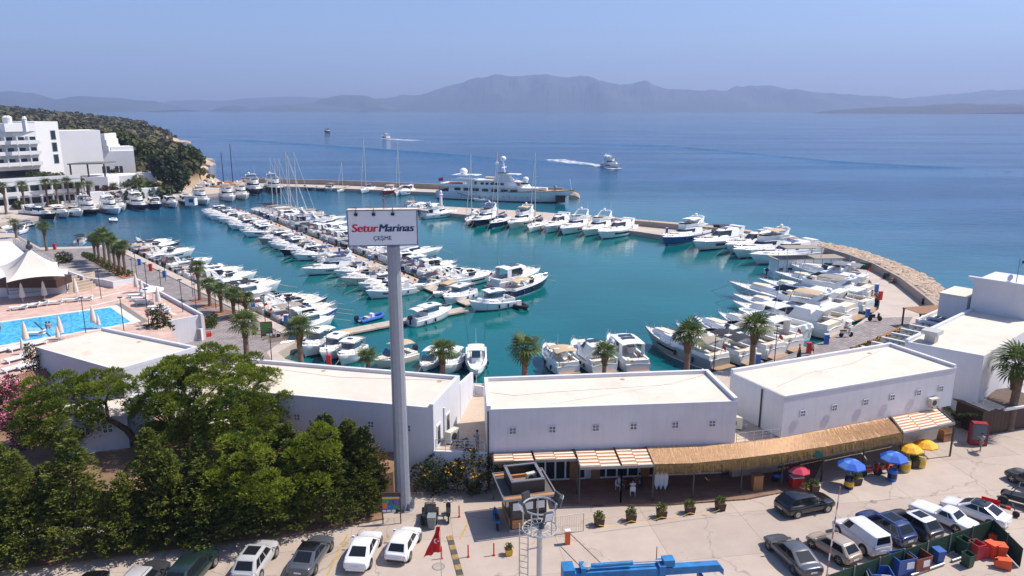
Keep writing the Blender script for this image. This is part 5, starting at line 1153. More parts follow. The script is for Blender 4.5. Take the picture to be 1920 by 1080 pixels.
# ---- by the near quay
for ty, bow, st, wh, hl, cv, hs in [('day',(526,662),(577,637),'left-most of the row below the promenade corner','navy','navy',1.1),('pilot',(566,674),(620,648),'rounded white roof, beside the promenade corner','white','white',1.25),('pilot',(601,683),(655,652),'tan canopy, third from promenade corner','white','beige',1.1),('pilot',(636,690),(676,664),'fourth from the promenade corner','white','grey',1.1),('day',(700,694),(776,672),'tan bimini beside the tall sign pole','cream','beige',1.25),('day',(790,701),(822,675),'pointed foredeck, behind the palm right of the pole','white','white',1.0),('pilot',(834,707),(858,680),'black fenders, between palm and fishing boat','white','white',1.0),('console',(893,716),(893,664),'fishing boat facing the passage between buildings','white','white',1.0),('express',(1022,668),(1066,705),'left of three backing the centre building','white','beige',1.1),('coupe',(1075,661),(1134,703),'middle of three backing the centre building','white','white',.95),('hardtop',(1141,650),(1196,702),'right of three backing the centre building','white','beige',1.15)]:
    boat(ty, bow, st, wh, hl, cv, hscale=hs)
# ---- under way, with wakes
FOAM = bpy.data.materials.new('foam'); FOAM.use_nodes = True
t_ = FOAM.node_tree; b_ = t_.nodes['Principled BSDF']; b_.inputs['Base Color'].default_value = (.8,.82,.84,1); b_.inputs['Roughness'].default_value = .8
g_n = t_.nodes.new('ShaderNodeNewGeometry'); n_n = t_.nodes.new('ShaderNodeTexNoise'); n_n.inputs['Scale'].default_value = .35; n_n.inputs['Detail'].default_value = 8; n_n.inputs['Roughness'].default_value = .75
r_n = t_.nodes.new('ShaderNodeMapRange'); r_n.inputs[1].default_value = .42; r_n.inputs[2].default_value = .62
t_.links.new(g_n.outputs[0], n_n.inputs[0]); t_.links.new(n_n.outputs[0], r_n.inputs[0]); t_.links.new(r_n.outputs[0], b_.inputs['Alpha'])
def wake(label, pts, w0, w1):
    q = [G(a, b, WATER) for a, b in pts]; m = MB(); rows_ = []
    for i, p in enumerate(q):
        d = (q[min(i+1,len(q)-1)]-q[max(0,i-1)]).normalized(); n = Vector((-d.y,d.x,0)); w_ = w0+(w1-w0)*i/(len(q)-1)
        rows_.append([tuple(p+n*w_*u+Vector((0,0,.03+.12*(1-u*u)))) for u in (-1,-.5,0,.5,1)])
    tag(obj('wake', m.loft(rows_,False,False,False), FOAM, smooth=True), label, 'wake', kind='stuff')
boat('fly', (1162,316), (1132,312), 'under way on the open sea with white wake', 'white', 'white', hscale=1.3); wake('white foam wake behind the yacht at sea', [(1160,317),(1132,312),(1110,309),(1080,305),(1040,299)], 3.5, 7)
boat('express', (716,259.3), (731,260), 'speeding left on the far open sea', 'white', 'white', hscale=1.8); wake('white foam wake behind the far speeding boat', [(718,260),(732,260.6),(752,262),(785,263.5)], 5, 9)
boat('express', (609,248.3), (617,248.8), 'tiny dark boat farthest out at sea', 'black', 'black', hscale=2.0)
# ---- superyacht
def superyacht():
    a, b = G(1080,382,WATER), G(826,370,WATER); d = Vector(xy(a))-Vector(xy(b)); L_ = d.length
    t = thing('superyacht', 'large classic white superyacht moored along the outer breakwater', 'yacht', ((a.x+b.x)/2,(a.y+b.y)/2,WATER), math.atan2(d.y,d.x)); s = L_/52; t.scale = (s,s,s*.77)
    h = Hull(52, 8.6, 3.6, 6.0, .12, 2.6); m, dk_ = h.build(20); H_ = obj('hull', m, HW, t, smooth=True, ang=50); obj('deck', dk_, TEAK, t); obj('waterline_stripe', h.strip(0,.97,0,.07,14,.03), NAVY, H_)
    obj('bulwark_cap', h.strip(.55,.985,.97,1.02,10,.06), WOOD, H_)
    for k in range(12):
        for sg in (1,-1): p = h.side(.2+.045*k,.5,sg,.03); obj('porthole', MB().lathe([(.22,0),(.22,.05)],10).xf(Matrix.Translation(p)@Matrix.Rotation(R(90*sg),4,'X')), GLASS, H_)
    c, g = cabin(-21,12,3.5,2.6,4,3.6,6.1,.8,.3,.05,.05); q = obj('main_deck_house', c, GEL, t); 
    for k in range(7): obj('window', MB().bx(-18.5+k*3.6,-16.2+k*3.6,-3.62,3.62,4.3,5.5), GLASS, q)
    obj('upper_deck', MB().prism(outline(-24.5,13.5,4.0,3.0,4.5),6.1,6.45), GEL, t); m = MB(); lo = outline(-24.5,8,3.95,3.6,2); m.loft([[(x,y,6.45) for x,y in lo],[(x,y,7.3) for x,y in lo],[(x*.985,y*.96,7.3) for x,y in lo],[(x*.985,y*.96,6.45) for x,y in lo]],False,False); obj('upper_bulwark', m, GEL, t)
    c, g = cabin(-14,9.5,2.9,2.2,4.2,6.45,9.0,1.6,.2,.08,.08); q = obj('upper_house', c, GEL, t, smooth=True, ang=35); obj('bridge_window', g(.55,.85,(0,1,7,8,9)), GLASS, q)
    for x in (-11,-4,5.5): obj('door', MB().bx(x,x+.9,-2.92,2.92,6.5,8.6), WOOD, q)
    for k in range(5): obj('window', MB().bx(-8.5+k*1.9,-7.4+k*1.9,-2.9,2.9,7.3,8.3), GLASS, q)
    obj('sun_deck', MB().prism(outline(-20,5,3.3,2.6,3),9.05,9.3), GEL, t); obj('sun_deck_rail', MB().path([(x,y,10.2) for x,y in outline(-19.8,4.8,3.2,2.5,3)],.05,4), STEEL, t)
    obj('aft_awning', MB().prism(outline(-20,-10,3.0,2.8,.5),11.2,11.35), GEL, t)
    for x in (-19,-12): obj('awning_post', MB().tube((x,2.6,9.3),(x,2.6,11.2),.08).tube((x,-2.6,9.3),(x,-2.6,11.2),.08), STEEL, t)
    obj('funnel', MB().loft([[(x,y,9.3) for x,y in ((-4,-1.6),(2.5,-1.6),(2.5,1.6),(-4,1.6))],[(x,y,12.2) for x,y in ((-3.2,-1.3),(1.2,-1.3),(1.2,1.3),(-3.2,1.3))]]), GEL, t); obj('funnel_band', MB().bx(-2.9,.6,-1.2,1.2,12.2,12.9), NAVY, t)
    obj('top_wing', MB().bx(-2.5,5.2,-2.0,2.0,12.0,12.35), GEL, t)
    obj('mast', MB().tube((-.6,0,12.5),(-1.0,0,18.2),.5,.22,8).bx(-.9,-.5,-2.2,2.2,15.0,15.3), GEL, t)
    for x, y, z, r_ in ((-1.0,0,18.2,1.05),(-3.4,0,16.2,.75),(-16.5,0,11.4,1.5),(7.5,0,9.1,1.1)): obj('satellite_dome', MB().lathe([(r_*.6,0),(r_*.95,r_*.5),(r_,r_),(r_*.75,r_*1.6),(r_*.1,r_*1.95)],14,(x,y,z)), GEL, t, smooth=True)
    obj('tender', MB().loft([[(x,y*1.1+2.4,9.4) for x,y in outline(-8.5,-4,.5,.4,1)],[(x,y*1.1+2.4,10.3) for x,y in outline(-8.8,-3.6,.8,.6,1)]]), CUSH, t); obj('lounge_seat', MB().bx(-23,-18,-2.6,2.6,6.5,7.2), CANV['red'], t); obj('aft_seat', MB().bx(-24,-20,-2.8,2.8,3.7,4.4), CANV['navy'], t)
    obj('jack_staff', MB().tube((24.3,0,6.0),(23.6,0,11.0),.1), GEL, t); obj('windlass', MB().lathe([(.5,0),(.5,1.2),(.7,1.3),(.3,2.2)],10,(18.5,0,5.6)), GREYM, t); obj('deck_crane', MB().bx(12.5,15.5,-.8,.8,5.4,6.6), GEL, t)
    obj('anchor_plate', MB().prism([(0,-.06),(3.4,-.06),(3.4,.06),(0,.06)],.4,3.6).xf(Matrix.Translation((19.2,-2.05,0))@Matrix.Rotation(R(24),4,'Z')), BLACKH, H_)
    obj('gangway', MB().box((-14,-4.8,2.4),(6,.4,.2),0,0,R(18)), GREYM, t)
    obj('ensign', MB().quad((-26.6,0,7.6),(-24.8,.2,8.0),(-24.8,.2,9.6),(-26.8,.1,9.0)).tube((-24.8,0,6.4),(-24.8,0,10),.06), RED, t)
superyacht()
boat('day', (887,378), (917,377), 'small launch lying alongside the superyacht hull', 'white', 'white', skip=('bimini','bimini_frame'))
lt = thing('harbour_light', 'small red and white striped harbour light at pier tip', 'beacon', G(827,390,0)); obj('tower', MB().lathe([(.5,0),(.42,4.2)],12), FRAMEW, lt); obj('red_band', MB().lathe([(.47,1.4),(.45,2.6)],12), RED, lt); obj('lantern', MB().lathe([(.75,4.2),(.75,4.4),(.4,4.5),(.4,5.3),(.1,5.6)],10), FRAMEW, lt)
# ================================================================== HOTEL
def P2(px, y): return ((px-960)/FPX*(y*math.cos(PITCH)+22*math.sin(PITCH)), y)
HW_ = M('hotel_white', (.72,.71,.70), .6, var=.04, scale=.15)
hotel = thing('hotel', 'large white stepped hotel with balconies on the left shore', 'hotel')
def hblock(name, a, b, depth, z0, z1, mat=HW_):
    a, b = Vector(a), Vector(b); d = (b-a).normalized(); n = Vector((-d.y, d.x))*depth
    return obj(name, MB().prism([tuple(a), tuple(b), tuple(b+n), tuple(a+n)], z0, z1), mat, hotel)
A, B = P2(-120,246), P2(78,272); hblock('balcony_wing', A, B, 16, 2, 23.2)
C_ = P2(120,281); D_ = P2(196,291); E_ = P2(254,296)
hblock('stair_tower', B, C_, 15, 2, 26.4); hblock('tower_top', P2(22,262.2), B, 9, 23.2, 26.0)
hblock('end_wing', C_, D_, 14, 2, 23.0); hblock('low_wing', D_, E_, 14, 2, 15.0)
for k in range(3): hblock('stepped_gable', Vector(D_)+Vector((.0,.3))+Vector((k*.5,0)), Vector(D_)+Vector((1.2+k*.5,.5)), 13, 15, 21.6-k*2.2)
hblock('wing_parapet', Vector(D_)+Vector((2.2,2)), Vector(E_)+Vector((-1,2)), 8, 15, 16.6)
for r_ in range(3):
    zf = 11.6+r_*3.75
    for k in range(5):
        t = .42+.58*k/5+.01; p, an = onseg(A, B, t, 0)
        w_ = .58/5*math.dist(A,B)
        bo = obj('balcony', MB().bx(.1,w_-.1,-1.7,0,-.25,0).bx(.1,w_-.1,-1.75,-1.55,-.25,1.05), HW_, hotel, (p.x,p.y,zf), an); obj('side_fin', MB().bx(-.18,.1,-1.8,0,-.6,2.4), HW_, bo)
        wi = obj('window', MB().bx(.9,w_-.7,-.06,.0,.1,2.3), FRAMEW, hotel, (p.x,p.y,zf), an); obj('pane', MB().bx(1.0,w_-.8,-.1,-.06,.15,2.2), WIN, wi)
for k in range(3):
    p, an = onseg(B, C_, .72, 0); wi = obj('window', MB().bx(-1.1,1.1,-.08,0,0,3.4), GREYH, hotel, (p.x,p.y,11.3+k*4.3), an); obj('pane', MB().bx(-.9,.9,-.12,-.08,.2,3.2), WIN, wi)
for k in range(7):
    p, an = onseg(A, B, .45+.075*k, 0); obj('window', MB().bx(0,2.6,-.06,0,0,2.6), WIN, hotel, (p.x,p.y,7.2), an)
for x_, z_ in ((26,26.0),(31,26.0)): p = P2(x_,266); obj('roof_tank', MB().lathe([(1.0,0),(1.1,2.0),(.4,2.6)],10,(p[0],p[1],z_)), HW_, hotel)
p = P2(60,264); obj('chimney', MB().bx(p[0]-.6,p[0]+.6,p[1]-.6,p[1]+.6,23.2,27.5).lathe([(.9,0),(.5,.9)],8,(p[0],p[1],27.5)), HW_, hotel)
# covered terrace
cvt = thing('hotel_terrace', 'white hotel terrace with flat canopy roof on dark posts', 'terrace'); a, b = P2(128,262), P2(200,266)
obj('terrace_wall', MB().prism([a,b,(b[0],b[1]+16),(a[0],a[1]+16)],0,7.6), HW_, cvt); obj('canopy_roof', MB().prism([(a[0],a[1]),(b[0]-1,b[1]),(b[0]-1,b[1]+9),(a[0],a[1]+9)],12.0,12.4), M('canopy_green',(.16,.17,.13),.8), cvt)
for u in (.05,.5,.93): q = lerp2(a,b,u); obj('post', MB().bx(q[0]-.2,q[0]+.2,q[1]+.3,q[1]+.7,7.6,12.0), DGREY, cvt)
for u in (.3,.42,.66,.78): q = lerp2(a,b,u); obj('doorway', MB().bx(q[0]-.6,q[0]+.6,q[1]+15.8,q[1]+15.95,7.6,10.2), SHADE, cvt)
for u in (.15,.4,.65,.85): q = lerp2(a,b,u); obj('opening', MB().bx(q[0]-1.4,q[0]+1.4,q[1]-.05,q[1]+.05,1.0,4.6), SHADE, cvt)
# the front row of hotel rooms by the water
vr = thing('hotel_annex', 'long low white hotel annex with two rows of rooms behind palms', 'building'); a, b = P2(-140,222), P2(150,252); v_ = (Vector(b)-Vector(a)).normalized(); nn = Vector((-v_.y,v_.x))
obj('wall', MB().prism([a,b,tuple(Vector(b)+nn*13),tuple(Vector(a)+nn*13)],0,8.4), HW_, vr); obj('terrace_parapet', MB().prism([tuple(Vector(a)-nn*.1),tuple(Vector(b)-nn*.1),tuple(Vector(b)+nn*.4),tuple(Vector(a)+nn*.4)],8.4,9.5), HW_, vr)
obj('terrace_lawn', MB().prism([tuple(Vector(a)+nn*.5),tuple(Vector(b)+nn*.5),tuple(Vector(b)+nn*13),tuple(Vector(a)+nn*13)],8.4,8.6), M('lawn',(.07,.11,.02),.9,var=.3), vr)
for r_ in range(2):
    for k in range(8):
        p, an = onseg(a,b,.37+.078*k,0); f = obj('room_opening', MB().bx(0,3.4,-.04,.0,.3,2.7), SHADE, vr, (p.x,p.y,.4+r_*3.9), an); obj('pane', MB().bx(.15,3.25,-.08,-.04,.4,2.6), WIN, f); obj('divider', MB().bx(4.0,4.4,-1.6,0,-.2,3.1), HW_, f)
    p, an = onseg(a,b,.36,0); obj('balcony_front', MB().bx(0,.64*math.dist(a,b),-1.7,-1.5,-.3+0,1.0), HW_, vr, (p.x,p.y,4.3 if r_ else .3), an)
rw = tag(obj('garden_wall', MB().prism([P2(165,246),P2(295,262),P2(295,264),P2(165,248)],0,4.2), HW_), 'white garden wall right of the hotel annex behind bushes', 'wall'); rw2 = tag(obj('roof_terrace', MB().prism([P2(205,272),P2(292,282),P2(292,292),P2(205,282)],1,7.2), HW_), 'low white terrace block below the hotel end wing', 'terrace')
kio = thing('quay_hut', 'small grey-white hut on the quay by the dark tree', 'hut', (*P2(354,246),0)); obj('wall', MB().bx(-1.6,1.6,-1.2,1.2,0,2.7), HW_, kio); obj('roof', MB().bx(-1.8,1.8,-1.4,1.4,2.7,2.9), GREYH, kio); obj('window', MB().bx(-.3,1.2,-1.23,-1.2,1,2.2), WIN, kio)
for k, (px, py, L_) in enumerate([(378,350,6.5),(392,348,5)]):
    p = G(px,py,0); tk = thing('parked_pickup', ('white pickup on the hotel quay beyond the hut','white trailer boat on the hotel quay by the breakwater')[k], 'pickup', p, R(10)); obj('body', MB().bx(-L_/2,L_/2,-1,1,.5,1.3), GEL, tk); obj('cab', MB().loft([[(-.3,-.95,1.3),(1.9,-.95,1.3),(1.9,.95,1.3),(-.3,.95,1.3)],[(0,-.8,2.1),(1.4,-.8,2.1),(1.4,.8,2.1),(0,.8,2.1)]]), GEL, tk)
    for x in (-L_/3,L_/3):
        for y in (-.9,.9): obj('wheel', MB().lathe([(.45,-.12),(.45,.12)],12).xf(Matrix.Translation((x,y,.45))@Matrix.Rotation(R(90),4,'X')), RUBBER, tk)
gm = thing('gulet', 'dark wooden gulet with two bare brown masts at breakwater root', 'boat', (*xy(G(430,353,WATER)),WATER), R(70)); hg = Hull(18,5,1.6,2.8,.1,2.2); m_, d_ = hg.build(); obj('hull', m_, WOOD, gm, smooth=True, ang=50); obj('deck', d_, TEAK, gm); obj('deckhouse', MB().bx(-5,0,-1.6,1.6,1.6,3.0), WOOD, gm)
for x, h_ in ((-3,15),(2.5,18)): obj('mast', MB().tube((x,0,1.6),(x,0,h_),.2,.12,8), DWOOD, gm)
obj('rigging', MB().tube((8.5,0,2.6),(2.5,0,17.5),.04,.04,4).tube((-8.5,0,1.8),(-3,0,14.6),.04,.04,4), BLACK, gm)

# ================================================================== POOL TERRACE
WALLC = WHITE
def low_wall(label, pts, z0, z1, th=.3, z=None):
    m = MB(); wall_line(m, [xy(G(a,b,z if z is not None else z1)) for a,b in pts], z0, z1, th); return tag(obj('terrace_wall', m, WALLC), label, 'wall')
low_wall('white parapet wall between pool terrace and paved promenade', [(250,519),(378,588)], 0, 3.75)
low_wall('white end wall of the pool terrace with green notice', [(380,589),(313,602)], 0, 3.5)
low_wall('low white wall at the back of the pool terrace', [(213,528),(250,521)], WT, 4.0)
low_wall('stepped white wall behind the pool terrace ramp', [(160,520),(195,524),(213,528)], WT, 4.3)
low_wall('short white ramp wall near the tent pavilion', [(128,508),(157,518)], WT, 4.8)
pool_px = [(-90,618),(207,577),(245,604),(215,611),(-90,664)]
pxy = PX(pool_px, WT); cen = Vector((sum(p[0] for p in pxy)/5, sum(p[1] for p in pxy)/5)); grow = [tuple(cen+(Vector(p)-cen)*(1+1.3/(Vector(p)-cen).length)) for p in pxy]
COPE = M('pool_coping', (.66,.60,.52), .7, var=.06)
pool = thing('swimming_pool', 'bright blue swimming pool with white coping on the left terrace', 'pool')
obj('coping', MB().prism(grow, WT-.3, WT+.05), COPE, pool)
def pool_mat():
    m = bpy.data.materials.new('pool_water'); m.use_nodes = True; t = m.node_tree; N = t.nodes; L = t.links.new; b = N['Principled BSDF']; b.inputs['Roughness'].default_value = .05
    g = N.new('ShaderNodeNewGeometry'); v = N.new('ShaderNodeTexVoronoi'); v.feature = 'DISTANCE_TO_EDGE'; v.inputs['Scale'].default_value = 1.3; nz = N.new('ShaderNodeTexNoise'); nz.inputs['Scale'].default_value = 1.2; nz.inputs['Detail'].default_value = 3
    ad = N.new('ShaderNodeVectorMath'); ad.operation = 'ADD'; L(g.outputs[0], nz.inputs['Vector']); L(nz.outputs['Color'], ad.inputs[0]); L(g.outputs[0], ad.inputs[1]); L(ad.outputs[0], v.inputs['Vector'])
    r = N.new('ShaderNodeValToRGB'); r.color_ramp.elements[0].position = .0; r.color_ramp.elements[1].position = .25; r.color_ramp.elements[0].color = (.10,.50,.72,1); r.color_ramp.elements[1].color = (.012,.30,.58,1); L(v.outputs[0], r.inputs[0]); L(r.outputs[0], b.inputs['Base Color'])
    bp = N.new('ShaderNodeBump'); bp.inputs['Strength'].default_value = .15; L(nz.outputs[0], bp.inputs['Height']); L(bp.outputs[0], b.inputs['Normal']); return m
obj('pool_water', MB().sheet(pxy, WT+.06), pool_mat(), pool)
a, b = G(62,604,WT), G(92,632,WT); obj('lane_line', MB().prism([(a.x,a.y),(a.x+.3,a.y),(b.x+.3,b.y),(b.x,b.y)], WT+.062, WT+.075), M('lane_tile',(.02,.06,.16),.5), pool)
struct('terrace_walk', MB().sheet(PX([(215,570),(228,568),(280,603),(262,608)], WT), WT+.004), M('grey_walk',(.20,.18,.165),.9))
for k, pts in enumerate([[(150,566),(235,546)],[(170,574),(262,552)],[(245,560),(330,590)],[(120,600),(120,600)]][:3]):
    a, b = G(*pts[0],WT), G(*pts[1],WT); d = (b-a).normalized(); n = Vector((-d.y,d.x,0))*.25; struct('terrace_band', MB().sheet([xy(a-n),xy(b-n),xy(b+n),xy(a+n)], WT+.004+.004*k), COPE)
# sun loungers and parasols
def lounger():
    t = thing('sun_lounger', None, 'sun lounger'); obj('frame', MB().bx(-1,1,-.34,.34,.26,.34), FRAMEW, t)
    for x in (-.8,.8):
        for y in (-.28,.28): obj('leg', MB().bx(x-.05,x+.05,y-.05,y+.05,0,.26), FRAMEW, t)
    obj('mattress', MB().bx(-1,.35,-.33,.33,.34,.44), CANV['white'], t); obj('backrest', MB().box((.68,0,.5),(.75,.66,.1),0,0,R(-22)), CANV['white'], t); return proto(t)
LG = lounger()
lsp = [(35,581,20),(58,577,20),(75,574,25),(101,571,20),(135,566,15),(158,564,15),(255,558,5),(262,564,5),(270,571,5),(293,580,10),(300,585,10),(303,589,10),(9,660,-30),(36,656,-30),(31,677,-30),(27,695,-30),(70,648,-30),(53,690,-30),(66,630,10)]
wh = ['in the back row by the tent, leftmost','in the back row, second from left','in the back row, third from left','in the back row, fourth from left','in the back row, fifth from left','in the back row, sixth from left','upper of three left of white parasol','middle of three left of white parasol','lower of three left of white parasol','upper of three by the promenade wall','middle of three by the promenade wall','lower of three by the promenade wall','front of pool at the left edge','front of pool behind the folded parasol','middle of the near-left terrace','near-left terrace beside pink oleander','at the corner of the left building','half hidden by the climbing plant','on the near pool edge']
for (a, b, r_), wv in zip(lsp, wh): dup(LG, G(a,b,WT), R(r_+90 if b > 640 else r_), 'white sun lounger '+wv, 'sun loungers round the pool', 1.15)
def parasol():
    t = thing('folded_parasol', None, 'parasol'); obj('pole', MB().tube((0,0,0),(0,0,2.6),.035), FRAMEW, t); obj('canopy', MB().lathe([(.34,.75),(.3,1.3),(.14,2.3),(.03,2.65)],9), M('parasol_cloth',(.62,.54,.47),.85,var=.1), t, smooth=True, ang=60); obj('base', MB().lathe([(.35,0),(.35,.1)],10), GREYH, t); return proto(t)
PA = parasol()
for (a, b), wv in zip([(44,568),(85,564),(144,558),(257,548),(268,560),(298,576),(50,648),(115,636),(177,616),(44,664),(110,640),(186,617)], ['leftmost in the back row','second in the back row','third in the back row','upper one by the promenade wall','middle one by the promenade wall','lower one by the promenade wall','front left of the pool','front middle of the pool','front right of the pool','short one near left building','small one beside the front middle parasol','small one beside the front right parasol']):
    dup(PA, G(a,b,WT), 0, 'folded beige parasol, '+wv, 'folded pool parasols', (.75 if 'small' in wv or 'short' in wv else 1.15))
wt_ = thing('open_parasol', 'open white parasol on pool terrace by the promenade wall', 'parasol', G(288,570,WT)); obj('pole', MB().tube((0,0,0),(0,0,2.5),.04), FRAMEW, wt_); obj('canopy', MB().lathe([(1.7,2.1),(1.65,2.18),(.9,2.5),(.05,2.75)],8), CANV['white'], wt_)
def lamp(h=4.6):
    t = thing('lamp_post', None, 'lamp post'); obj('post', MB().tube((0,0,0),(0,0,h),.06,.05,6), DGREY, t); obj('lamp_head', MB().bx(-.25,.25,-.12,.12,h,h+.12), DGREY, t); return proto(t)
LP = lamp()
for (a, b, z), wv in zip([(190,560,WT),(161,624,WT),(233,624,WT),(279,607,WT),(251,533,0),(257,521,0),(277,548,WT),(304,557,0),(343,585,WT),(369,587,0),(362,556,0),(311,528,0),(405,579,0),(449,590,0),(498,611,0),(544,615,0),(510,682,0),(1338,695,0),(1452,678,0),(615,690,0)], ['behind the pool','at the near pool edge','at the right pool corner','beside the red flag by the pool','at the top of the promenade','first along the promenade kerb','on the parapet top','second along the parapet','third along the parapet','at the parapet end','among promenade boats','near the far promenade boats','between promenade palms','by the red lifebuoy','near the notice board','at the promenade end','behind left roof','at the grey cruiser stern','near two people','by the near quay boats']):
    dup(LP, G(a,b,z), 0, 'thin dark lamp post '+wv, 'lamp posts')
# tent pavilion on its tier
tr = struct('pavilion_tier', MB().prism([xy(G(-40,560,WT)), xy(G(126,550,WT)), xy(G(128,505,WT+1.6)), xy(G(-40,492,WT+1.6))], 0, WT+1.6), WHITE)
pv_ = thing('tent_pavilion', 'white peaked tensile tent roof over the poolside bar', 'tent')
zc = WT+1.6; Pc = [G(12,530,zc+1.8), G(122,518,zc+2.3), G(108,492,zc+2.2), G(-5,500,zc+2.2)]; ap = GD(55,466,(Pc[0].y+Pc[2].y)/2)
m_ = MB(); n = 10
for i in range(4):
    a, b = Pc[i], Pc[(i+1)%4]
    for u in range(n):
        rows_ = []
        for uu in (u/n,(u+1)/n):
            e = a.lerp(b,uu); e = e+(((a+b)/2+(Vector((ap.x,ap.y,0))-Vector((((a+b)/2).x,((a+b)/2).y,0)))*.10)-(a+b)/2)*(4*uu*(1-uu))*Vector((1,1,0)).length*.6 + Vector((0,0,.25*4*uu*(1-uu)))
            rows_.append([tuple(Vector((e.x+(ap.x-e.x)*s,e.y+(ap.y-e.y)*s,e.z+(ap.z-e.z)*s**1.45))) for s in (0,.2,.4,.6,.8,.93,1)])
        m_.loft(rows_,False,False,False)
obj('tent_roof', m_, M('tent_fabric',(.74,.66,.56),.7,var=.04,scale=.3), pv_, smooth=True, ang=60)
obj('mast', MB().tube((ap.x,ap.y,zc),(ap.x,ap.y,ap.z+1.2),.22,.18,8), DGREY, pv_); obj('mast_cap', MB().lathe([(.45,0),(.45,.5),(.2,.7)],10,(ap.x,ap.y,ap.z)), DGREY, pv_)
for p in Pc: obj('edge_post', MB().tube((p.x,p.y,zc),(p.x,p.y,p.z),.09), DGREY, pv_)
for k in range(4):
    p0, p1 = G(16,560-k*8,WT+.5*k), G(124,549-k*7,WT+.5*k); obj('planter_tier', MB().prism([xy(p0),xy(p1),(p1.x,p1.y+.5),(p0.x,p0.y+.5)], WT+.45*k, WT+.45*k+.55), WHITE, pv_)
obj('bar_counter', MB().box(((Pc[0].x+Pc[2].x)/2,(Pc[0].y+Pc[2].y)/2,zc+.6),(9,4,1.2)), DWOOD, pv_)
st = thing('terrace_steps', 'pale steps down from the pavilion to the pool terrace', 'steps'); 
for k in range(6):
    p0, p1 = G(130,553-k*3,WT), G(172,543-k*3,WT); obj('step', MB().prism([xy(p0),xy(p1),(p1.x,p1.y+1.2),(p0.x,p0.y+1.2)], WT, WT+.25*(k+1)), TERR, st)
lb = thing('white_flat_roof', 'low white flat-roofed building left of the glass fence', 'building'); obj('wall', MB().prism([xy(G(-120,452,4.5)),xy(G(20,452,4.5)),xy(G(52,480,4.5)),xy(G(40,505,4.5)),xy(G(-120,505,4.5))],0,4.5), WHITE, lb); obj('roof', MB().prism([xy(G(-118,454,4.5)),xy(G(18,454,4.5)),xy(G(49,480,4.5)),xy(G(38,503,4.5)),xy(G(-118,503,4.5))],4.5,4.54), M('pale_roof',(.62,.60,.60),.8), lb)
gf = thing('glass_fence', 'pale glass panel fence beside the upper promenade road', 'fence')
for k in range(14):
    a, b = G(24,446,1.5).lerp(G(106,493,1.5),k/14), G(24,446,1.5).lerp(G(106,493,1.5),(k+.92)/14); obj('glass_panel', MB().prism([(a.x,a.y),(b.x,b.y),(b.x,b.y+.06),(a.x,a.y+.06)],0,1.7), M('fence_glass',(.55,.62,.64),.15,var=0,alpha=.55), gf); obj('post', MB().bx(a.x-.05,a.x+.05,a.y-.05,a.y+.05,0,1.8), FRAMEW, gf)
br_ = thing('brown_roof', 'small corrugated brown lean-to roof below left building', 'roof'); pr = [G(33,703,5.0),G(92,690,5.0),G(106,707,4.2),G(46,730,4.2)]
for k in range(12):
    a, b, c, d = pr[0].lerp(pr[1],k/12), pr[0].lerp(pr[1],(k+.8)/12), pr[3].lerp(pr[2],(k+.8)/12), pr[3].lerp(pr[2],k/12); obj('roof_sheet', MB().loft([[tuple(q) for q in (a,b,c,d)],[tuple(q+Vector((0,0,.1))) for q in (a,b,c,d)]]), M('brown_sheet',(.20,.10,.06),.7,var=.1), br_)
for q in pr: obj('post', MB().tube((q.x,q.y,2.8),(q.x,q.y,q.z),.06), DGREY, br_)
hut = thing('garden_hut', 'small white hut with flat roof below the leaning pine', 'hut', (*xy(G(185,838,2.8)),2.8), R(18))
obj('wall', MB().bx(-2.6,2.6,-1.0,2.8,0,2.9), WHITE, hut); obj('roof', MB().bx(-2.75,2.75,-1.15,2.95,2.9,3.05), ROOFM, hut); obj('side_wing', MB().bx(2.6,4.2,-.2,2.6,0,3.6), WHITE, hut)
for x in (-.6,1.1): v = obj('vent', vent_f, WHITE, hut, (x,-1.02,2.0), scale=1.4); obj('vent_opening', vent_h, SHADE, v)
pth = struct('hut_path', MB().sheet(PX([(112,850),(125,865),(215,838),(245,822),(235,815)],2.8),2.806), CONC)
# steps detail under the pool end wall: electric box, extinguishers
eb = thing('electric_cabinet', 'grey-white electric cabinet below the pool end wall', 'cabinet', G(376,637,0), R(-15)); obj('casing', MB().bx(-.5,.5,-.35,.35,0,1.7), FRAMEW, eb); obj('door_panel', MB().bx(-.42,.42,-.37,-.35,.2,1.55), GREYH, eb); obj('plinth', MB().bx(-1.4,-.55,-.4,.4,0,.8), DGREY, eb)
for k in range(5): p = G(385+k*2.6,633-k*.6,0); fx = thing('fire_extinguisher', f'{ordn(k)} red fire extinguisher beside the electric cabinet', 'extinguisher', p, 0, 'fire extinguishers'); obj('cylinder', MB().lathe([(.13,0),(.13,.55),(.05,.65)],8), RED, fx); obj('valve', MB().lathe([(.05,.65),(.05,.8)],6), BLACK, fx)
gn = tag(obj('notice_sticker', MB().box((*xy(G(363,613,1.9)),1.9),(.5,.03,.5),R(-15)), M('lime',(.35,.5,.12),.6)), 'pale green notice on the pool end wall', 'notice'); gn.location += Vector((-.6,-.45,0))

dry = MB(); r_ = random.Random(8); q = [G(1590,662,.45),G(1690,619,.45),G(1655,650,.45)]
for k in range(160):
    u, v = r_.random(), r_.random(); p = q[0].lerp(q[1],u).lerp(q[0].lerp(q[2],u),v); clump(dry,(p.x,p.y,.55),r_.uniform(.25,.55),7,r_)
obj('dry_plants', dry, leafmat('dry_leaf',(.09,.05,.02),(.30,.17,.06),.2,2), bed)['kind'] = 'stuff'
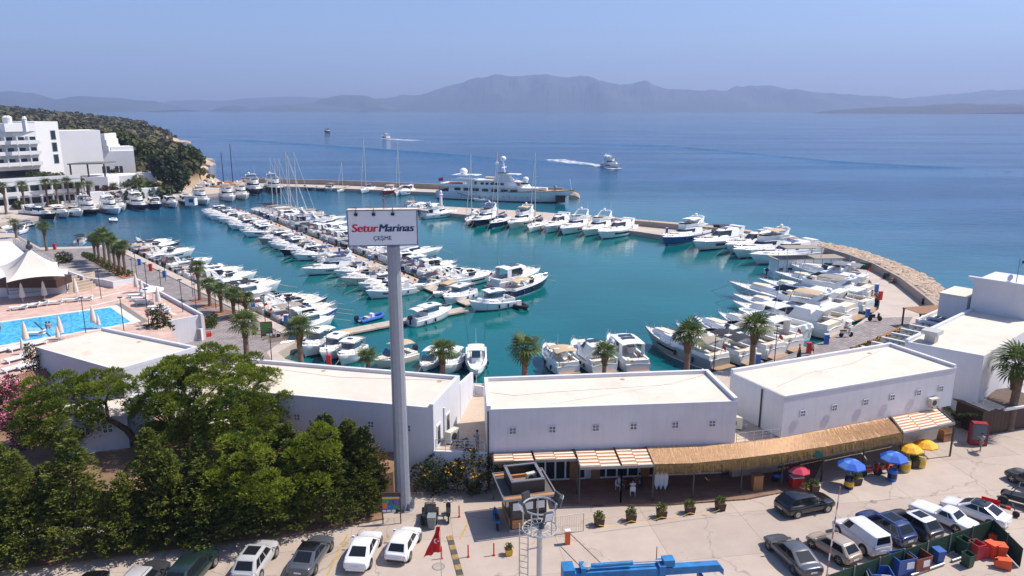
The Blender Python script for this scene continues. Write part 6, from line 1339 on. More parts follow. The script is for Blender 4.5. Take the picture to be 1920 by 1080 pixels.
# ================================================================== VEGETATION
PG1 = leafmat('palm_leaf', (.045,.075,.014), (.13,.17,.04), .25, 1.5, .45); PTR = M('palm_trunk', (.17,.115,.08), .95, var=.35, scale=3, bump=.8, bscale=8); SKIRT = M('palm_skirt', (.15,.09,.045), .95, var=.45, scale=4, bump=.8, bscale=9)
def fan_mb(R_=1.15, n=13, droop=.35):
    m = MB(); L0 = .75
    m.tube((0,0,0),(L0,0,.12),.03,.02,4,False)
    for i in range(n):
        a = R(-105+210*i/(n-1)); l = R_*(1-.18*abs(i-(n-1)/2)/((n-1)/2)); c, s_ = math.cos(a), math.sin(a); w_ = .07
        p0 = Vector((L0,0,.12)); p1 = p0+Vector((c*l*.6,s_*l*.6,.04)); p2 = p0+Vector((c*l,s_*l,-droop*l*.6)); nrm = Vector((-s_,c,0))*w_
        m.add([p0,p1-nrm,p1+nrm,p2],[(0,1,2),(2,1,3)])
    return m
fan_me = fan_mb().mesh('frond'); fan_me.materials.append(PG1)
def frond_list(n, seed):
    r_ = random.Random(seed); out = []
    for i in range(n):
        az = i*2.399+r_.uniform(-.2,.2); u = i/(n-1); el = R(72-100*u+r_.uniform(-9,9)); out.append((az, el, r_.uniform(.85,1.15)*(1.0 if u > .15 else .8)))
    return out
crown_far = []
for sd_ in range(3):
    m_ = MB(); f = fan_mb(1.15,9)
    for az, el, s_ in frond_list(24, sd_): m_.join(f, Matrix.Rotation(az,4,'Z')@Matrix.Rotation(-el,4,'Y')@Matrix.Diagonal((s_,s_,s_,1)))
    crown_far.append(m_.mesh('crown'))
def skirt_mb(h, r0, r1, n=70, seed=1):
    r_ = random.Random(seed); m = MB(); m.lathe([(r0*.8,0),(r1*.85,h*.6),(r1*.6,h)],10)
    for i in range(n):
        a = r_.uniform(0,6.28); z = r_.uniform(.0,h); rr_ = (r0+(r1-r0)*z/h)*r_.uniform(.75,1.05); p = Vector((rr_*math.cos(a),rr_*math.sin(a),z)); t_ = Vector((-math.sin(a),math.cos(a),0))*.07; d = Vector((math.cos(a)*.22,math.sin(a)*.22,r_.uniform(.1,.3)))
        m.add([p-t_,p+t_,p+d],[(0,1,2)])
    return m
trunk_me = {}; skirt_me = [skirt_mb(1.7,.30,.50,90,k).mesh('skirt') for k in range(2)]
def palm(loc, h, label, near=True, s=1.0, seed=0, cat='palm', group='palms along the waterfront', n=22):
    r_ = random.Random(seed*7+3); t = thing('palm_tree', label, cat, loc, r_.uniform(0,6), group, s)
    lean = r_.uniform(-.12,.12)
    k = round(h*2)/2
    if k not in trunk_me: trunk_me[k] = MB().lathe([(.36,0),(.28,.5),(.25,k*.5),(.24,k)],10).mesh('trunk',True)
    tr_ = obj('trunk', trunk_me[k], PTR, t, rot=(lean*.3,lean*.3,0)); sk = min(1.7, k*.45)
    obj('skirt', skirt_me[seed % 2], SKIRT, t, (0,0,k-sk), scale=(1,1,sk/1.7))
    if near:
        for az, el, q in frond_list(n, seed): obj('frond', fan_me, PG1, t, (0,0,k), rot=(0,-el,az), scale=q*1.05)
    else: obj('crown', crown_far[seed % 3], PG1, t, (0,0,k), scale=1.05)
    return t
def palm_px(bx_, by_, topy, label, near=True, seed=0, s=1.0, z=0.0, group='palms along the waterfront'):
    p = G(bx_, by_, z); h = GD(bx_, topy, p.y).z-z; return palm(p, max(1.0,h/s), label, near, s, seed, group=group)
for k, (a, b, c) in enumerate([(375,563,505),(394,574,535),(416,586,548),(440,597,555),(462,592,560)]): palm_px(a,b,c,f'fan palm in red brick tree pit, {ordn(k)} of five along the promenade',True,k)
for k, (a, b) in enumerate([(375,563),(394,574),(416,586),(440,597),(462,592)]):
    p = G(a,b,0); tp_ = thing('tree_pit', f'red brick tree pit of the {ordn(k)} promenade palm', 'tree pit', (p.x,p.y,0), R(-40), 'tree pits'); obj('soil', MB().bx(-1.1,1.1,-1.1,1.1,.0,.05), EARTH, tp_)
    for x0,x1,y0,y1 in ((-1.25,1.25,-1.25,-1.1),(-1.25,1.25,1.1,1.25),(-1.25,-1.1,-1.1,1.1),(1.1,1.25,-1.1,1.1)): obj('brick_edge', MB().bx(x0,x1,y0,y1,0,.1), M('red_brick',(.42,.12,.06),.9,var=.15), tp_)
palm_px(463,668,610,'larger fan palm on the promenade behind the left roof',True,6,1.25); palm_px(565,686,618,'fan palm among boats left of the tall sign pole',True,7,1.2); palm_px(830,712,662,'fan palm behind the roof just right of the sign pole',True,8,1.15); palm_px(984,726,655,'tall fan palm rising behind the centre building',True,9,1.3); palm_px(1132,720,662,'small fan palm between the boats behind the centre building',True,10,.95); palm_px(1286,716,633,'fan palm left of centre before the packed yachts',True,11,1.25); palm_px(1410,690,610,'dark-trunked fan palm before the packed yachts',True,12,1.3); palm_px(1890,806,690,'large fan palm at the right edge beside the wooden shed',True,13,1.5)
palm_px(690,690,672,'low young palm by the boats left of the pole',True,14,.9)
for k, (a, b, c) in enumerate([(180,489,450),(188,493,448),(198,498,440),(208,503,446),(217,508,455),(226,513,470),(236,516,463)]): palm_px(a,b,c,f'fan palm in dense green strip by the road, {ordn(k)} from left',True,20+k,1.0)
palm_px(88,470,428,'lone fan palm on the short quay by the water',True,30,1.05); palm_px(31,446,420,'fan palm at far left behind the glass fence',False,31)
for k, (a, b, c) in enumerate([(12,402,350),(48,399,350),(91,388,345),(110,388,343),(131,384,343),(149,382,349),(170,383,348),(237,362,338),(257,372,344),(278,372,350),(216,370,350),(300,368,352)]):
    palm_px(a,b,c,f'palm before the hotel, {ordn(k)} placed from the left',False,40+k,1.25,group='hotel palms')
# green strip under the dense palms
strip = MB(); rr = random.Random(4)
a, b, c, d = G(152,478),G(163,476),G(252,517),G(228,521); struct('palm_strip', MB().prism([xy(a),xy(b),xy(c),xy(d)],0,.15), M('red_brick',(.42,.12,.06)))
for i in range(260):
    u, v = rr.random(), rr.random(); p = a.lerp(d,u).lerp(b.lerp(c,u),v); clump(strip,(p.x,p.y,.3),rr.uniform(.35,.6),7,rr)
tag(obj('ground_cover', strip, leafmat('hedge_leaf',(.03,.05,.008),(.09,.12,.02),.2,1.0)), 'low green ground cover under the dense promenade palms', 'ground cover', kind='stuff')

# ---- conifers and broadleaf crowns made of many small sprays
def spray(m, p, d, l, w_, r_, n=3):
    d = d.normalized(); s_ = d.cross(Vector((0,0,1))); s_ = s_.normalized() if s_.length > 1e-3 else Vector((1,0,0)); u = s_.cross(d)
    for k in range(n):
        a = r_.uniform(-.9,.9); q = (d+s_*a+u*r_.uniform(-.4,.4)).normalized(); ll = l*r_.uniform(.6,1.1); t_ = (s_*math.cos(a*2)+u*r_.uniform(-.7,.7)).normalized()*w_
        m.add([p, p+q*ll*.55-t_, p+q*ll, p+q*ll*.55+t_], [(0,1,2,3)])
def cypress_mb(h, r, seed, n=1500, fat=.8, size=.30):
    r_ = random.Random(seed); m = MB()
    nb = 84; br = []
    for i in range(nb):
        u = (i+.5)/nb; z = h*(.08+.90*u); rad = r*(1-u)**fat*(.55+.65*r_.random())+.12; br.append((z, i*2.399+r_.uniform(-.4,.4), rad))
    for z, az, rad in br:
        cnt = int(n/nb*(.35+1.3*rad/r))
        cl = [(r_.random()**.5, az+r_.gauss(0,.5)) for _ in range(5)]
        for k in range(cnt):
            v, a2 = r_.choice(cl); v = max(.08,min(1.05,v+r_.gauss(0,.09))); a2 += r_.gauss(0,.11/max(v,.2)); x = rad*v; p = Vector((x*math.cos(a2),x*math.sin(a2),z+.35*x*.6-.16*x*x/max(r,.1)+r_.gauss(0,.09)))
            d = Vector((math.cos(a2),math.sin(a2),r_.uniform(.0,.7))); spray(m,p,d,size*r_.uniform(.8,1.5),size*.24,r_,3)
    return m
CYP = leafmat('conifer_spray', (.034,.056,.009), (.225,.25,.036), .35, 1.1)
PIN = leafmat('pine_needles', (.045,.08,.008), (.28,.335,.035), .35, .5)
LPIN = leafmat('young_pine_needles', (.09,.13,.008), (.30,.35,.03), .3, .5)
BARK = M('bark', (.075,.045,.03), .95, var=.4, scale=3, bump=.8, bscale=8)
cyp_me = [cypress_mb(6.4+.6*(k%2),2.35-.25*(k%3),k,3800,.60,.20).mesh('foliage') for k in range(5)]
ctr_me = MB().tube((0,0,0),(0,0,5.6),.16,.04,6).mesh('trunk')
struct('hedge_bed', MB().prism(PX([(-120,1088),(60,1068),(235,1046),(400,1024),(555,1005),(720,975),(700,930),(400,985),(-120,1040)]),.0,.16), EARTH)
rr = random.Random(17); con = []
ln = [(-30,1062),(60,1050),(150,1040),(235,1030),(320,1018),(400,1008),(480,1000),(555,990),(625,978),(690,962)]
for k, (a, b) in enumerate(ln): con.append((a,b,0.0,rr.uniform(.92,1.12)))
for a, b in [(20,1000),(110,998),(300,978),(385,965),(465,945),(545,940),(610,940),(655,925)]: con.append((a,b,1.2,rr.uniform(.85,1.05)))
for k, (a, b, z, s_) in enumerate(con):
    p = G(a,b,z); row_ = 'front' if k < len(ln) else 'back'; i = k if k < len(ln) else k-len(ln)
    t = thing('conifer', f'feathery dark green conifer, {ordn(i)} from left in the {row_} hedge row', 'conifer', p, rr.uniform(0,6), 'conifers in the car park hedge', (s_*rr.uniform(.9,1.25),s_*rr.uniform(.9,1.25),s_*rr.uniform(.85,1.12))); t.rotation_euler.x = rr.uniform(-.06,.06); t.rotation_euler.y = rr.uniform(-.06,.06)
    obj('trunk', ctr_me, BARK, t); obj('foliage', cyp_me[(k*3) % 5], CYP, t)
def puff_tree(t, puffs, mat, n=130, size=.24, seed=0, up=.75):
    """needle tufts set in rounded puffs; each puff keeps gaps to its neighbours"""
    r_ = random.Random(seed); m = MB()
    for (c, r) in puffs:
        for k in range(int(n*r*r)):
            d = Vector((r_.gauss(0,1),r_.gauss(0,1),r_.gauss(0,.8)+up)).normalized(); p = Vector(c)+Vector((d.x*r,d.y*r,d.z*r*.72))*r_.uniform(.7,1.03)
            spray(m,p,(d+Vector((0,0,.5))),size*r_.uniform(.8,1.5),size*.12,r_,5)
    return obj('crown', m, mat, t)
def puffs_in(cx, cy, cz, rx, ry, rz, n, r0, r1, seed, bottom=-.35, gap=.62):
    r_ = random.Random(seed); out = []; tries = 0
    while len(out) < n and tries < n*60:
        tries += 1
        d = Vector((r_.uniform(-1,1),r_.uniform(-1,1),r_.uniform(bottom,1)))
        if d.length > 1 or d.length < .45: continue
        p = Vector((cx+d.x*rx,cy+d.y*ry,cz+d.z*rz)); rad = r_.uniform(r0,r1)
        if any((p-q).length < (rad+s_)*gap for q, s_ in out): continue
        out.append((p,rad))
    return out
# the big spreading pine, with a second crown on a leaning limb
bp = G(268,846,2.8)
pine = thing('pine_tree', 'big spreading pine with leaning trunk over the hut', 'pine tree', bp)
c1_ = GD(396,752,bp.y+1.5)-bp; c2_ = GD(112,782,bp.y-1.0)-bp; c3_ = GD(190,735,bp.y+.5)-bp
pp = puffs_in(c1_.x,c1_.y,c1_.z,6.3,5.0,4.3,120,.7,1.15,3,-.7)
puff_tree(pine, pp, PIN, 300, .24, 1)
pp2 = puffs_in(c2_.x,c2_.y,c2_.z,3.0,3.0,3.3,44,.6,1.0,5,-.7)+puffs_in(c3_.x,c3_.y,c3_.z,2.4,2.0,1.4,14,.6,.95,6)
o = puff_tree(pine, pp2, PIN, 300, .24, 2)
lm = MB(); j = (GD(238,806,bp.y)-bp); j2 = GD(195,780,bp.y-.3)-bp; j3 = GD(168,770,bp.y-.3)-bp
lm.tube((0.3,0,-.3),tuple(j),.34,.26,8).tube(tuple(j),tuple(j2),.26,.2,8).tube(tuple(j2),tuple(j3),.2,.14,7).tube(tuple(j3),tuple(c2_),.14,.07,6); obj('leaning_trunk', lm, BARK, pine, smooth=True)
q = GD(204,734,bp.y)-bp; obj('limb', MB().tube(tuple(j2.lerp(j,.2)),tuple((GD(198,755,bp.y)-bp)),.13,.1,6).tube(tuple((GD(198,755,bp.y)-bp)),tuple(q),.1,.07,6), BARK, pine)
lm = MB().tube((.6,0,-.3),tuple(c1_*Vector((.55,.5,.4)).length/Vector((.55,.5,.4)).length*.45),.36,.26,8)
for (p, r) in pp[::4]: lm.tube(tuple(c1_*.45),tuple(p*.94),.13,.04,5,False)
obj('trunk', lm, BARK, pine)
# younger, brighter pine in front
yb = G(505,985,0.6); yp = thing('young_pine', 'bright yellow-green young pine beside the big pine', 'pine tree', yb); c = GD(500,890,yb.y+.5)-yb
pf = puffs_in(c.x,c.y,c.z,4.2,3.0,3.2,52,.6,1.05,9,-.8)+puffs_in((GD(588,838,yb.y+1)-yb).x,1.0,(GD(588,838,yb.y+1)-yb).z,1.5,1.3,1.9,14,.5,.8,10,-.8)
puff_tree(yp, pf, LPIN, 300, .22, 4); obj('trunk', MB().tube((0,0,-.5),tuple(c),.2,.1,7), BARK, yp)
for (p, r) in pf[::6]: obj('limb', MB().tube(tuple(c*.5),tuple(p*.95),.07,.03,4), BARK, yp)
# shrubs: leaf clumps with flowers
def shrub(name, label, loc, rx, ry, rz, n, leaf, flower=None, fn=0, seed=0, cat='shrub', size=.2, r0=.3, r1=.6):
    t = thing(name, label, cat, loc); r_ = random.Random(seed); m = MB()
    pf = puffs_in(0,0,rz*.55,rx,ry,rz*.6,n,r0,r1,seed,-.9)
    for c_, r in pf:
        for k in range(int(110*r)+8):
            d = Vector((r_.gauss(0,1),r_.gauss(0,1),r_.gauss(0,1)+.3)).normalized(); spray(m,Vector(c_)+d*r*r_.uniform(.5,1.05),d,size*r_.uniform(.7,1.3),size*.3,r_,2)
    obj('foliage', m, leaf, t); st_ = MB()
    for c_, r in pf[::5]: st_.tube((0,0,-.1),tuple(c_),.04,.02,4,False)
    obj('stems', st_, BARK, t)
    if flower:
        f = MB()
        for k in range(fn):
            c_, r = r_.choice(pf); d = Vector((r_.gauss(0,1),r_.gauss(0,1)-.4,r_.gauss(0,.7)+.6)).normalized(); p = Vector(c_)+d*r*1.05
            for q in range(4): spray(f,p+Vector((r_.gauss(0,.09),r_.gauss(0,.09),r_.gauss(0,.07))),d,.12,.06,r_,2)
        obj('flowers', f, flower, t)['kind'] = 'stuff'
    return t
SHR = leafmat('shrub_leaf', (.022,.038,.008), (.08,.105,.025), .25, 1.5); PINKF = M('pink_flower', (.75,.22,.33), .7, var=.25, scale=4); ORF = M('orange_flower', (.80,.36,.02), .7, var=.2, scale=4); MAG = M('magenta_flower', (.5,.04,.18), .7, var=.3, scale=4)
shrub('oleander','tall pink-flowering oleander at the left edge',G(15,800,2.8),1.8,1.6,4.6,46,SHR,PINKF,700,1,size=.22); shrub('oleander','pink oleander in front of the brown roof',G(48,835,2.8),1.5,1.4,3.6,34,SHR,PINKF,560,2,size=.22)
shrub('oleander','oleander bush between pool wall and left building',G(300,640,1.0),1.7,1.7,4.2,34,SHR,PINKF,110,3,size=.3)
shrub('climbing_plant','dark green climber on the corner of the left building',(c0[0][0]-.4,c0[0][1]-.2,WT),.8,.8,3.8,22,SHR,M('white_flower',(.7,.7,.68),.7),30,4)
shrub('bougainvillea','orange and magenta bougainvillea left of the sign pole',G(700,930,.5),1.1,1.0,4.0,30,leafmat('bougainvillea_leaf',(.06,.05,.012),(.2,.13,.03),.3,2),MAG,60,5)
shrub('evergreen_shrub','rounded dark evergreen below the sign pole building wall',G(655,912,1.5),1.3,1.2,4.6,36,leafmat('evergreen_leaf',(.018,.03,.01),(.06,.085,.025),.2,1.5),None,0,6)
shrub('trumpet_vine','vine with orange trumpet flowers beside the kiosk',G(885,922,0),1.9,1.2,3.2,40,SHR,ORF,95,7); shrub('trumpet_vine','leafy vine with few orange flowers against the terrace wall',G(815,920,0),2.0,1.0,2.4,34,SHR,ORF,18,8)
shrub('trumpet_vine','tall loose vine shoot climbing to the terrace railing',G(872,905,0),.8,.6,5.0,14,SHR,ORF,16,9,r0=.2,r1=.4)
shrub('hedge_bush','clipped green hedge below the pool end wall',G(393,612,0),.9,2.6,1.3,22,leafmat('hedge_leaf',(0,0,0),(0,0,0)),None,0,10,size=.25)
shrub('roadside_bush','dark bush beside the upper road',G(120,492,0),1.6,1.4,1.6,16,SHR,None,0,11,size=.3)
shrub('young_date_palm_clump','arching green plant between the right buildings',G(1800,795,0),1.2,1.0,3.0,3,SHR,None,0,12)
dpl = thing('young_date_palm','arching feathery date palm between the right-hand buildings','palm',G(1796,800,0))
for k in range(16):
    a = k*2.399; m_ = MB(); r_ = random.Random(k); L_ = r_.uniform(2.2,3.2); prev = Vector((0,0,.6))
    for i in range(1,9):
        u = i/8; p = Vector((L_*.75*u,0,.6+L_*(1.0*u-.62*u*u)+.5*u)); m_.tube(prev,p,.025,.02,4,False)
        for sg in (1,-1): m_.add([p,p+Vector((.18,sg*.04,.02)),p+Vector((.30,sg*.42*(1-.4*u),-.12)),p+Vector((.06,sg*.2,.0))],[(0,1,2,3)])
        prev = p
    obj('frond', m_, leafmat('date_palm_leaf',(.07,.09,.015),(.2,.22,.045),.3,2), dpl, rz=a)
obj('trunk', MB().lathe([(.35,0),(.3,.7)],8), PTR, dpl)
bpy.data.objects.remove(bpy.data.objects['young_date_palm_clump'].children[0]); bpy.data.objects.remove(bpy.data.objects['young_date_palm_clump'].children[0]); bpy.data.objects.remove(bpy.data.objects['young_date_palm_clump'])
# trees round the hotel and headland foot
DK = leafmat('dark_tree_leaf',(.016,.026,.01),(.055,.07,.022),.15,.4); MD = leafmat('mid_tree_leaf',(.03,.045,.012),(.10,.11,.03),.2,.4)
def far_tree(px, py, w_, h_, label, mat, y=None, seed=0, flower=None):
    p = G(px,py,0) if y is None else Vector((*P2(px,y),GD(px,py,y).z)); s_ = p.y/FPX*1.02; t = thing('broadleaf_tree', label, 'tree', p, 0, 'trees round the hotel'); m = MB(); r_ = random.Random(seed); W, H = w_*s_/2, h_*s_
    for c_, r in puffs_in(0,0,H*.55,W,W,H*.5,30,W*.28,W*.48,seed,-.8): clump(m,c_,r,46,r_,.9,.30)
    obj('crown', m, mat, t); obj('trunk', MB().tube((0,0,-1),(0,0,H*.6),.3,.15,6), BARK, t)
    if flower:
        f = MB()
        for k in range(120): d = Vector((r_.gauss(0,1),r_.gauss(0,1),r_.gauss(0,1))).normalized(); clump(f,(d.x*W,d.y*W,H*.55+d.z*H*.5),.35,3,r_)
        obj('flowers', f, flower, t)['kind'] = 'stuff'
for k, (px,py,w_,h_,lb_,mt,y,fl) in enumerate([(332,362,46,56,'dark conical tree on quay by the hut',DK,None,None),(308,340,50,52,'broad dark tree behind the quay trees',DK,285,None),(268,325,60,54,'bushy tree right of the hotel low wing',MD,310,None),(350,322,52,40,'low olive tree on the headland point',MD,330,None),(230,298,56,44,'green tree above the hotel end wing',MD,330,None),(207,380,36,26,'red-brown flowering bush by hotel boats',leafmat('plum_leaf',(.05,.025,.015),(.12,.07,.04),.2,.6),None,MAG),(250,378,34,20,'green bush on the slope by hotel palms',MD,None,None),(60,337,20,14,'round clipped bush on hotel lawn',MD,262,None),(142,352,22,18,'small round tree beside hotel terrace',MD,258,None),(90,337,40,9,'long green hedge on the hotel lawn',MD,264,None),(285,372,60,22,'row of shrubs below the hotel garden wall',MD,None,None),(40,392,22,12,'bush beside hotel annex palms',MD,None,None),(100,386,24,10,'low bush under annex balconies',MD,None,None),(15,290,40,50,'tall tree at the left edge behind hotel',MD,330,None),(240,345,80,10,'green planting along hotel terrace edge',MD,283,None)]):
    far_tree(px,py,w_,h_,lb_,mt,y,k,fl)
# ================================================================== VEHICLES
LAMPR = M('tail_lamp', (.45,.01,.015), .2, var=0); LAMPW = M('head_lamp', (.7,.72,.74), .1, var=0, spec=.8); PLATE = M('plate', (.7,.7,.72), .5, var=0); RIM = M('alloy_rim', (.45,.45,.46), .3, .8, var=0); CARGL = M('car_glass', (.012,.014,.016), .08, var=0, spec=.35)
def paint(n, c, r=.22): return M('car_paint_'+n, c, r, var=.02, scale=1, coat=.8)
STY = {  # windscreen base/top, roof end, rear window base (fractions of length), belt, hood front height, tail height
 'sedan': (.225,.05,-.19,-.41,.645,.48,.67), 'hatch': (.27,.08,-.33,-.47,.62,.50,.63), 'suv': (.25,.09,-.34,-.475,.62,.54,.63), 'van': (.28,.16,-.475,-.492,.60,.50,.60), 'classic': (.08,.00,-.18,-.30,.66,.58,.62), 'pickup': (.14,.05,-.10,-.13,.58,.56,.56)}
tyre_me = MB().lathe([(.20,-.10),(.31,-.11),(.33,-.07),(.33,.07),(.31,.11),(.20,.10)],18).xf(Matrix.Rotation(R(90),4,'X')).mesh('tyre',True,50)
rim_m = MB().lathe([(.205,-.08),(.205,.085),(.15,.06),(.05,.075)],14).xf(Matrix.Rotation(R(90),4,'X'))
rim_me = rim_m.mesh('rim',False); spoke_me = MB()
for k in range(5): spoke_me.box((math.cos(k*1.2566)*.11,0,math.sin(k*1.2566)*.11),(.20,.18,.05),0,0,-k*1.2566)
rim_j = MB(); rim_j.join(rim_m).join(spoke_me); rim_me = rim_j.mesh('rim')
def car(name, label, c, hd, L_, W, H, pm, style='sedan', roof=None, sunroof=False, cat='car', rails=False, plate=True):
    """c: centre on the ground, hd: heading of the front"""
    t = thing(name, label, cat, (c[0],c[1],.02), hd, 'parked cars'); a, b, r1, r0, kb, kf, kt = STY[style]; h = W/2; belt = H*kb; zb = .24; pm_r = roof or pm
    st = [(-.5,zb+.22,H*kt*.86,.80),(-.485,zb+.05,H*kt*.97,.92),(-.42,zb,H*kt,.985),(r0,zb,belt,1.0),(r1,zb,belt*1.0,1.0),(b,zb,belt,1.0),(a,zb,belt*.985,.995),(.30,zb,H*(kf*.55+kb*.45)*.985,.985),(.42,zb,H*(kf+.02),.95),(.478,zb+.05,H*kf*.93,.86),(.5,zb+.2,H*kf*.74,.74)]
    if style == 'van': st[7] = (.34,zb,H*kf*1.08,.985); st[8] = (.43,zb,H*kf*1.0,.95)
    rings = []
    for x, z0, z1, k in st:
        w_ = h*k; d = z1-z0; half = [(0,z1+.02),(w_*.62,z1+.012),(w_*.9,z1-.05),(w_*.975,z1-d*.2),(w_,z0+d*.5),(w_*.985,z0+d*.2),(w_*.86,z0),(0,z0)]
        rings.append([(x*L_,y,z) for y,z in half]+[(x*L_,-y,z) for y,z in half[-2:0:-1]])
    B_ = obj('body', MB().loft(rings), pm, t, smooth=True, ang=80); sb_ = B_.modifiers.new('round','SUBSURF'); sb_.levels = 2; sb_.render_levels = 2
    # greenhouse
    def gring(z, f, bk, w_): return [(f*L_,w_*.80,z),(f*L_-.12,w_,z),(bk*L_+.10,w_,z),(bk*L_,w_*.84,z),(bk*L_,-w_*.84,z),(bk*L_+.10,-w_,z),(f*L_-.12,-w_,z),(f*L_,-w_*.80,z)]
    g0, g1, g2 = gring(belt-.03,a,r0,h*.93), gring(H-.07,b,r1,h*.74), gring(H,b-.035,r1+.03,h*.62)
    gm_ = MB().loft([g0,g1]); cb = obj('cabin', gm_, pm, t, smooth=True, ang=20); obj('roof', MB().loft([g1,g2],False,True), pm_r, cb, smooth=True, ang=25)
    def pane(i, j, s0, s1, z0, z1, off=.012):
        P = [Vector(p) for p in (g0[i],g0[j],g1[j],g1[i])]; f = lambda u,v: P[0].lerp(P[1],u).lerp(P[3].lerp(P[2],u),v); n = (P[1]-P[0]).cross(P[3]-P[0]).normalized(); cc = sum(P,Vector())/4
        if n.dot(cc-Vector((0,0,(belt+H)/2-.2))) < 0: n = -n
        return [tuple(f(u,v)+n*off) for u,v in ((s0,z0),(s1,z0),(s1,z1),(s0,z1))]
    obj('windscreen', MB().quad(*pane(7,0,.04,.96,.10,.95)), CARGL, cb); obj('rear_window', MB().quad(*pane(3,4,.06,.94,.22,.93)), CARGL, cb)
    split = {'sedan':[(.10,.50),(.54,.90)],'hatch':[(.10,.47),(.51,.92)],'suv':[(.08,.38),(.42,.70),(.74,.95)],'van':[(.04,.24)],'classic':[(.12,.62),(.68,.88)],'pickup':[(.12,.52),(.56,.94)]}[style]
    for i, j in ((1,2),(6,5)):
        for s0, s1 in split: obj('side_window', MB().quad(*pane(i,j,s0,s1,.16,.92)), CARGL, cb)
    if sunroof: obj('sunroof', MB().bx((r1+.12)*L_,(b-.08)*L_,-h*.5,h*.5,H,H+.012), CARGL, cb)
    if rails:
        for sg in (1,-1): obj('roof_rail', MB().tube(((r1+.05)*L_,sg*h*.62,H+.05),((b-.06)*L_,sg*h*.62,H+.05),.022), RIM, cb)
    wx = .30*L_; rs = max(1.0, H/1.5)*.98
    for x in (-wx*.98, wx*1.02):
        for sg in (1,-1):
            w_ = obj('wheel', tyre_me, RUBBER, t, (x,sg*(h-.12),.33*rs), scale=rs); w_.name = 'wheel'; obj('rim', rim_me, RIM, w_, rot=(0,0,0 if sg > 0 else math.pi), loc=(0,sg*.045,0))
            obj('wheel_arch', MB().lathe([(.375*rs,-.02),(.375*rs,.02)],18).xf(Matrix.Rotation(R(90),4,'X')), BLACK, t, (x,sg*(h*.987),.36*rs))
    for sg in (1,-1):
        obj('headlight', MB().box((.445*L_,sg*h*.58,H*kf*.80),(.26,h*.36,.11),sg*-.4), LAMPW, t); obj('tail_light', MB().box((-.468*L_,sg*h*.60,H*kt*.80),(.14,h*.42,.13),sg*.25), LAMPR, t)
        obj('mirror', MB().box((a*L_-.25,sg*(h+.08),belt+.05),(.12,.2,.13)), pm, t)
    obj('front_grille', MB().box((.49*L_,0,H*kf*.52),(.06,h*.9,.2)), BLACK, t); obj('rear_bumper', MB().box((-.488*L_,0,zb+.14),(.10,W*.72,.16)), BLACK if style in ('suv','hatch','van') else pm, t)
    if plate: obj('number_plate', MB().box((-.503*L_,0,H*kt*.62),(.02,.5,.12)), PLATE, t)
    if style == 'pickup': obj('bed_cover', MB().bx(-.485*L_,-.15*L_,-h*.86,h*.86,belt-.02,belt+.03), BLACK, t)
    return t
def by_ends(rear, front, *args, **k):
    a, b = G(*rear,0), G(*front,0); return ((a.x+b.x)/2,(a.y+b.y)/2), math.atan2(b.y-a.y,b.x-a.x)
def by_wheels(fw, rw, W, side):
    f, r = G(*fw,0), G(*rw,0); d = Vector((f.x-r.x,f.y-r.y)).normalized(); lf = Vector((-d.y,d.x)); m = Vector(((f.x+r.x)/2,(f.y+r.y)/2))+lf*(-side)*W/2; return (m.x,m.y), math.atan2(d.y,d.x)
WHT = paint('white',(.72,.72,.72)); SIL = paint('silver',(.42,.41,.40),.3); GRY = paint('grey',(.075,.082,.095),.25); BLK = paint('black',(.008,.008,.010),.15); DBL = paint('blue',(.012,.03,.11),.2); BEI = paint('beige',(.36,.29,.22),.35); DGN = paint('dark_green',(.010,.022,.02),.3); DKG = paint('dark_grey',(.04,.042,.045),.3)
c, h_ = by_ends((664,1082),(700,1006)); car('parked_car','white sedan parked in the left row, second from right',c,h_,4.6,1.80,1.46,WHT,'sedan')
c, h_ = by_ends((740,1064),(774,1000)); car('parked_car','white hatchback parked right-most in the left row',c,h_,4.1,1.75,1.45,WHT,'hatch')
c, h_ = by_ends((556,1094),(612,1014)); car('parked_car','dark grey sedan with black roof in the left row',c,h_,4.7,1.82,1.45,GRY,'sedan',BLK)
c, h_ = by_ends((452,1108),(508,1026)); car('parked_car','silver SUV with glass roof parked below the conifers',c,h_,4.5,1.85,1.66,SIL,'suv',None,True)
c, h_ = by_ends((322,1130),(396,1044)); car('parked_pickup','dark green pickup half hidden under the conifers',c,h_,4.9,1.85,1.70,DGN,'suv',cat='pickup')
c, h_ = by_ends((226,1152),(306,1066)); car('parked_car','grey car with ribbed roof at the bottom edge, left',c,h_,4.6,1.85,1.60,DKG,'suv',SIL,rails=True)
c, h_ = by_ends((122,1170),(190,1082)); car('parked_car','dark car mostly cut off at the bottom left',c,h_,4.5,1.8,1.5,BLK,'sedan')
c, h_ = by_wheels((1553,962),(1494,974),1.94,-1); car('moving_car','glossy black sloping-roofed SUV standing alone before the reed canopy',c,h_,4.75,1.94,1.60,BLK,'suv')
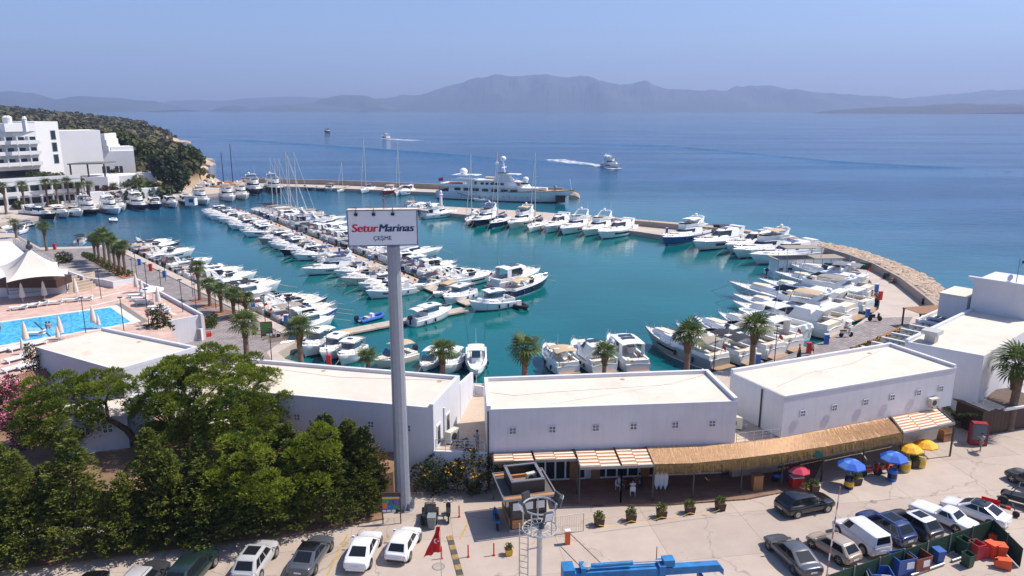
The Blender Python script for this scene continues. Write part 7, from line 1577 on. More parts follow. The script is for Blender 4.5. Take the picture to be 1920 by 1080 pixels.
for fw, rw, lab, L_, W, H, pm, sty, rf, sn, rl in [((1437,1030),(1488,1080),'grey-blue sedan nearest the striped pole',4.95,1.86,1.44,GRY,'sedan',None,False,False),((1521,1029),(1571,1060),'beige hatchback second in the right row',3.8,1.68,1.48,BEI,'hatch',None,False,False),((1565,1002),(1621,1045),'white panel van in the right row',4.4,1.83,1.85,WHT,'van',None,False,False),((1611,988),(1672,1026),'dark blue SUV with roof rails in the right row',4.4,1.85,1.66,DBL,'suv',None,True,True),((1670,984),(1722,1015),'black small car with white roof in the right row',4.0,1.78,1.56,DKG,'hatch',WHT,True,False),((1724,972),(1787,999),'white classic coupe with long bonnet in the right row',4.7,1.80,1.36,WHT,'classic',None,False,False),((1780,962),(1856,991),'white sedan with black roof right-most in the right row',4.7,1.82,1.42,WHT,'sedan',BLK,True,False)]:
    c, h_ = by_wheels(fw,rw,W,1); car('parked_car',lab,c,h_,L_,W,H,pm,sty,rf,sn,rails=rl, cat='van' if sty == 'van' else 'car')
c, h_ = by_wheels((1902,908),(1950,930),1.85,1); car('parked_car','dark teal car cut off at the right edge',c,h_,4.5,1.85,1.55,DKG,'suv')
# two wheelers
def bike(name, label, px, hd, pm, cat='scooter', s=1.0, z=0.02, scooter=True):
    t = thing(name, label, cat, G(*px,0)+Vector((0,0,z)), hd, 'motorbikes and scooters', s)
    for x in (-.62,.62): w_ = obj('wheel', tyre_me, RUBBER, t, (x,0,.28), scale=(.85,.55,.85)); obj('rim', rim_me, RIM, w_)
    obj('frame', MB().path([(.62,0,.28),(.42,0,.95),(.3,0,.5),(-.4,0,.42),(-.62,0,.28)],.045,5), DGREY, t)
    obj('bodywork', MB().loft([[(-.75,-.13,.55),(-.1,-.15,.42),(-.1,.15,.42),(-.75,.13,.55)],[(-.8,-.12,.75),(-.05,-.14,.72),(-.05,.14,.72),(-.8,.12,.75)]]).loft([[(.3,-.16,.3),(.42,-.16,.3),(.42,.16,.3),(.3,.16,.3)],[(.38,-.17,.95),(.5,-.14,.9),(.5,.14,.9),(.38,.17,.95)]]), pm, t)
    obj('seat', MB().bx(-.75,-.02,-.14,.14,.75,.85), BLACK, t); obj('handlebar', MB().path([(.38,-.36,1.05),(.42,0,.98),(.38,.36,1.05)],.022,5), BLACK, t); obj('mudguard', MB().box((.64,0,.62),(.4,.12,.05)), pm, t); obj('headlamp', MB().lathe([(.09,0),(.09,.1)],10).xf(Matrix.Translation((.48,0,.95))@Matrix.Rotation(R(90),4,'Y')), LAMPW, t)
    return t
RDP, WTP, BLP, BKP = RED, GEL, BLUE, BLACK
bike('scooter','black scooter beside the quad bike by the vine',(841,972),R(95),BKP,s=1.1); bike('scooter','blue scooter beside the dark kiosk',(930,985),R(100),BLP,s=1.15)
bike('scooter','red scooter beside the green promenade notice board',(486,627),R(15),RED,s=1.1); bike('scooter','white scooter right of the green promenade notice board',(512,635),R(20),WTP,s=1.1)
bike('motorbike','red motorbike between the two blue parasols, left',(1633,893),R(10),RED,'motorbike',1.15); bike('motorbike','red motorbike between the two blue parasols, right',(1655,888),R(15),ORANGE,'motorbike',1.1); bike('scooter','blue scooter in the shade behind the red parasol',(1467,905),R(5),BLP,s=1.1)
bike('scooter','white scooter on the right-hand quay by the sterns',(1586,632),R(10),WTP,s=1.2); bike('tricycle','dark cargo tricycle on the quay by the blue pedestal',(1640,602),R(0),BKP,'tricycle',1.2); bike('motorbike','dark motorbike at the end of the pier wall',(1735,570),R(30),BKP,'motorbike',1.2)
bike('scooter','white scooter outside the dark wooden shed',(1830,806),R(60),WTP,s=1.1)
at = thing('quad_bike','black quad bike beside the sign pole base','quad bike',G(806,975,0)+Vector((0,0,.02)),R(92))
for x in (-.62,.66):
    for y in (-.5,.5): w_ = obj('wheel', tyre_me, RUBBER, at, (x,y,.34), scale=(1.0,1.3,1.0)); obj('rim', rim_me, RIM, w_)
obj('body', MB().loft([[(-.9,-.35,.5),(.95,-.35,.5),(.95,.35,.5),(-.9,.35,.5)],[(-.95,-.5,.85),(.9,-.45,.85),(.9,.45,.85),(-.95,.5,.85)]]), BLACK, at); obj('seat', MB().bx(-.6,.25,-.2,.2,.85,1.02), BLACK, at); obj('handlebar', MB().path([(.4,-.42,1.2),(.5,0,1.1),(.4,.42,1.2)],.03), DGREY, at); obj('rear_rack', MB().path([(-1.0,-.45,.95),(-1.0,.45,.95),(-.55,.45,.95),(-.55,-.45,.95),(-1.0,-.45,.95)],.025), DGREY, at); obj('front_rack', MB().path([(.95,-.4,.95),(.95,.4,.95),(.55,.4,.95)],.025), DGREY, at)
tk = thing('cargo_trike','red three-wheeled cargo motorcycle behind the white sedan','tricycle',G(1874,962,0)+Vector((0,0,.02)),R(-38),None,.85); obj('cargo_bed', MB().bx(-1.6,-.1,-.55,.55,.5,.56).bx(-1.6,-.1,-.55,-.5,.56,.95).bx(-1.6,-.1,.5,.55,.56,.95).bx(-1.6,-1.55,-.5,.5,.56,.95), RED, tk); obj('seat', MB().bx(-.05,.4,-.2,.2,.65,.85), BLACK, tk); obj('tank', MB().bx(.4,.8,-.15,.15,.6,.85), RED, tk); obj('fork', MB().path([(1.25,0,.3),(.95,0,1.0),(.85,-.35,1.1)],.035).tube((.95,0,1.0),(.85,.35,1.1),.03), DGREY, tk)
for x, y in ((-1.2,-.6),(-1.2,.6),(1.25,0)): w_ = obj('wheel', tyre_me, RUBBER, tk, (x,y,.3), scale=.9); obj('rim', rim_me, RIM, w_)
bg_ = thing('buggy','black off-road buggy at the right edge','buggy',G(1908,946,0)+Vector((0,0,.02)),R(140)); obj('body', MB().loft([[(-1.2,-.55,.45),(1.2,-.5,.45),(1.2,.5,.45),(-1.2,.55,.45)],[(-1.1,-.6,.95),(1.0,-.4,.8),(1.0,.4,.8),(-1.1,.6,.95)]]), BLACK, bg_); obj('roll_cage', MB().path([(.6,-.55,.9),(.1,-.5,1.7),(-.9,-.5,1.7),(-1.1,-.55,.9)],.04).path([(.6,.55,.9),(.1,.5,1.7),(-.9,.5,1.7),(-1.1,.55,.9)],.04).tube((.1,-.5,1.7),(.1,.5,1.7),.04), DGREY, bg_)
for x in (-.95,.95):
    for y in (-.7,.7): w_ = obj('wheel', tyre_me, RUBBER, bg_, (x,y,.36), scale=(1.1,1.3,1.1)); obj('rim', rim_me, RIM, w_)

# ================================================================== FORECOURT
# dark timber kiosk
kp = [G(945,939,3.1),G(1046,927,3.1),G(1017,877,3.1),G(922,887,3.1)]; kc = sum(kp,Vector())/4; kd = (kp[1]-kp[0]); ka = math.atan2(kd.y,kd.x); kw, kl = kd.length/2, (kp[3]-kp[0]).length/2
ks = thing('security_kiosk','dark timber kiosk with open roof frame beside the barrier','kiosk',(kc.x,kc.y,0),ka); OW = M('orange_wood',(.42,.19,.07),.6,var=.15)
obj('floor', MB().bx(-kw*.72,kw*.72,-kl*.72,kl*.72,.02,.22), CONC, ks); obj('wall', MB().bx(-kw*.68,kw*.68,-kl*.68,kl*.68,.22,2.9), M('kiosk_dark',(.025,.025,.027),.5), ks)
for k in range(3): x = -kw*.62+k*kw*.44; wn = obj('window', MB().bx(x,x+kw*.36,-kl*.70,-kl*.68,1.15,2.5), WIN, ks); obj('window_blind', MB().bx(x+.05,x+kw*.36-.05,-kl*.708,-kl*.70,1.8,2.4), FRAMEW, wn)
obj('wood_panel', MB().bx(-kw*.62,-kw*.1,-kl*.705,-kl*.68,.3,1.0), OW, ks); obj('wood_panel', MB().bx(-kw*.705,-kw*.68,-kl*.6,kl*.6,.3,1.0), OW, ks)
for k in range(2): y = -kl*.5+k*kl*.6; obj('side_window', MB().bx(-kw*.70,-kw*.68,y,y+kl*.45,1.15,2.5), WIN, ks)
obj('roof', MB().bx(-kw*.93,kw*.93,-kl*.93,kl*.93,2.92,3.0), M('kiosk_roof',(.10,.085,.075),.8), ks)
for x0,x1,y0,y1 in ((-kw,kw,-kl,-kl*.95),(-kw,kw,kl*.95,kl),(-kw,-kw*.95,-kl*.95,kl*.95),(kw*.95,kw,-kl*.95,kl*.95)): obj('eave_frame', MB().bx(x0,x1,y0,y1,2.95,3.12), GREYM, ks)
for k in range(2): y = -kl*.9+k*kl*1.7; obj('eave_board', MB().bx(-kw*.94,kw*.94,y-.02,y+.28,3.0,3.07), OW, ks)
a2, b2_ = kw*.62, kl*.62
for x0,x1,y0,y1 in ((-a2,a2,-b2_,-b2_+.16),(-a2,a2,b2_-.16,b2_),(-a2,-a2+.16,-b2_+.16,b2_-.16),(a2-.16,a2,-b2_+.16,b2_-.16)): obj('roof_frame', MB().bx(x0,x1,y0,y1,3.0,4.0), MATS['kiosk_dark'], ks); obj('frame_cap', MB().bx(x0-.03,x1+.03,y0-.03,y1+.03,4.0,4.08), GREYM, ks)
obj('roof_deck', MB().bx(-a2+.16,a2-.16,-b2_+.16,b2_-.16,3.0,3.15), M('deck_brown',(.24,.17,.12),.8), ks); obj('wood_beam', MB().bx(-a2+.16,a2-.16,b2_-.5,b2_-.3,3.15,3.4), OW, ks)
ac_unit((kc.x+.55,kc.y+.35,3.16), ka+.2, 'small white air conditioner on the kiosk roof', .8)
# lookout ring mast with ladder
Zr = 35.5; rb = GD(1012,990,31.4); mt = thing('camera_mast','tall galvanised mast with ring platform, ladder and floodlights','mast',(rb.x,rb.y,0)); zr = rb.z; GALV = M('galvanised_steel',(.48,.48,.47),.45,.5,var=.08)
obj('pole', MB().tube((0,0,0),(0,0,zr),.15,.13,12), GALV, mt); [obj('platform_bar', MB().tube((-.8*math.cos(q_),-.8*math.sin(q_),zr),(.8*math.cos(q_),.8*math.sin(q_),zr),.018,.018,5), GALV, mt) for q_ in [math.pi*k/9 for k in range(9)]]; obj('inner_ring', MB().path([(.45*math.cos(2*math.pi*i/20),.45*math.sin(2*math.pi*i/20),zr) for i in range(21)],.02,5), GALV, mt)
def ring(z, r, th): return MB().path([(r*math.cos(2*math.pi*i/28),r*math.sin(2*math.pi*i/28),z) for i in range(29)],th,6)
obj('platform_ring', ring(zr,.82,.04), GALV, mt); obj('guard_ring', ring(zr+1.15,.80,.04), GALV, mt)
for k in range(5): a = k*1.2566+.4; obj('guard_post', MB().tube((.8*math.cos(a),.8*math.sin(a),zr),(.8*math.cos(a),.8*math.sin(a),zr+1.15),.03), GALV, mt)
lad = obj('ladder', MB().tube((-.95,-.1,0),(-.95,-.1,zr+.3),.03).tube((-.55,-.25,0),(-.55,-.25,zr+.3),.03), GALV, mt)
for k in range(int(zr/.32)): obj('rung', MB().tube((-.95,-.1,.3+k*.32),(-.55,-.25,.3+k*.32),.018,.018,5), GALV, lad)
for k in range(4): obj('ladder_bracket', MB().tube((-.6,-.23,zr-1-k*2.2),(0,0,zr-1-k*2.2),.03), GALV, lad)
for a, z_ in ((-2.6,1.35),(-.2,1.5),(.5,1.3),(2.3,1.2),(-1.2,1.1)): f = obj('floodlight', MB().box((.95*math.cos(a),.95*math.sin(a),zr+z_),(.14,.42,.5),a,0,R(15)), DGREY, mt); obj('lamp_glass', MB().box((1.03*math.cos(a),1.03*math.sin(a),zr+z_),(.02,.36,.42),a,0,R(15)), LAMPW, f)
obj('camera_dome', MB().lathe([(.12,0),(.14,.15),(.05,.3)],10,(.1,0,zr)), DGREY, mt)
# bollards, planters, hump, barrier
def bollard(px, lab): t = thing('bollard', lab, 'bollard', G(*px,0)+Vector((0,0,.02)), 0, 'red bollards'); obj('post', MB().lathe([(.05,0),(.05,.95),(.02,1.0)],8), RED, t); obj('base', MB().lathe([(.12,0),(.12,.04)],8), RED, t)
for px, lab in (((861,970),'red bollard beside the kiosk shadow'),((878,1045),'red bollard left of the flower pot'),((926,1042),'red bollard next to the flower pot'),((828,1048),'red bollard behind the flag')): bollard(px, lab)
def planter(px, lab, s=1.0, pot=DWOOD, seed=0, group='forecourt planters'):
    t = thing('planter', lab, 'planter', G(*px,0)+Vector((0,0,.02)), R(8), group, s); obj('box', MB().loft([[(-.30,-.30,0),(.30,-.30,0),(.30,.30,0),(-.30,.30,0)],[(-.36,-.36,.62),(.36,-.36,.62),(.36,.36,.62),(-.36,.36,.62)]]), pot, t); obj('soil', MB().bx(-.32,.32,-.32,.32,.6,.64), EARTH, t); m_ = MB(); r_ = random.Random(seed)
    for k in range(140): d = Vector((r_.gauss(0,1),r_.gauss(0,1),abs(r_.gauss(0,1)))).normalized(); spray(m_,Vector((0,0,.7))+d*r_.uniform(.1,.42),d,.16,.05,r_,2)
    obj('plant', m_, leafmat('planter_leaf',(.05,.08,.01),(.16,.20,.04),.3,3), t)
for k, (px, lab) in enumerate([((1123,985),'leftmost dark planter on the rope line'),((1183,977),'second dark planter from the left on the rope line'),((1240,970),'third dark planter from the left on the rope line'),((1293,962),'fourth dark planter on the rope line'),((1350,956),'rightmost dark planter on the rope line'),((1525,922),'dark planter under the canopy corner by the black SUV'),((1605,908),'dark planter under the left blue parasol'),((1712,876),'dark planter between the yellow drums')]): planter(px, lab, 1.0, DWOOD, k)
planter((954,1040),'yellow flower pot near the red bollards',.75,YEL,21); planter((1508,926),'terracotta pot beside the canopy corner',.8,M('terracotta',(.40,.16,.08),.8),22)
hp = thing('speed_hump','black and yellow rubber speed hump left of the mast','speed hump')
a, b = G(843,1006,0), G(866,1090,0)
for k in range(9):
    p, q_ = a.lerp(b,k/9), a.lerp(b,(k+.97)/9); d = (b-a).normalized(); n = Vector((-d.y,d.x,0))*.22
    obj('hump_segment', MB().prism([xy(p-n),xy(q_-n),xy(q_+n),xy(p+n)],.02,.075), M('worn_hump_yellow',(.30,.19,.07),.85,var=.3,scale=6) if k % 2 == 0 else M('worn_hump_black',(.07,.065,.06),.9,var=.2), hp)
CRM0 = M('faded_red',(.45,.14,.14),.6); bar = thing('barrier_gate','orange barrier post with thin lowered arm by kiosk','barrier',G(1064,1020,0)+Vector((0,0,.02)),R(5)); obj('cabinet', MB().bx(-.18,.18,-.15,.15,0,1.05), ORANGE, bar); obj('cap', MB().bx(-.2,.2,-.17,.17,1.05,1.12), FRAMEW, bar); obj('arm', MB().tube((0.1,-.1,.95),(2.1,-5.2,.98),.035), GREYM, bar)
for k in range(4): u = .12+.24*k; p0, p1 = Vector((.1,-.1,.95)).lerp(Vector((2.1,-5.2,.98)),u), Vector((.1,-.1,.95)).lerp(Vector((2.1,-5.2,.98)),u+.04); obj('arm_band', MB().tube(p0,p1,.042), CRM0, bar)
mp_ = thing('mesh_panel','grey mesh gate panel behind the barrier','gate',G(1068,1000,0)+Vector((0,0,.02)),R(15)); obj('frame', MB().path([(-1.1,0,0),(-1.1,0,1.5),(1.1,0,1.5),(1.1,0,0),(-1.1,0,.15)],.03), GALV, mp_)
for k in range(13): obj('bar', MB().tube((-1.1+.18*k,0,.1),(-1.1+.18*k,0,1.5),.008,.008,4), GALV, mp_)
rp_ = thing('chain_line','thin yellow rope strung between the forecourt planters','rope'); pts = [G(x,y,0.6) for x,y in ((1123,985),(1183,977),(1240,970),(1293,962),(1350,956))]
for i in range(4): obj('rope', MB().path([tuple(pts[i].lerp(pts[i+1],u)+Vector((0,0,.02-.9*u*(1-u)))) for u in [j/6 for j in range(7)]],.02,4), YEL, rp_)
# information board, bins, flag
ib = thing('information_board','site map board with coloured zones beside the sign pole','notice board',G(735,982,0)+Vector((0,0,.02)),R(3))
for x in (-.68,.68): obj('post', MB().bx(x-.04,x+.04,-.05,.05,0,2.5), DWOOD, ib)
bd = obj('board', MB().bx(-.72,.72,-.04,.04,1.25,2.3), BLUE, ib); obj('header', MB().bx(-.75,.75,-.05,.05,2.3,2.62), DWOOD, ib)
for x0,x1,z0,z1,cm in ((-.70,-.25,1.75,2.1,'g'),(-.70,-.3,1.3,1.75,'r'),(.25,.70,1.55,2.1,'p'),(.1,.70,1.27,1.55,'g'),(-.70,.70,2.1,2.27,'y'),(-.25,.25,1.6,2.0,'w')): obj('map_zone', MB().bx(x0+.01,x1-.01,-.05,-.04,z0+.01,z1-.01), {'g':M('map_green',(.04,.25,.06),.5),'r':ORANGE,'p':M('map_purple',(.16,.08,.3),.5),'y':YEL,'w':GLASSB}[cm], bd)
for k in range(4): obj('small_sign', MB().bx(-.68+k*.35,-.38+k*.35,-.05,-.03,1.0,1.2), FRAMEW if k < 3 else BLACK, ib)
def bin_(px, lab, pm, s=1.0, rz=0.0, z=.02, lid=True, lying=False, open_=False):
    t = thing('wheelie_bin', lab, 'bin', G(*px,0)+Vector((0,0,z)), rz, 'rubbish bins', s); r_ = Matrix.Identity(4)
    if lying: t.rotation_euler = (R(88),0,rz); t.location.z = .38*s
    m_ = MB().loft([[(-.24,-.28,.05),(.24,-.28,.05),(.24,.28,.05),(-.24,.28,.05)],[(-.30,-.36,1.0),(.30,-.36,1.0),(.30,.36,1.0),(-.30,.36,1.0)],[(-.27,-.33,1.0),(.27,-.33,1.0),(.27,.33,1.0),(-.27,.33,1.0)],[(-.22,-.26,.4),(.22,-.26,.4),(.22,.26,.4),(-.22,.26,.4)]]); obj('body', m_, pm, t)
    if not open_: obj('lid', MB().prism([(-.32,-.38),(.32,-.38),(.32,.38),(-.32,.38)],1.005,1.06), pm, t)
    for y in (-.2,.2): obj('wheel', MB().lathe([(.1,-.03),(.1,.03)],10).xf(Matrix.Translation((y,.32,.1))@Matrix.Rotation(R(90),4,'Y')), RUBBER, t)
    return t
GRNB = M('green_bin',(.015,.06,.03),.5,var=.1); REDB = M('red_bin',(.5,.04,.05),.5,var=.1); ORB = M('orange_bin',(.75,.09,.02),.5,var=.1); BLB = M('blue_bin',(.03,.10,.33),.5,var=.1); GYB = M('grey_bin',(.20,.22,.22),.6,var=.1)
bin_((810,990),'grey wheelie bin in front of the quad bike',GYB)
for px, lab, pm, s_, rz, ly, op in [((1757,1055),'blue wheelie bin with lid inside the green fence',BLB,1.0,.2,False,False),((1806,1040),'tall dark green open bin near the fence corner',GRNB,1.25,.4,False,True),((1813,1062),'shorter dark green open bin in front of the tall one',GRNB,1.0,.4,False,True),((1828,1046),'pink-red open bin between green bins',REDB,1.2,.3,False,True),((1857,1044),'orange bin standing upright in the corner',ORB,1.05,.4,False,False),((1874,1046),'orange bin right-most in the corner',ORB,1.0,-.2,False,False),((1843,1044),'red bin behind the pink one',REDB,.9,.1,False,True),((1862,1062),'orange bin lying on its side',ORB,1.0,1.2,True,True),((1852,1012),'red crate bin against the dark fence',ORB,.95,.8,True,True)]: bin_(px,lab,pm,s_,rz,lying=ly,open_=op)
def skip_bin(px, lab, pm, rz, s=1.0, h_=1.3):
    t = thing('open_container', lab, 'container', G(*px,0)+Vector((0,0,.02)), rz, 'open waste containers', s); P = lambda k,z: [(-.75*k,-.6*k,z),(.75*k,-.6*k,z),(.75*k,.6*k,z),(-.75*k,.6*k,z)]
    obj('body', MB().loft([P(.9,.12),P(1.0,h_),P(.94,h_),P(.84,.4)]), pm, t); obj('label_panel', MB().bx(-.1,.5,-.605,-.585,.55,1.05), FRAMEW, t)
    for x in (-.5,.5):
        for y in (-.4,.4): obj('caster', MB().lathe([(.08,-.03),(.08,.03)],8).xf(Matrix.Translation((x,y,.1))@Matrix.Rotation(R(90),4,'X')), RUBBER, t)
skip_bin((1688,1072),'large blue open waste container with white label',BLB,R(15)); skip_bin((1718,1068),'rusty brown open waste container with white label',M('rust_bin',(.24,.07,.04),.7,var=.2),R(20),.95); skip_bin((1647,1094),'blue open container full of rubbish at bottom edge',BLB,R(-8),1.0,1.0); skip_bin((1604,1100),'grey open container at the bottom edge',GYB,R(-12),1.0,.9)
fl = thing('flag','red flag with white crescent and star hanging on its pole','flag',G(829,1128,0)+Vector((0,0,.02))); obj('pole', MB().tube((0,0,0),(-.02,0,5.5),.035,.025,8), STEEL, fl)
m_ = MB(); rows_ = [[(-.02-1.05*(i/8)*(.25+.75*(j/9)**1.2)-.06*math.sin(i*1.3+j*.5),.10*math.sin(i*1.6+j*.4),5.35-1.7*(j/9)-.45*(i/8)*(j/9)) for i in range(9)] for j in range(10)]; m_.loft(rows_,False,False,False); obj('cloth', m_, M('flag_red',(.55,.008,.012),.7,var=.04), fl, smooth=True)
obj('crescent', MB().loft([[(-.28+.13*math.cos(a),-.14,4.45+.17*math.sin(a)) for a in [R(60+240*i/12) for i in range(13)]],[(-.24+.10*math.cos(a),-.14,4.45+.13*math.sin(a)) for a in [R(60+240*i/12) for i in range(13)]]],False,False,False), FRAMEW, fl); obj('star', MB().add([(-.14,-.15,4.45)]+[(-.14+(.075 if k % 2 == 0 else .03)*math.cos(k*math.pi/5),-.15,4.45+(.075 if k % 2 == 0 else .03)*math.sin(k*math.pi/5)) for k in range(10)],[(0,1+k,1+(k+1) % 10) for k in range(10)]), FRAMEW, fl)
sp_ = thing('striped_pole','tall thin pink and white striped pole by the right cars','pole',G(1546,1104,0)+Vector((0,0,.02))); 
for k in range(14): obj('pole_band', MB().tube((0.0+.02*k,0,k*.53),(.02*k+.02,0,(k+1)*.53),.045,.045,8), (M('faded_red',(.45,.14,.14),.6) if k % 2 else FRAMEW), sp_)
# blue mobile crane, its boom in view
CRB = M('crane_blue',(.02,.17,.40),.5,var=.3,scale=1.5,det=8); cr_ = thing('mobile_crane','bright blue crane boom with hydraulic ram at the bottom edge','crane'); p0, p1 = G(1060,1090,2.9), G(1354,1070,2.9); d = (p1-p0); an = math.atan2(d.y,d.x); Lb = d.length; cr_.location = p0; cr_.rotation_euler = (0,0,an)
obj('boom', MB().loft([[(0,-.3,.05),(0,.3,.05),(0,.3,.68),(0,-.3,.68)],[(Lb*.6,-.3,.05),(Lb*.6,.3,.05),(Lb*.6,.3,.66),(Lb*.6,-.3,.66)]]), CRB, cr_); obj('boom_extension', MB().loft([[(Lb*.6,-.25,.12),(Lb*.6,.25,.12),(Lb*.6,.25,.62),(Lb*.6,-.25,.62)],[(Lb*.97,-.25,.12),(Lb*.97,.25,.12),(Lb*.97,.25,.6),(Lb*.97,-.25,.6)],[(Lb,-.25,-.15),(Lb,.25,-.15),(Lb,.25,.25),(Lb,-.25,.25)]]), CRB, cr_)
obj('ram_cylinder', MB().tube((Lb*.16,0,.98),(Lb*.42,0,1.0),.13,.13,10), CRB, cr_); obj('ram_rod', MB().tube((Lb*.42,0,1.0),(Lb*.66,0,1.0),.055,.055,8), STEEL, cr_); obj('boom_collar', MB().bx(Lb*.58,Lb*.62,-.45,.45,-.2,.86).bx(Lb*.61,Lb*.68,-.3,.3,.72,1.15), CRB, cr_); obj('pivot_bracket', MB().bx(-.2,Lb*.05,-.5,.5,-.4,1.05).bx(Lb*.09,Lb*.12,-.4,.4,.75,1.05), CRB, cr_); obj('sheave', MB().lathe([(.25,-.1),(.25,.1),(.12,.12)],14,(Lb*.13,0,.95)), GALV, cr_); obj('hose', MB().path([(Lb*.2,.2,.85),(Lb*.4,.28,.82),(Lb*.6,.22,.84)],.03), BLACK, cr_)
for x in (.04,.86): obj('rest_leg', MB().bx(Lb*x-.12,Lb*x+.12,-.3,.3,-2.86,-.12), CRB, cr_)
obj('chassis', MB().bx(-.6,3.2,-2.6,-.5,-2.2,-1.2), CRB, cr_)
for x in (.2,2.4): obj('wheel', MB().lathe([(.5,-.2),(.5,.2),(.2,.22)],16).xf(Matrix.Translation((x,-2.4,-2.38))@Matrix.Rotation(R(90),4,'X')), RUBBER, cr_)
ps = tag(obj('marker_post', MB().tube((0,0,0),(0,0,4.4),.03,.03,6), M('faded_red',(0,0,0)), loc=G(1226,1140,0)), 'thin pinkish post standing behind the crane boom', 'post')
# green screen fence
gfn = thing('screen_fence','green mesh screen fence round the bin yard','fence'); GMESH = M('green_mesh',(.012,.045,.022),.8,var=.25,scale=6,bump=.4,bscale=14); fz = [G(1548,1118,0),G(1858,1010,0),G(1912,1066,0)]
for (a, b, n) in ((fz[0],fz[1],7),(fz[1],fz[2],2)):
    d = (b-a)/n
    for k in range(n):
        p, q_ = a+d*(k+.01), a+d*(k+.99); nn = Vector((-d.y,d.x,0)).normalized()*.02
        obj('screen_panel', MB().prism([xy(p-nn),xy(q_-nn),xy(q_+nn),xy(p+nn)],.1,1.55), GMESH, gfn); obj('post', MB().bx(p.x-.04,p.x+.04,p.y-.07,p.y+.01,0,1.65), GREYM, gfn)
for k in range(2): a, b = fz[0].lerp(fz[1],.42+.25*k), fz[0].lerp(fz[1],.62+.25*k); lg = tag(obj('steel_beam', MB().tube((0,0,0),tuple(b-a),.10,.10,8), GREYM, loc=a+Vector((.3,-.8,.15))), ('left','right')[k]+' grey steel beam lying along the inside of green fence', 'beam')
# painted lines, manhole, patches
YLN = M('worn_yellow',(.42,.27,.06),.8,var=.35,scale=3)
for k, (p, q_) in enumerate([((652,1002),(612,1082)),((776,1002),(705,1015)),((880,975),(862,1012)),((796,985),(780,1006)),((575,1030),(535,1080)),((478,1048),(440,1085))]):
    a, b = G(*p), G(*q_); d = (b-a).normalized(); n = Vector((-d.y,d.x,0))*.06; m_ = tag(obj('painted_line', MB().sheet([xy(a-n),xy(b-n),xy(b+n),xy(a+n)],.025), YLN), None, None, kind='structure')
mh = thing('manhole_cover','round grey manhole cover in the right forecourt','manhole',G(1826,852,0)); obj('cover', MB().lathe([(.42,.02),(.42,.035)],20), DGREY, mh); obj('rim', MB().lathe([(.5,.02),(.5,.03),(.44,.032)],20), GREYM, mh)
mh = thing('manhole_cover','round manhole cover beneath the flag','manhole',G(822,1063,0)); obj('cover', MB().lathe([(.38,.02),(.38,.035)],20), CONCW, mh); obj('rim', MB().lathe([(.45,.02),(.45,.03),(.4,.032)],20), GREYM, mh)
# shop side clutter
def parasol_open(px, lab, m1, m2, s=1.0, h=2.3):
    t = thing('beach_parasol', lab, 'parasol', G(*px,0)+Vector((0,0,.14)), 0, 'shop parasols', s); obj('pole', MB().tube((0,0,0),(0,0,h),.025), FRAMEW, t)
    for k in range(8):
        a0, a1 = k*math.pi/4, (k+1)*math.pi/4; P = lambda r,a,z: (r*math.cos(a),r*math.sin(a),z)
        obj('panel', MB().add([P(1.15,a0,h-.5),P(1.15,a1,h-.5),P(.65,a1,h-.14),P(.65,a0,h-.14),P(0,0,h+.02)],[(0,1,2,3),(3,2,4)]).add([P(1.15,a0,h-.62),P(1.15,a1,h-.62),P(1.15,a1,h-.5),P(1.15,a0,h-.5)],[(0,1,2,3)]), m1 if (k % 4) else m2, t)
PB, PBW = M('parasol_blue',(.015,.10,.48),.7), M('parasol_blue_print',(.10,.25,.62),.7); PY = M('parasol_yellow',(.80,.40,.01),.7); PR, PR2 = M('parasol_red',(.45,.01,.05),.7), M('parasol_red_print',(.55,.12,.16),.7)
parasol_open((1592,912),'left blue beach parasol at the canopy edge',PB,PBW); parasol_open((1671,897),'right blue beach parasol at the canopy edge',PB,PBW); parasol_open((1702,876),'left yellow parasol beside a drum',PY,PY,.9); parasol_open((1731,868),'right yellow parasol beside a drum',PY,PY,.9); parasol_open((1495,914),'red parasol half under the reed fringe',PR,PR2,.8)
def drum(px, lab, m1, m2, s=1.0): t = thing('drum', lab, 'drum', G(*px,0)+Vector((0,0,.02)), 0, 'painted drums', s); obj('barrel', MB().lathe([(.36,0),(.40,.2),(.40,.9),(.36,1.1)],14), m1, t); obj('print_band', MB().lathe([(.405,.3),(.405,.75)],14), m2, t)
drum((1697,884),'yellow drum at the left yellow parasol',M('pale_yellow',(.70,.58,.22),.6),YEL); drum((1726,876),'yellow drum at the right yellow parasol',M('pale_yellow',(0,0,0)),YEL); drum((1591,916),'navy drum below the left blue parasol',NAVY,YEL,.95); drum((1672,901),'blue drum below the right blue parasol',BLUE,NAVY,.95)
fz_ = thing('drinks_cooler','red drinks cooler under the red parasol','cooler',G(1492,915,0)+Vector((0,0,.14)),R(8)); obj('cabinet', MB().bx(-.5,.5,-.35,.35,0,.9), RED, fz_); obj('lid', MB().bx(-.5,.5,-.35,.35,.9,.98), FRAMEW, fz_)
wb = thing('wooden_stand','tall wooden display stand in the canopy shade','stand',G(1418,920,0)+Vector((0,0,.14)),R(5)); obj('box', MB().bx(-.4,.4,-.3,.3,0,1.3), OW, wb); obj('top', MB().bx(-.45,.45,-.35,.35,1.3,1.36), WOOD, wb)
for k in range(3): p = G(1231+k*8,918,.14); bo = tag(obj('surfboard', MB().loft([[(.02,.0,0),(0,.04,0),(-.02,0,0),(0,-.04,0)],[(.2,0,.5),(0,.05,.5),(-.2,0,.5),(0,-.05,.5)],[(.22,0,1.2),(0,.05,1.2),(-.22,0,1.2),(0,-.05,1.2)],[(.02,0,1.9),(0,.03,1.9),(-.02,0,1.9),(0,-.03,1.9)]]), GEL, loc=p), ('left','middle','right')[k]+' white board leaning by the shop window', 'board', 'white boards')
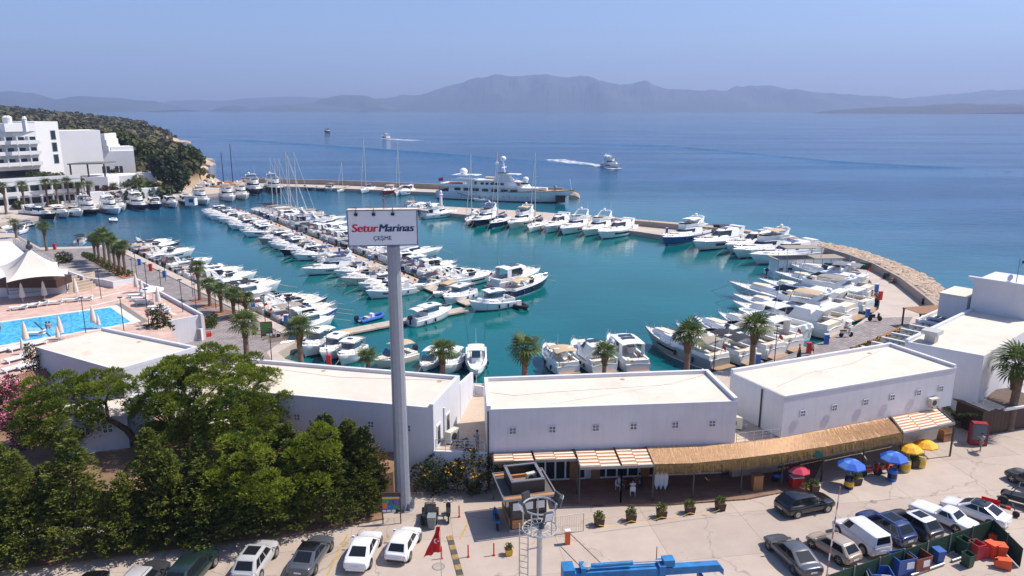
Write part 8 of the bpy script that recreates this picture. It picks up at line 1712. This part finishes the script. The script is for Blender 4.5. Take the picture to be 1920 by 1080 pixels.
def chair(px, rz, lab, mt_=FRAMEW):
    t = thing('plastic_chair', lab, 'chair', G(*px,.14)+Vector((0,0,0)), rz, 'chairs on the shop deck'); obj('seat', MB().bx(-.22,.22,-.22,.22,.42,.46), mt_, t); obj('backrest', MB().bx(-.22,.22,.2,.24,.46,.86), mt_, t)
    for x in (-.2,.2):
        for y in (-.2,.2): obj('leg', MB().tube((x,y,0),(x*.9,y*.9,.42),.022), mt_, t)
chair((1186,928),R(175),'white chair with its back to the camera on deck'); chair((1160,918),R(60),'white chair at the left of the table',FRAMEW); chair((1198,915),R(-60),'dark chair at the right of the table',DGREY)
tb = thing('cafe_table','dark round table on the shop deck','table',G(1178,915,.14)); obj('top', MB().lathe([(.42,.70),(.42,.74)],16), DWOOD, tb); obj('stem', MB().tube((0,0,0),(0,0,.7),.04), DGREY, tb); obj('foot', MB().lathe([(.26,0),(.26,.03)],12), DGREY, tb)
# shed, ladder, pallets and cabinet at the right
sd_ = thing('wooden_shed','dark timber shed with flat roof at the right edge','shed',G(1868,812,0),R(18))
for k in range(9): obj('plank', MB().bx(-2.2+k*.5,-1.72+k*.5,-.06,0,0,2.6), DWOOD, sd_)
obj('wall', MB().bx(-2.2,5.5,.01,3.5,0,2.55), DWOOD, sd_); obj('roof', MB().bx(-2.4,5.7,-.3,3.7,2.6,2.72), M('shed_roof',(.11,.075,.055),.9,var=.2), sd_)
for k in range(6): obj('roof_plank', MB().bx(-2.0+k*.42,-1.72+k*.42,-.4+.1*(k % 3),2.2,2.73,2.78), CW, sd_)
obj('white_beam', MB().bx(0,5.8,-.5,-.3,2.5,2.72), FRAMEW, sd_)
ld_ = thing('wooden_ladder','wooden ladder leaning on the dark shed','ladder',G(1850,810,0)+Vector((0,0,.02)),R(15)); 
for x in (-.25,.25): obj('rail', MB().tube((x,0,0),(x*.8,.75,3.2),.04), CW, ld_)
for k in range(8): obj('rung', MB().tube((-.24,.09*k+.08,.38*k+.35),(.24,.09*k+.08,.38*k+.35),.025), CW, ld_)
plt = thing('pallet_stack','leaning stack of wooden pallets under the right canopy','pallets',G(1776,828,0),R(20))
for k in range(6): pa = obj('pallet', MB().box((0,.14*k,.6),(1.1,.02,1.15),0,R(-8)).box((-.5,.14*k+.05,.6),(.08,.08,1.15),0,R(-8)).box((.5,.14*k+.05,.6),(.08,.08,1.15),0,R(-8)), WOOD, plt); obj('pallet_slat', MB().box((0,.14*k-.02,.9),(1.12,.02,.14),0,R(-8)), OW, pa)
rcb = thing('red_cabinet','tall dark red glass-fronted cabinet on the forecourt','cabinet',G(1834,836,0)+Vector((0,0,.02)),R(-12)); CRM = M('cabinet_red',(.28,.015,.02),.4); obj('casing', MB().bx(-.75,.75,0,.7,0,.5).bx(-.75,-.65,0,.7,.5,2.2).bx(.65,.75,0,.7,.5,2.2).bx(-.75,.75,0,.7,2.1,2.2).bx(-.75,.75,.6,.7,.5,2.1), CRM, rcb); obj('glass_front', MB().bx(-.65,.65,.05,.07,.5,2.1), GLASSB, rcb)
bnr = tag(obj('beige_awning', MB().quad((-2.2,0,2.9),(2.2,0,3.0),(2.1,.2,1.4),(-2.1,.2,1.1)), M('beige_cloth',(.52,.46,.38),.8), loc=G(1722,858,0), rz=R(20)), 'hanging beige cloth screen under the right canopy', 'awning')
# quay furniture
def pedestal(px, lab, m1): t = thing('service_pedestal', lab, 'pedestal', G(*px,0), 0, 'quay pedestals'); obj('pillar', MB().bx(-.28,.28,-.2,.2,0,1.3), m1, t); obj('cap', MB().bx(-.32,.32,-.24,.24,1.3,1.42), FRAMEW if m1 is BLUE else m1, t)
for px, lab, m1 in [((1643,547),'blue pedestal at the quay bend by the red box',BLUE),((1626,595),'blue pedestal beside the cargo tricycle',BLUE),((1549,645),'blue pedestal by the yellow hose',BLUE),((1421,683),'blue and white pedestal behind the right building palm',BLUE),((1650,562),'red hose cabinet on the right-hand quay',RED),((1516,662),'red hose cabinet next to the two people',RED),((475,575),'blue pedestal among the promenade palms',BLUE),((537,607),'blue pedestal near the promenade end',BLUE),((262,497),'blue pedestal by the far promenade boats',BLUE),((309,520),'blue pedestal by mid promenade boats',BLUE),((283,508),'red lifebuoy box by the far promenade boats',RED),((452,568),'red lifebuoy box among promenade palms',RED),((617,686),'red hose box by the near quay boats',RED),((103,468),'red box on the short quay by the palm',RED),((886,400),'blue pedestal on the inner pier',BLUE),((1250,437),'blue pedestal near the pier gap',BLUE)]: pedestal(px,lab,m1)
nb_ = thing('notice_board','green notice board in red frame on the promenade','notice board',G(501,633,0),R(10)); obj('board', MB().bx(-.7,.7,-.03,.03,.5,2.2), M('board_green',(.10,.28,.06),.5), nb_)
for x0,x1,z0,z1 in ((-.8,-.7,0,2.3),(.7,.8,0,2.3),(-.7,.7,2.2,2.3),(-.7,.7,.2,.5)): obj('frame', MB().bx(x0,x1,-.06,.06,z0,z1), CRM, nb_)
dm = thing('dumpster','dark green dumpsters against the curved pier wall','dumpster',G(1634,505,0),R(-35)); obj('body', MB().loft([[(-2,-.5,.1),(2,-.5,.1),(2,.5,.1),(-2,.5,.1)],[(-2.1,-.6,1.2),(2.1,-.6,1.2),(2.1,.6,1.2),(-2.1,.6,1.2)]]), GRNB, dm)
for k in range(3): obj('lid', MB().bx(-2.1+k*1.42,-.78+k*1.42,-.62,.62,1.2,1.3), GRNB, dm)
pt_ = thing('picnic_table','wooden picnic table by the curved pier wall','table',G(1682,531,0),R(-40)); obj('top', MB().bx(-1,1,-.4,.4,.72,.8), WOOD, pt_)
for y in (-.75,.75): obj('bench', MB().bx(-1,1,y-.13,y+.13,.42,.48), WOOD, pt_)
for x in (-.8,.8): obj('leg', MB().bx(x-.05,x+.05,-.75,.75,0,.42).bx(x-.05,x+.05,-.1,.1,.42,.72), WOOD, pt_)
bike('motorbike','dark motorbike parked at the bend of the pier wall',(1667,524),R(-40),BKP,'motorbike',1.3); bike('motorbike','dark motorbike near the left end of pier wall',(1213,424),R(0),BKP,'motorbike',1.4)
for k, (px, py) in enumerate([(1352,434),(1365,437)]): gd_ = tag(obj('stall', MB().bx(-2,2,-.8,.8,0,1.6).bx(-2.2,2.2,-1,1,1.7,1.8), DGREY if k == 0 else DWOOD, loc=G(px,py,0), rz=R(-12)), ('dark storage box by pier wall','brown storage box by pier wall')[k], 'box')
# ================================================================== air
hz = MB().bx(-14000, 14000, -1000, 12600, -4.2, 760)
ho = obj('haze', hz, None); ho['kind'] = 'stuff'
hm = bpy.data.materials.new('haze_air'); hm.use_nodes = True; t = hm.node_tree; t.nodes.clear()
out = t.nodes.new('ShaderNodeOutputMaterial'); pv = t.nodes.new('ShaderNodeVolumePrincipled')
pv.inputs['Color'].default_value = (0.49, 0.635, 1.0, 1); pv.inputs['Density'].default_value = 1.25e-4; pv.inputs['Anisotropy'].default_value = 0.1
t.links.new(pv.outputs[0], out.inputs['Volume']); ho.data.materials.append(hm)
retire()
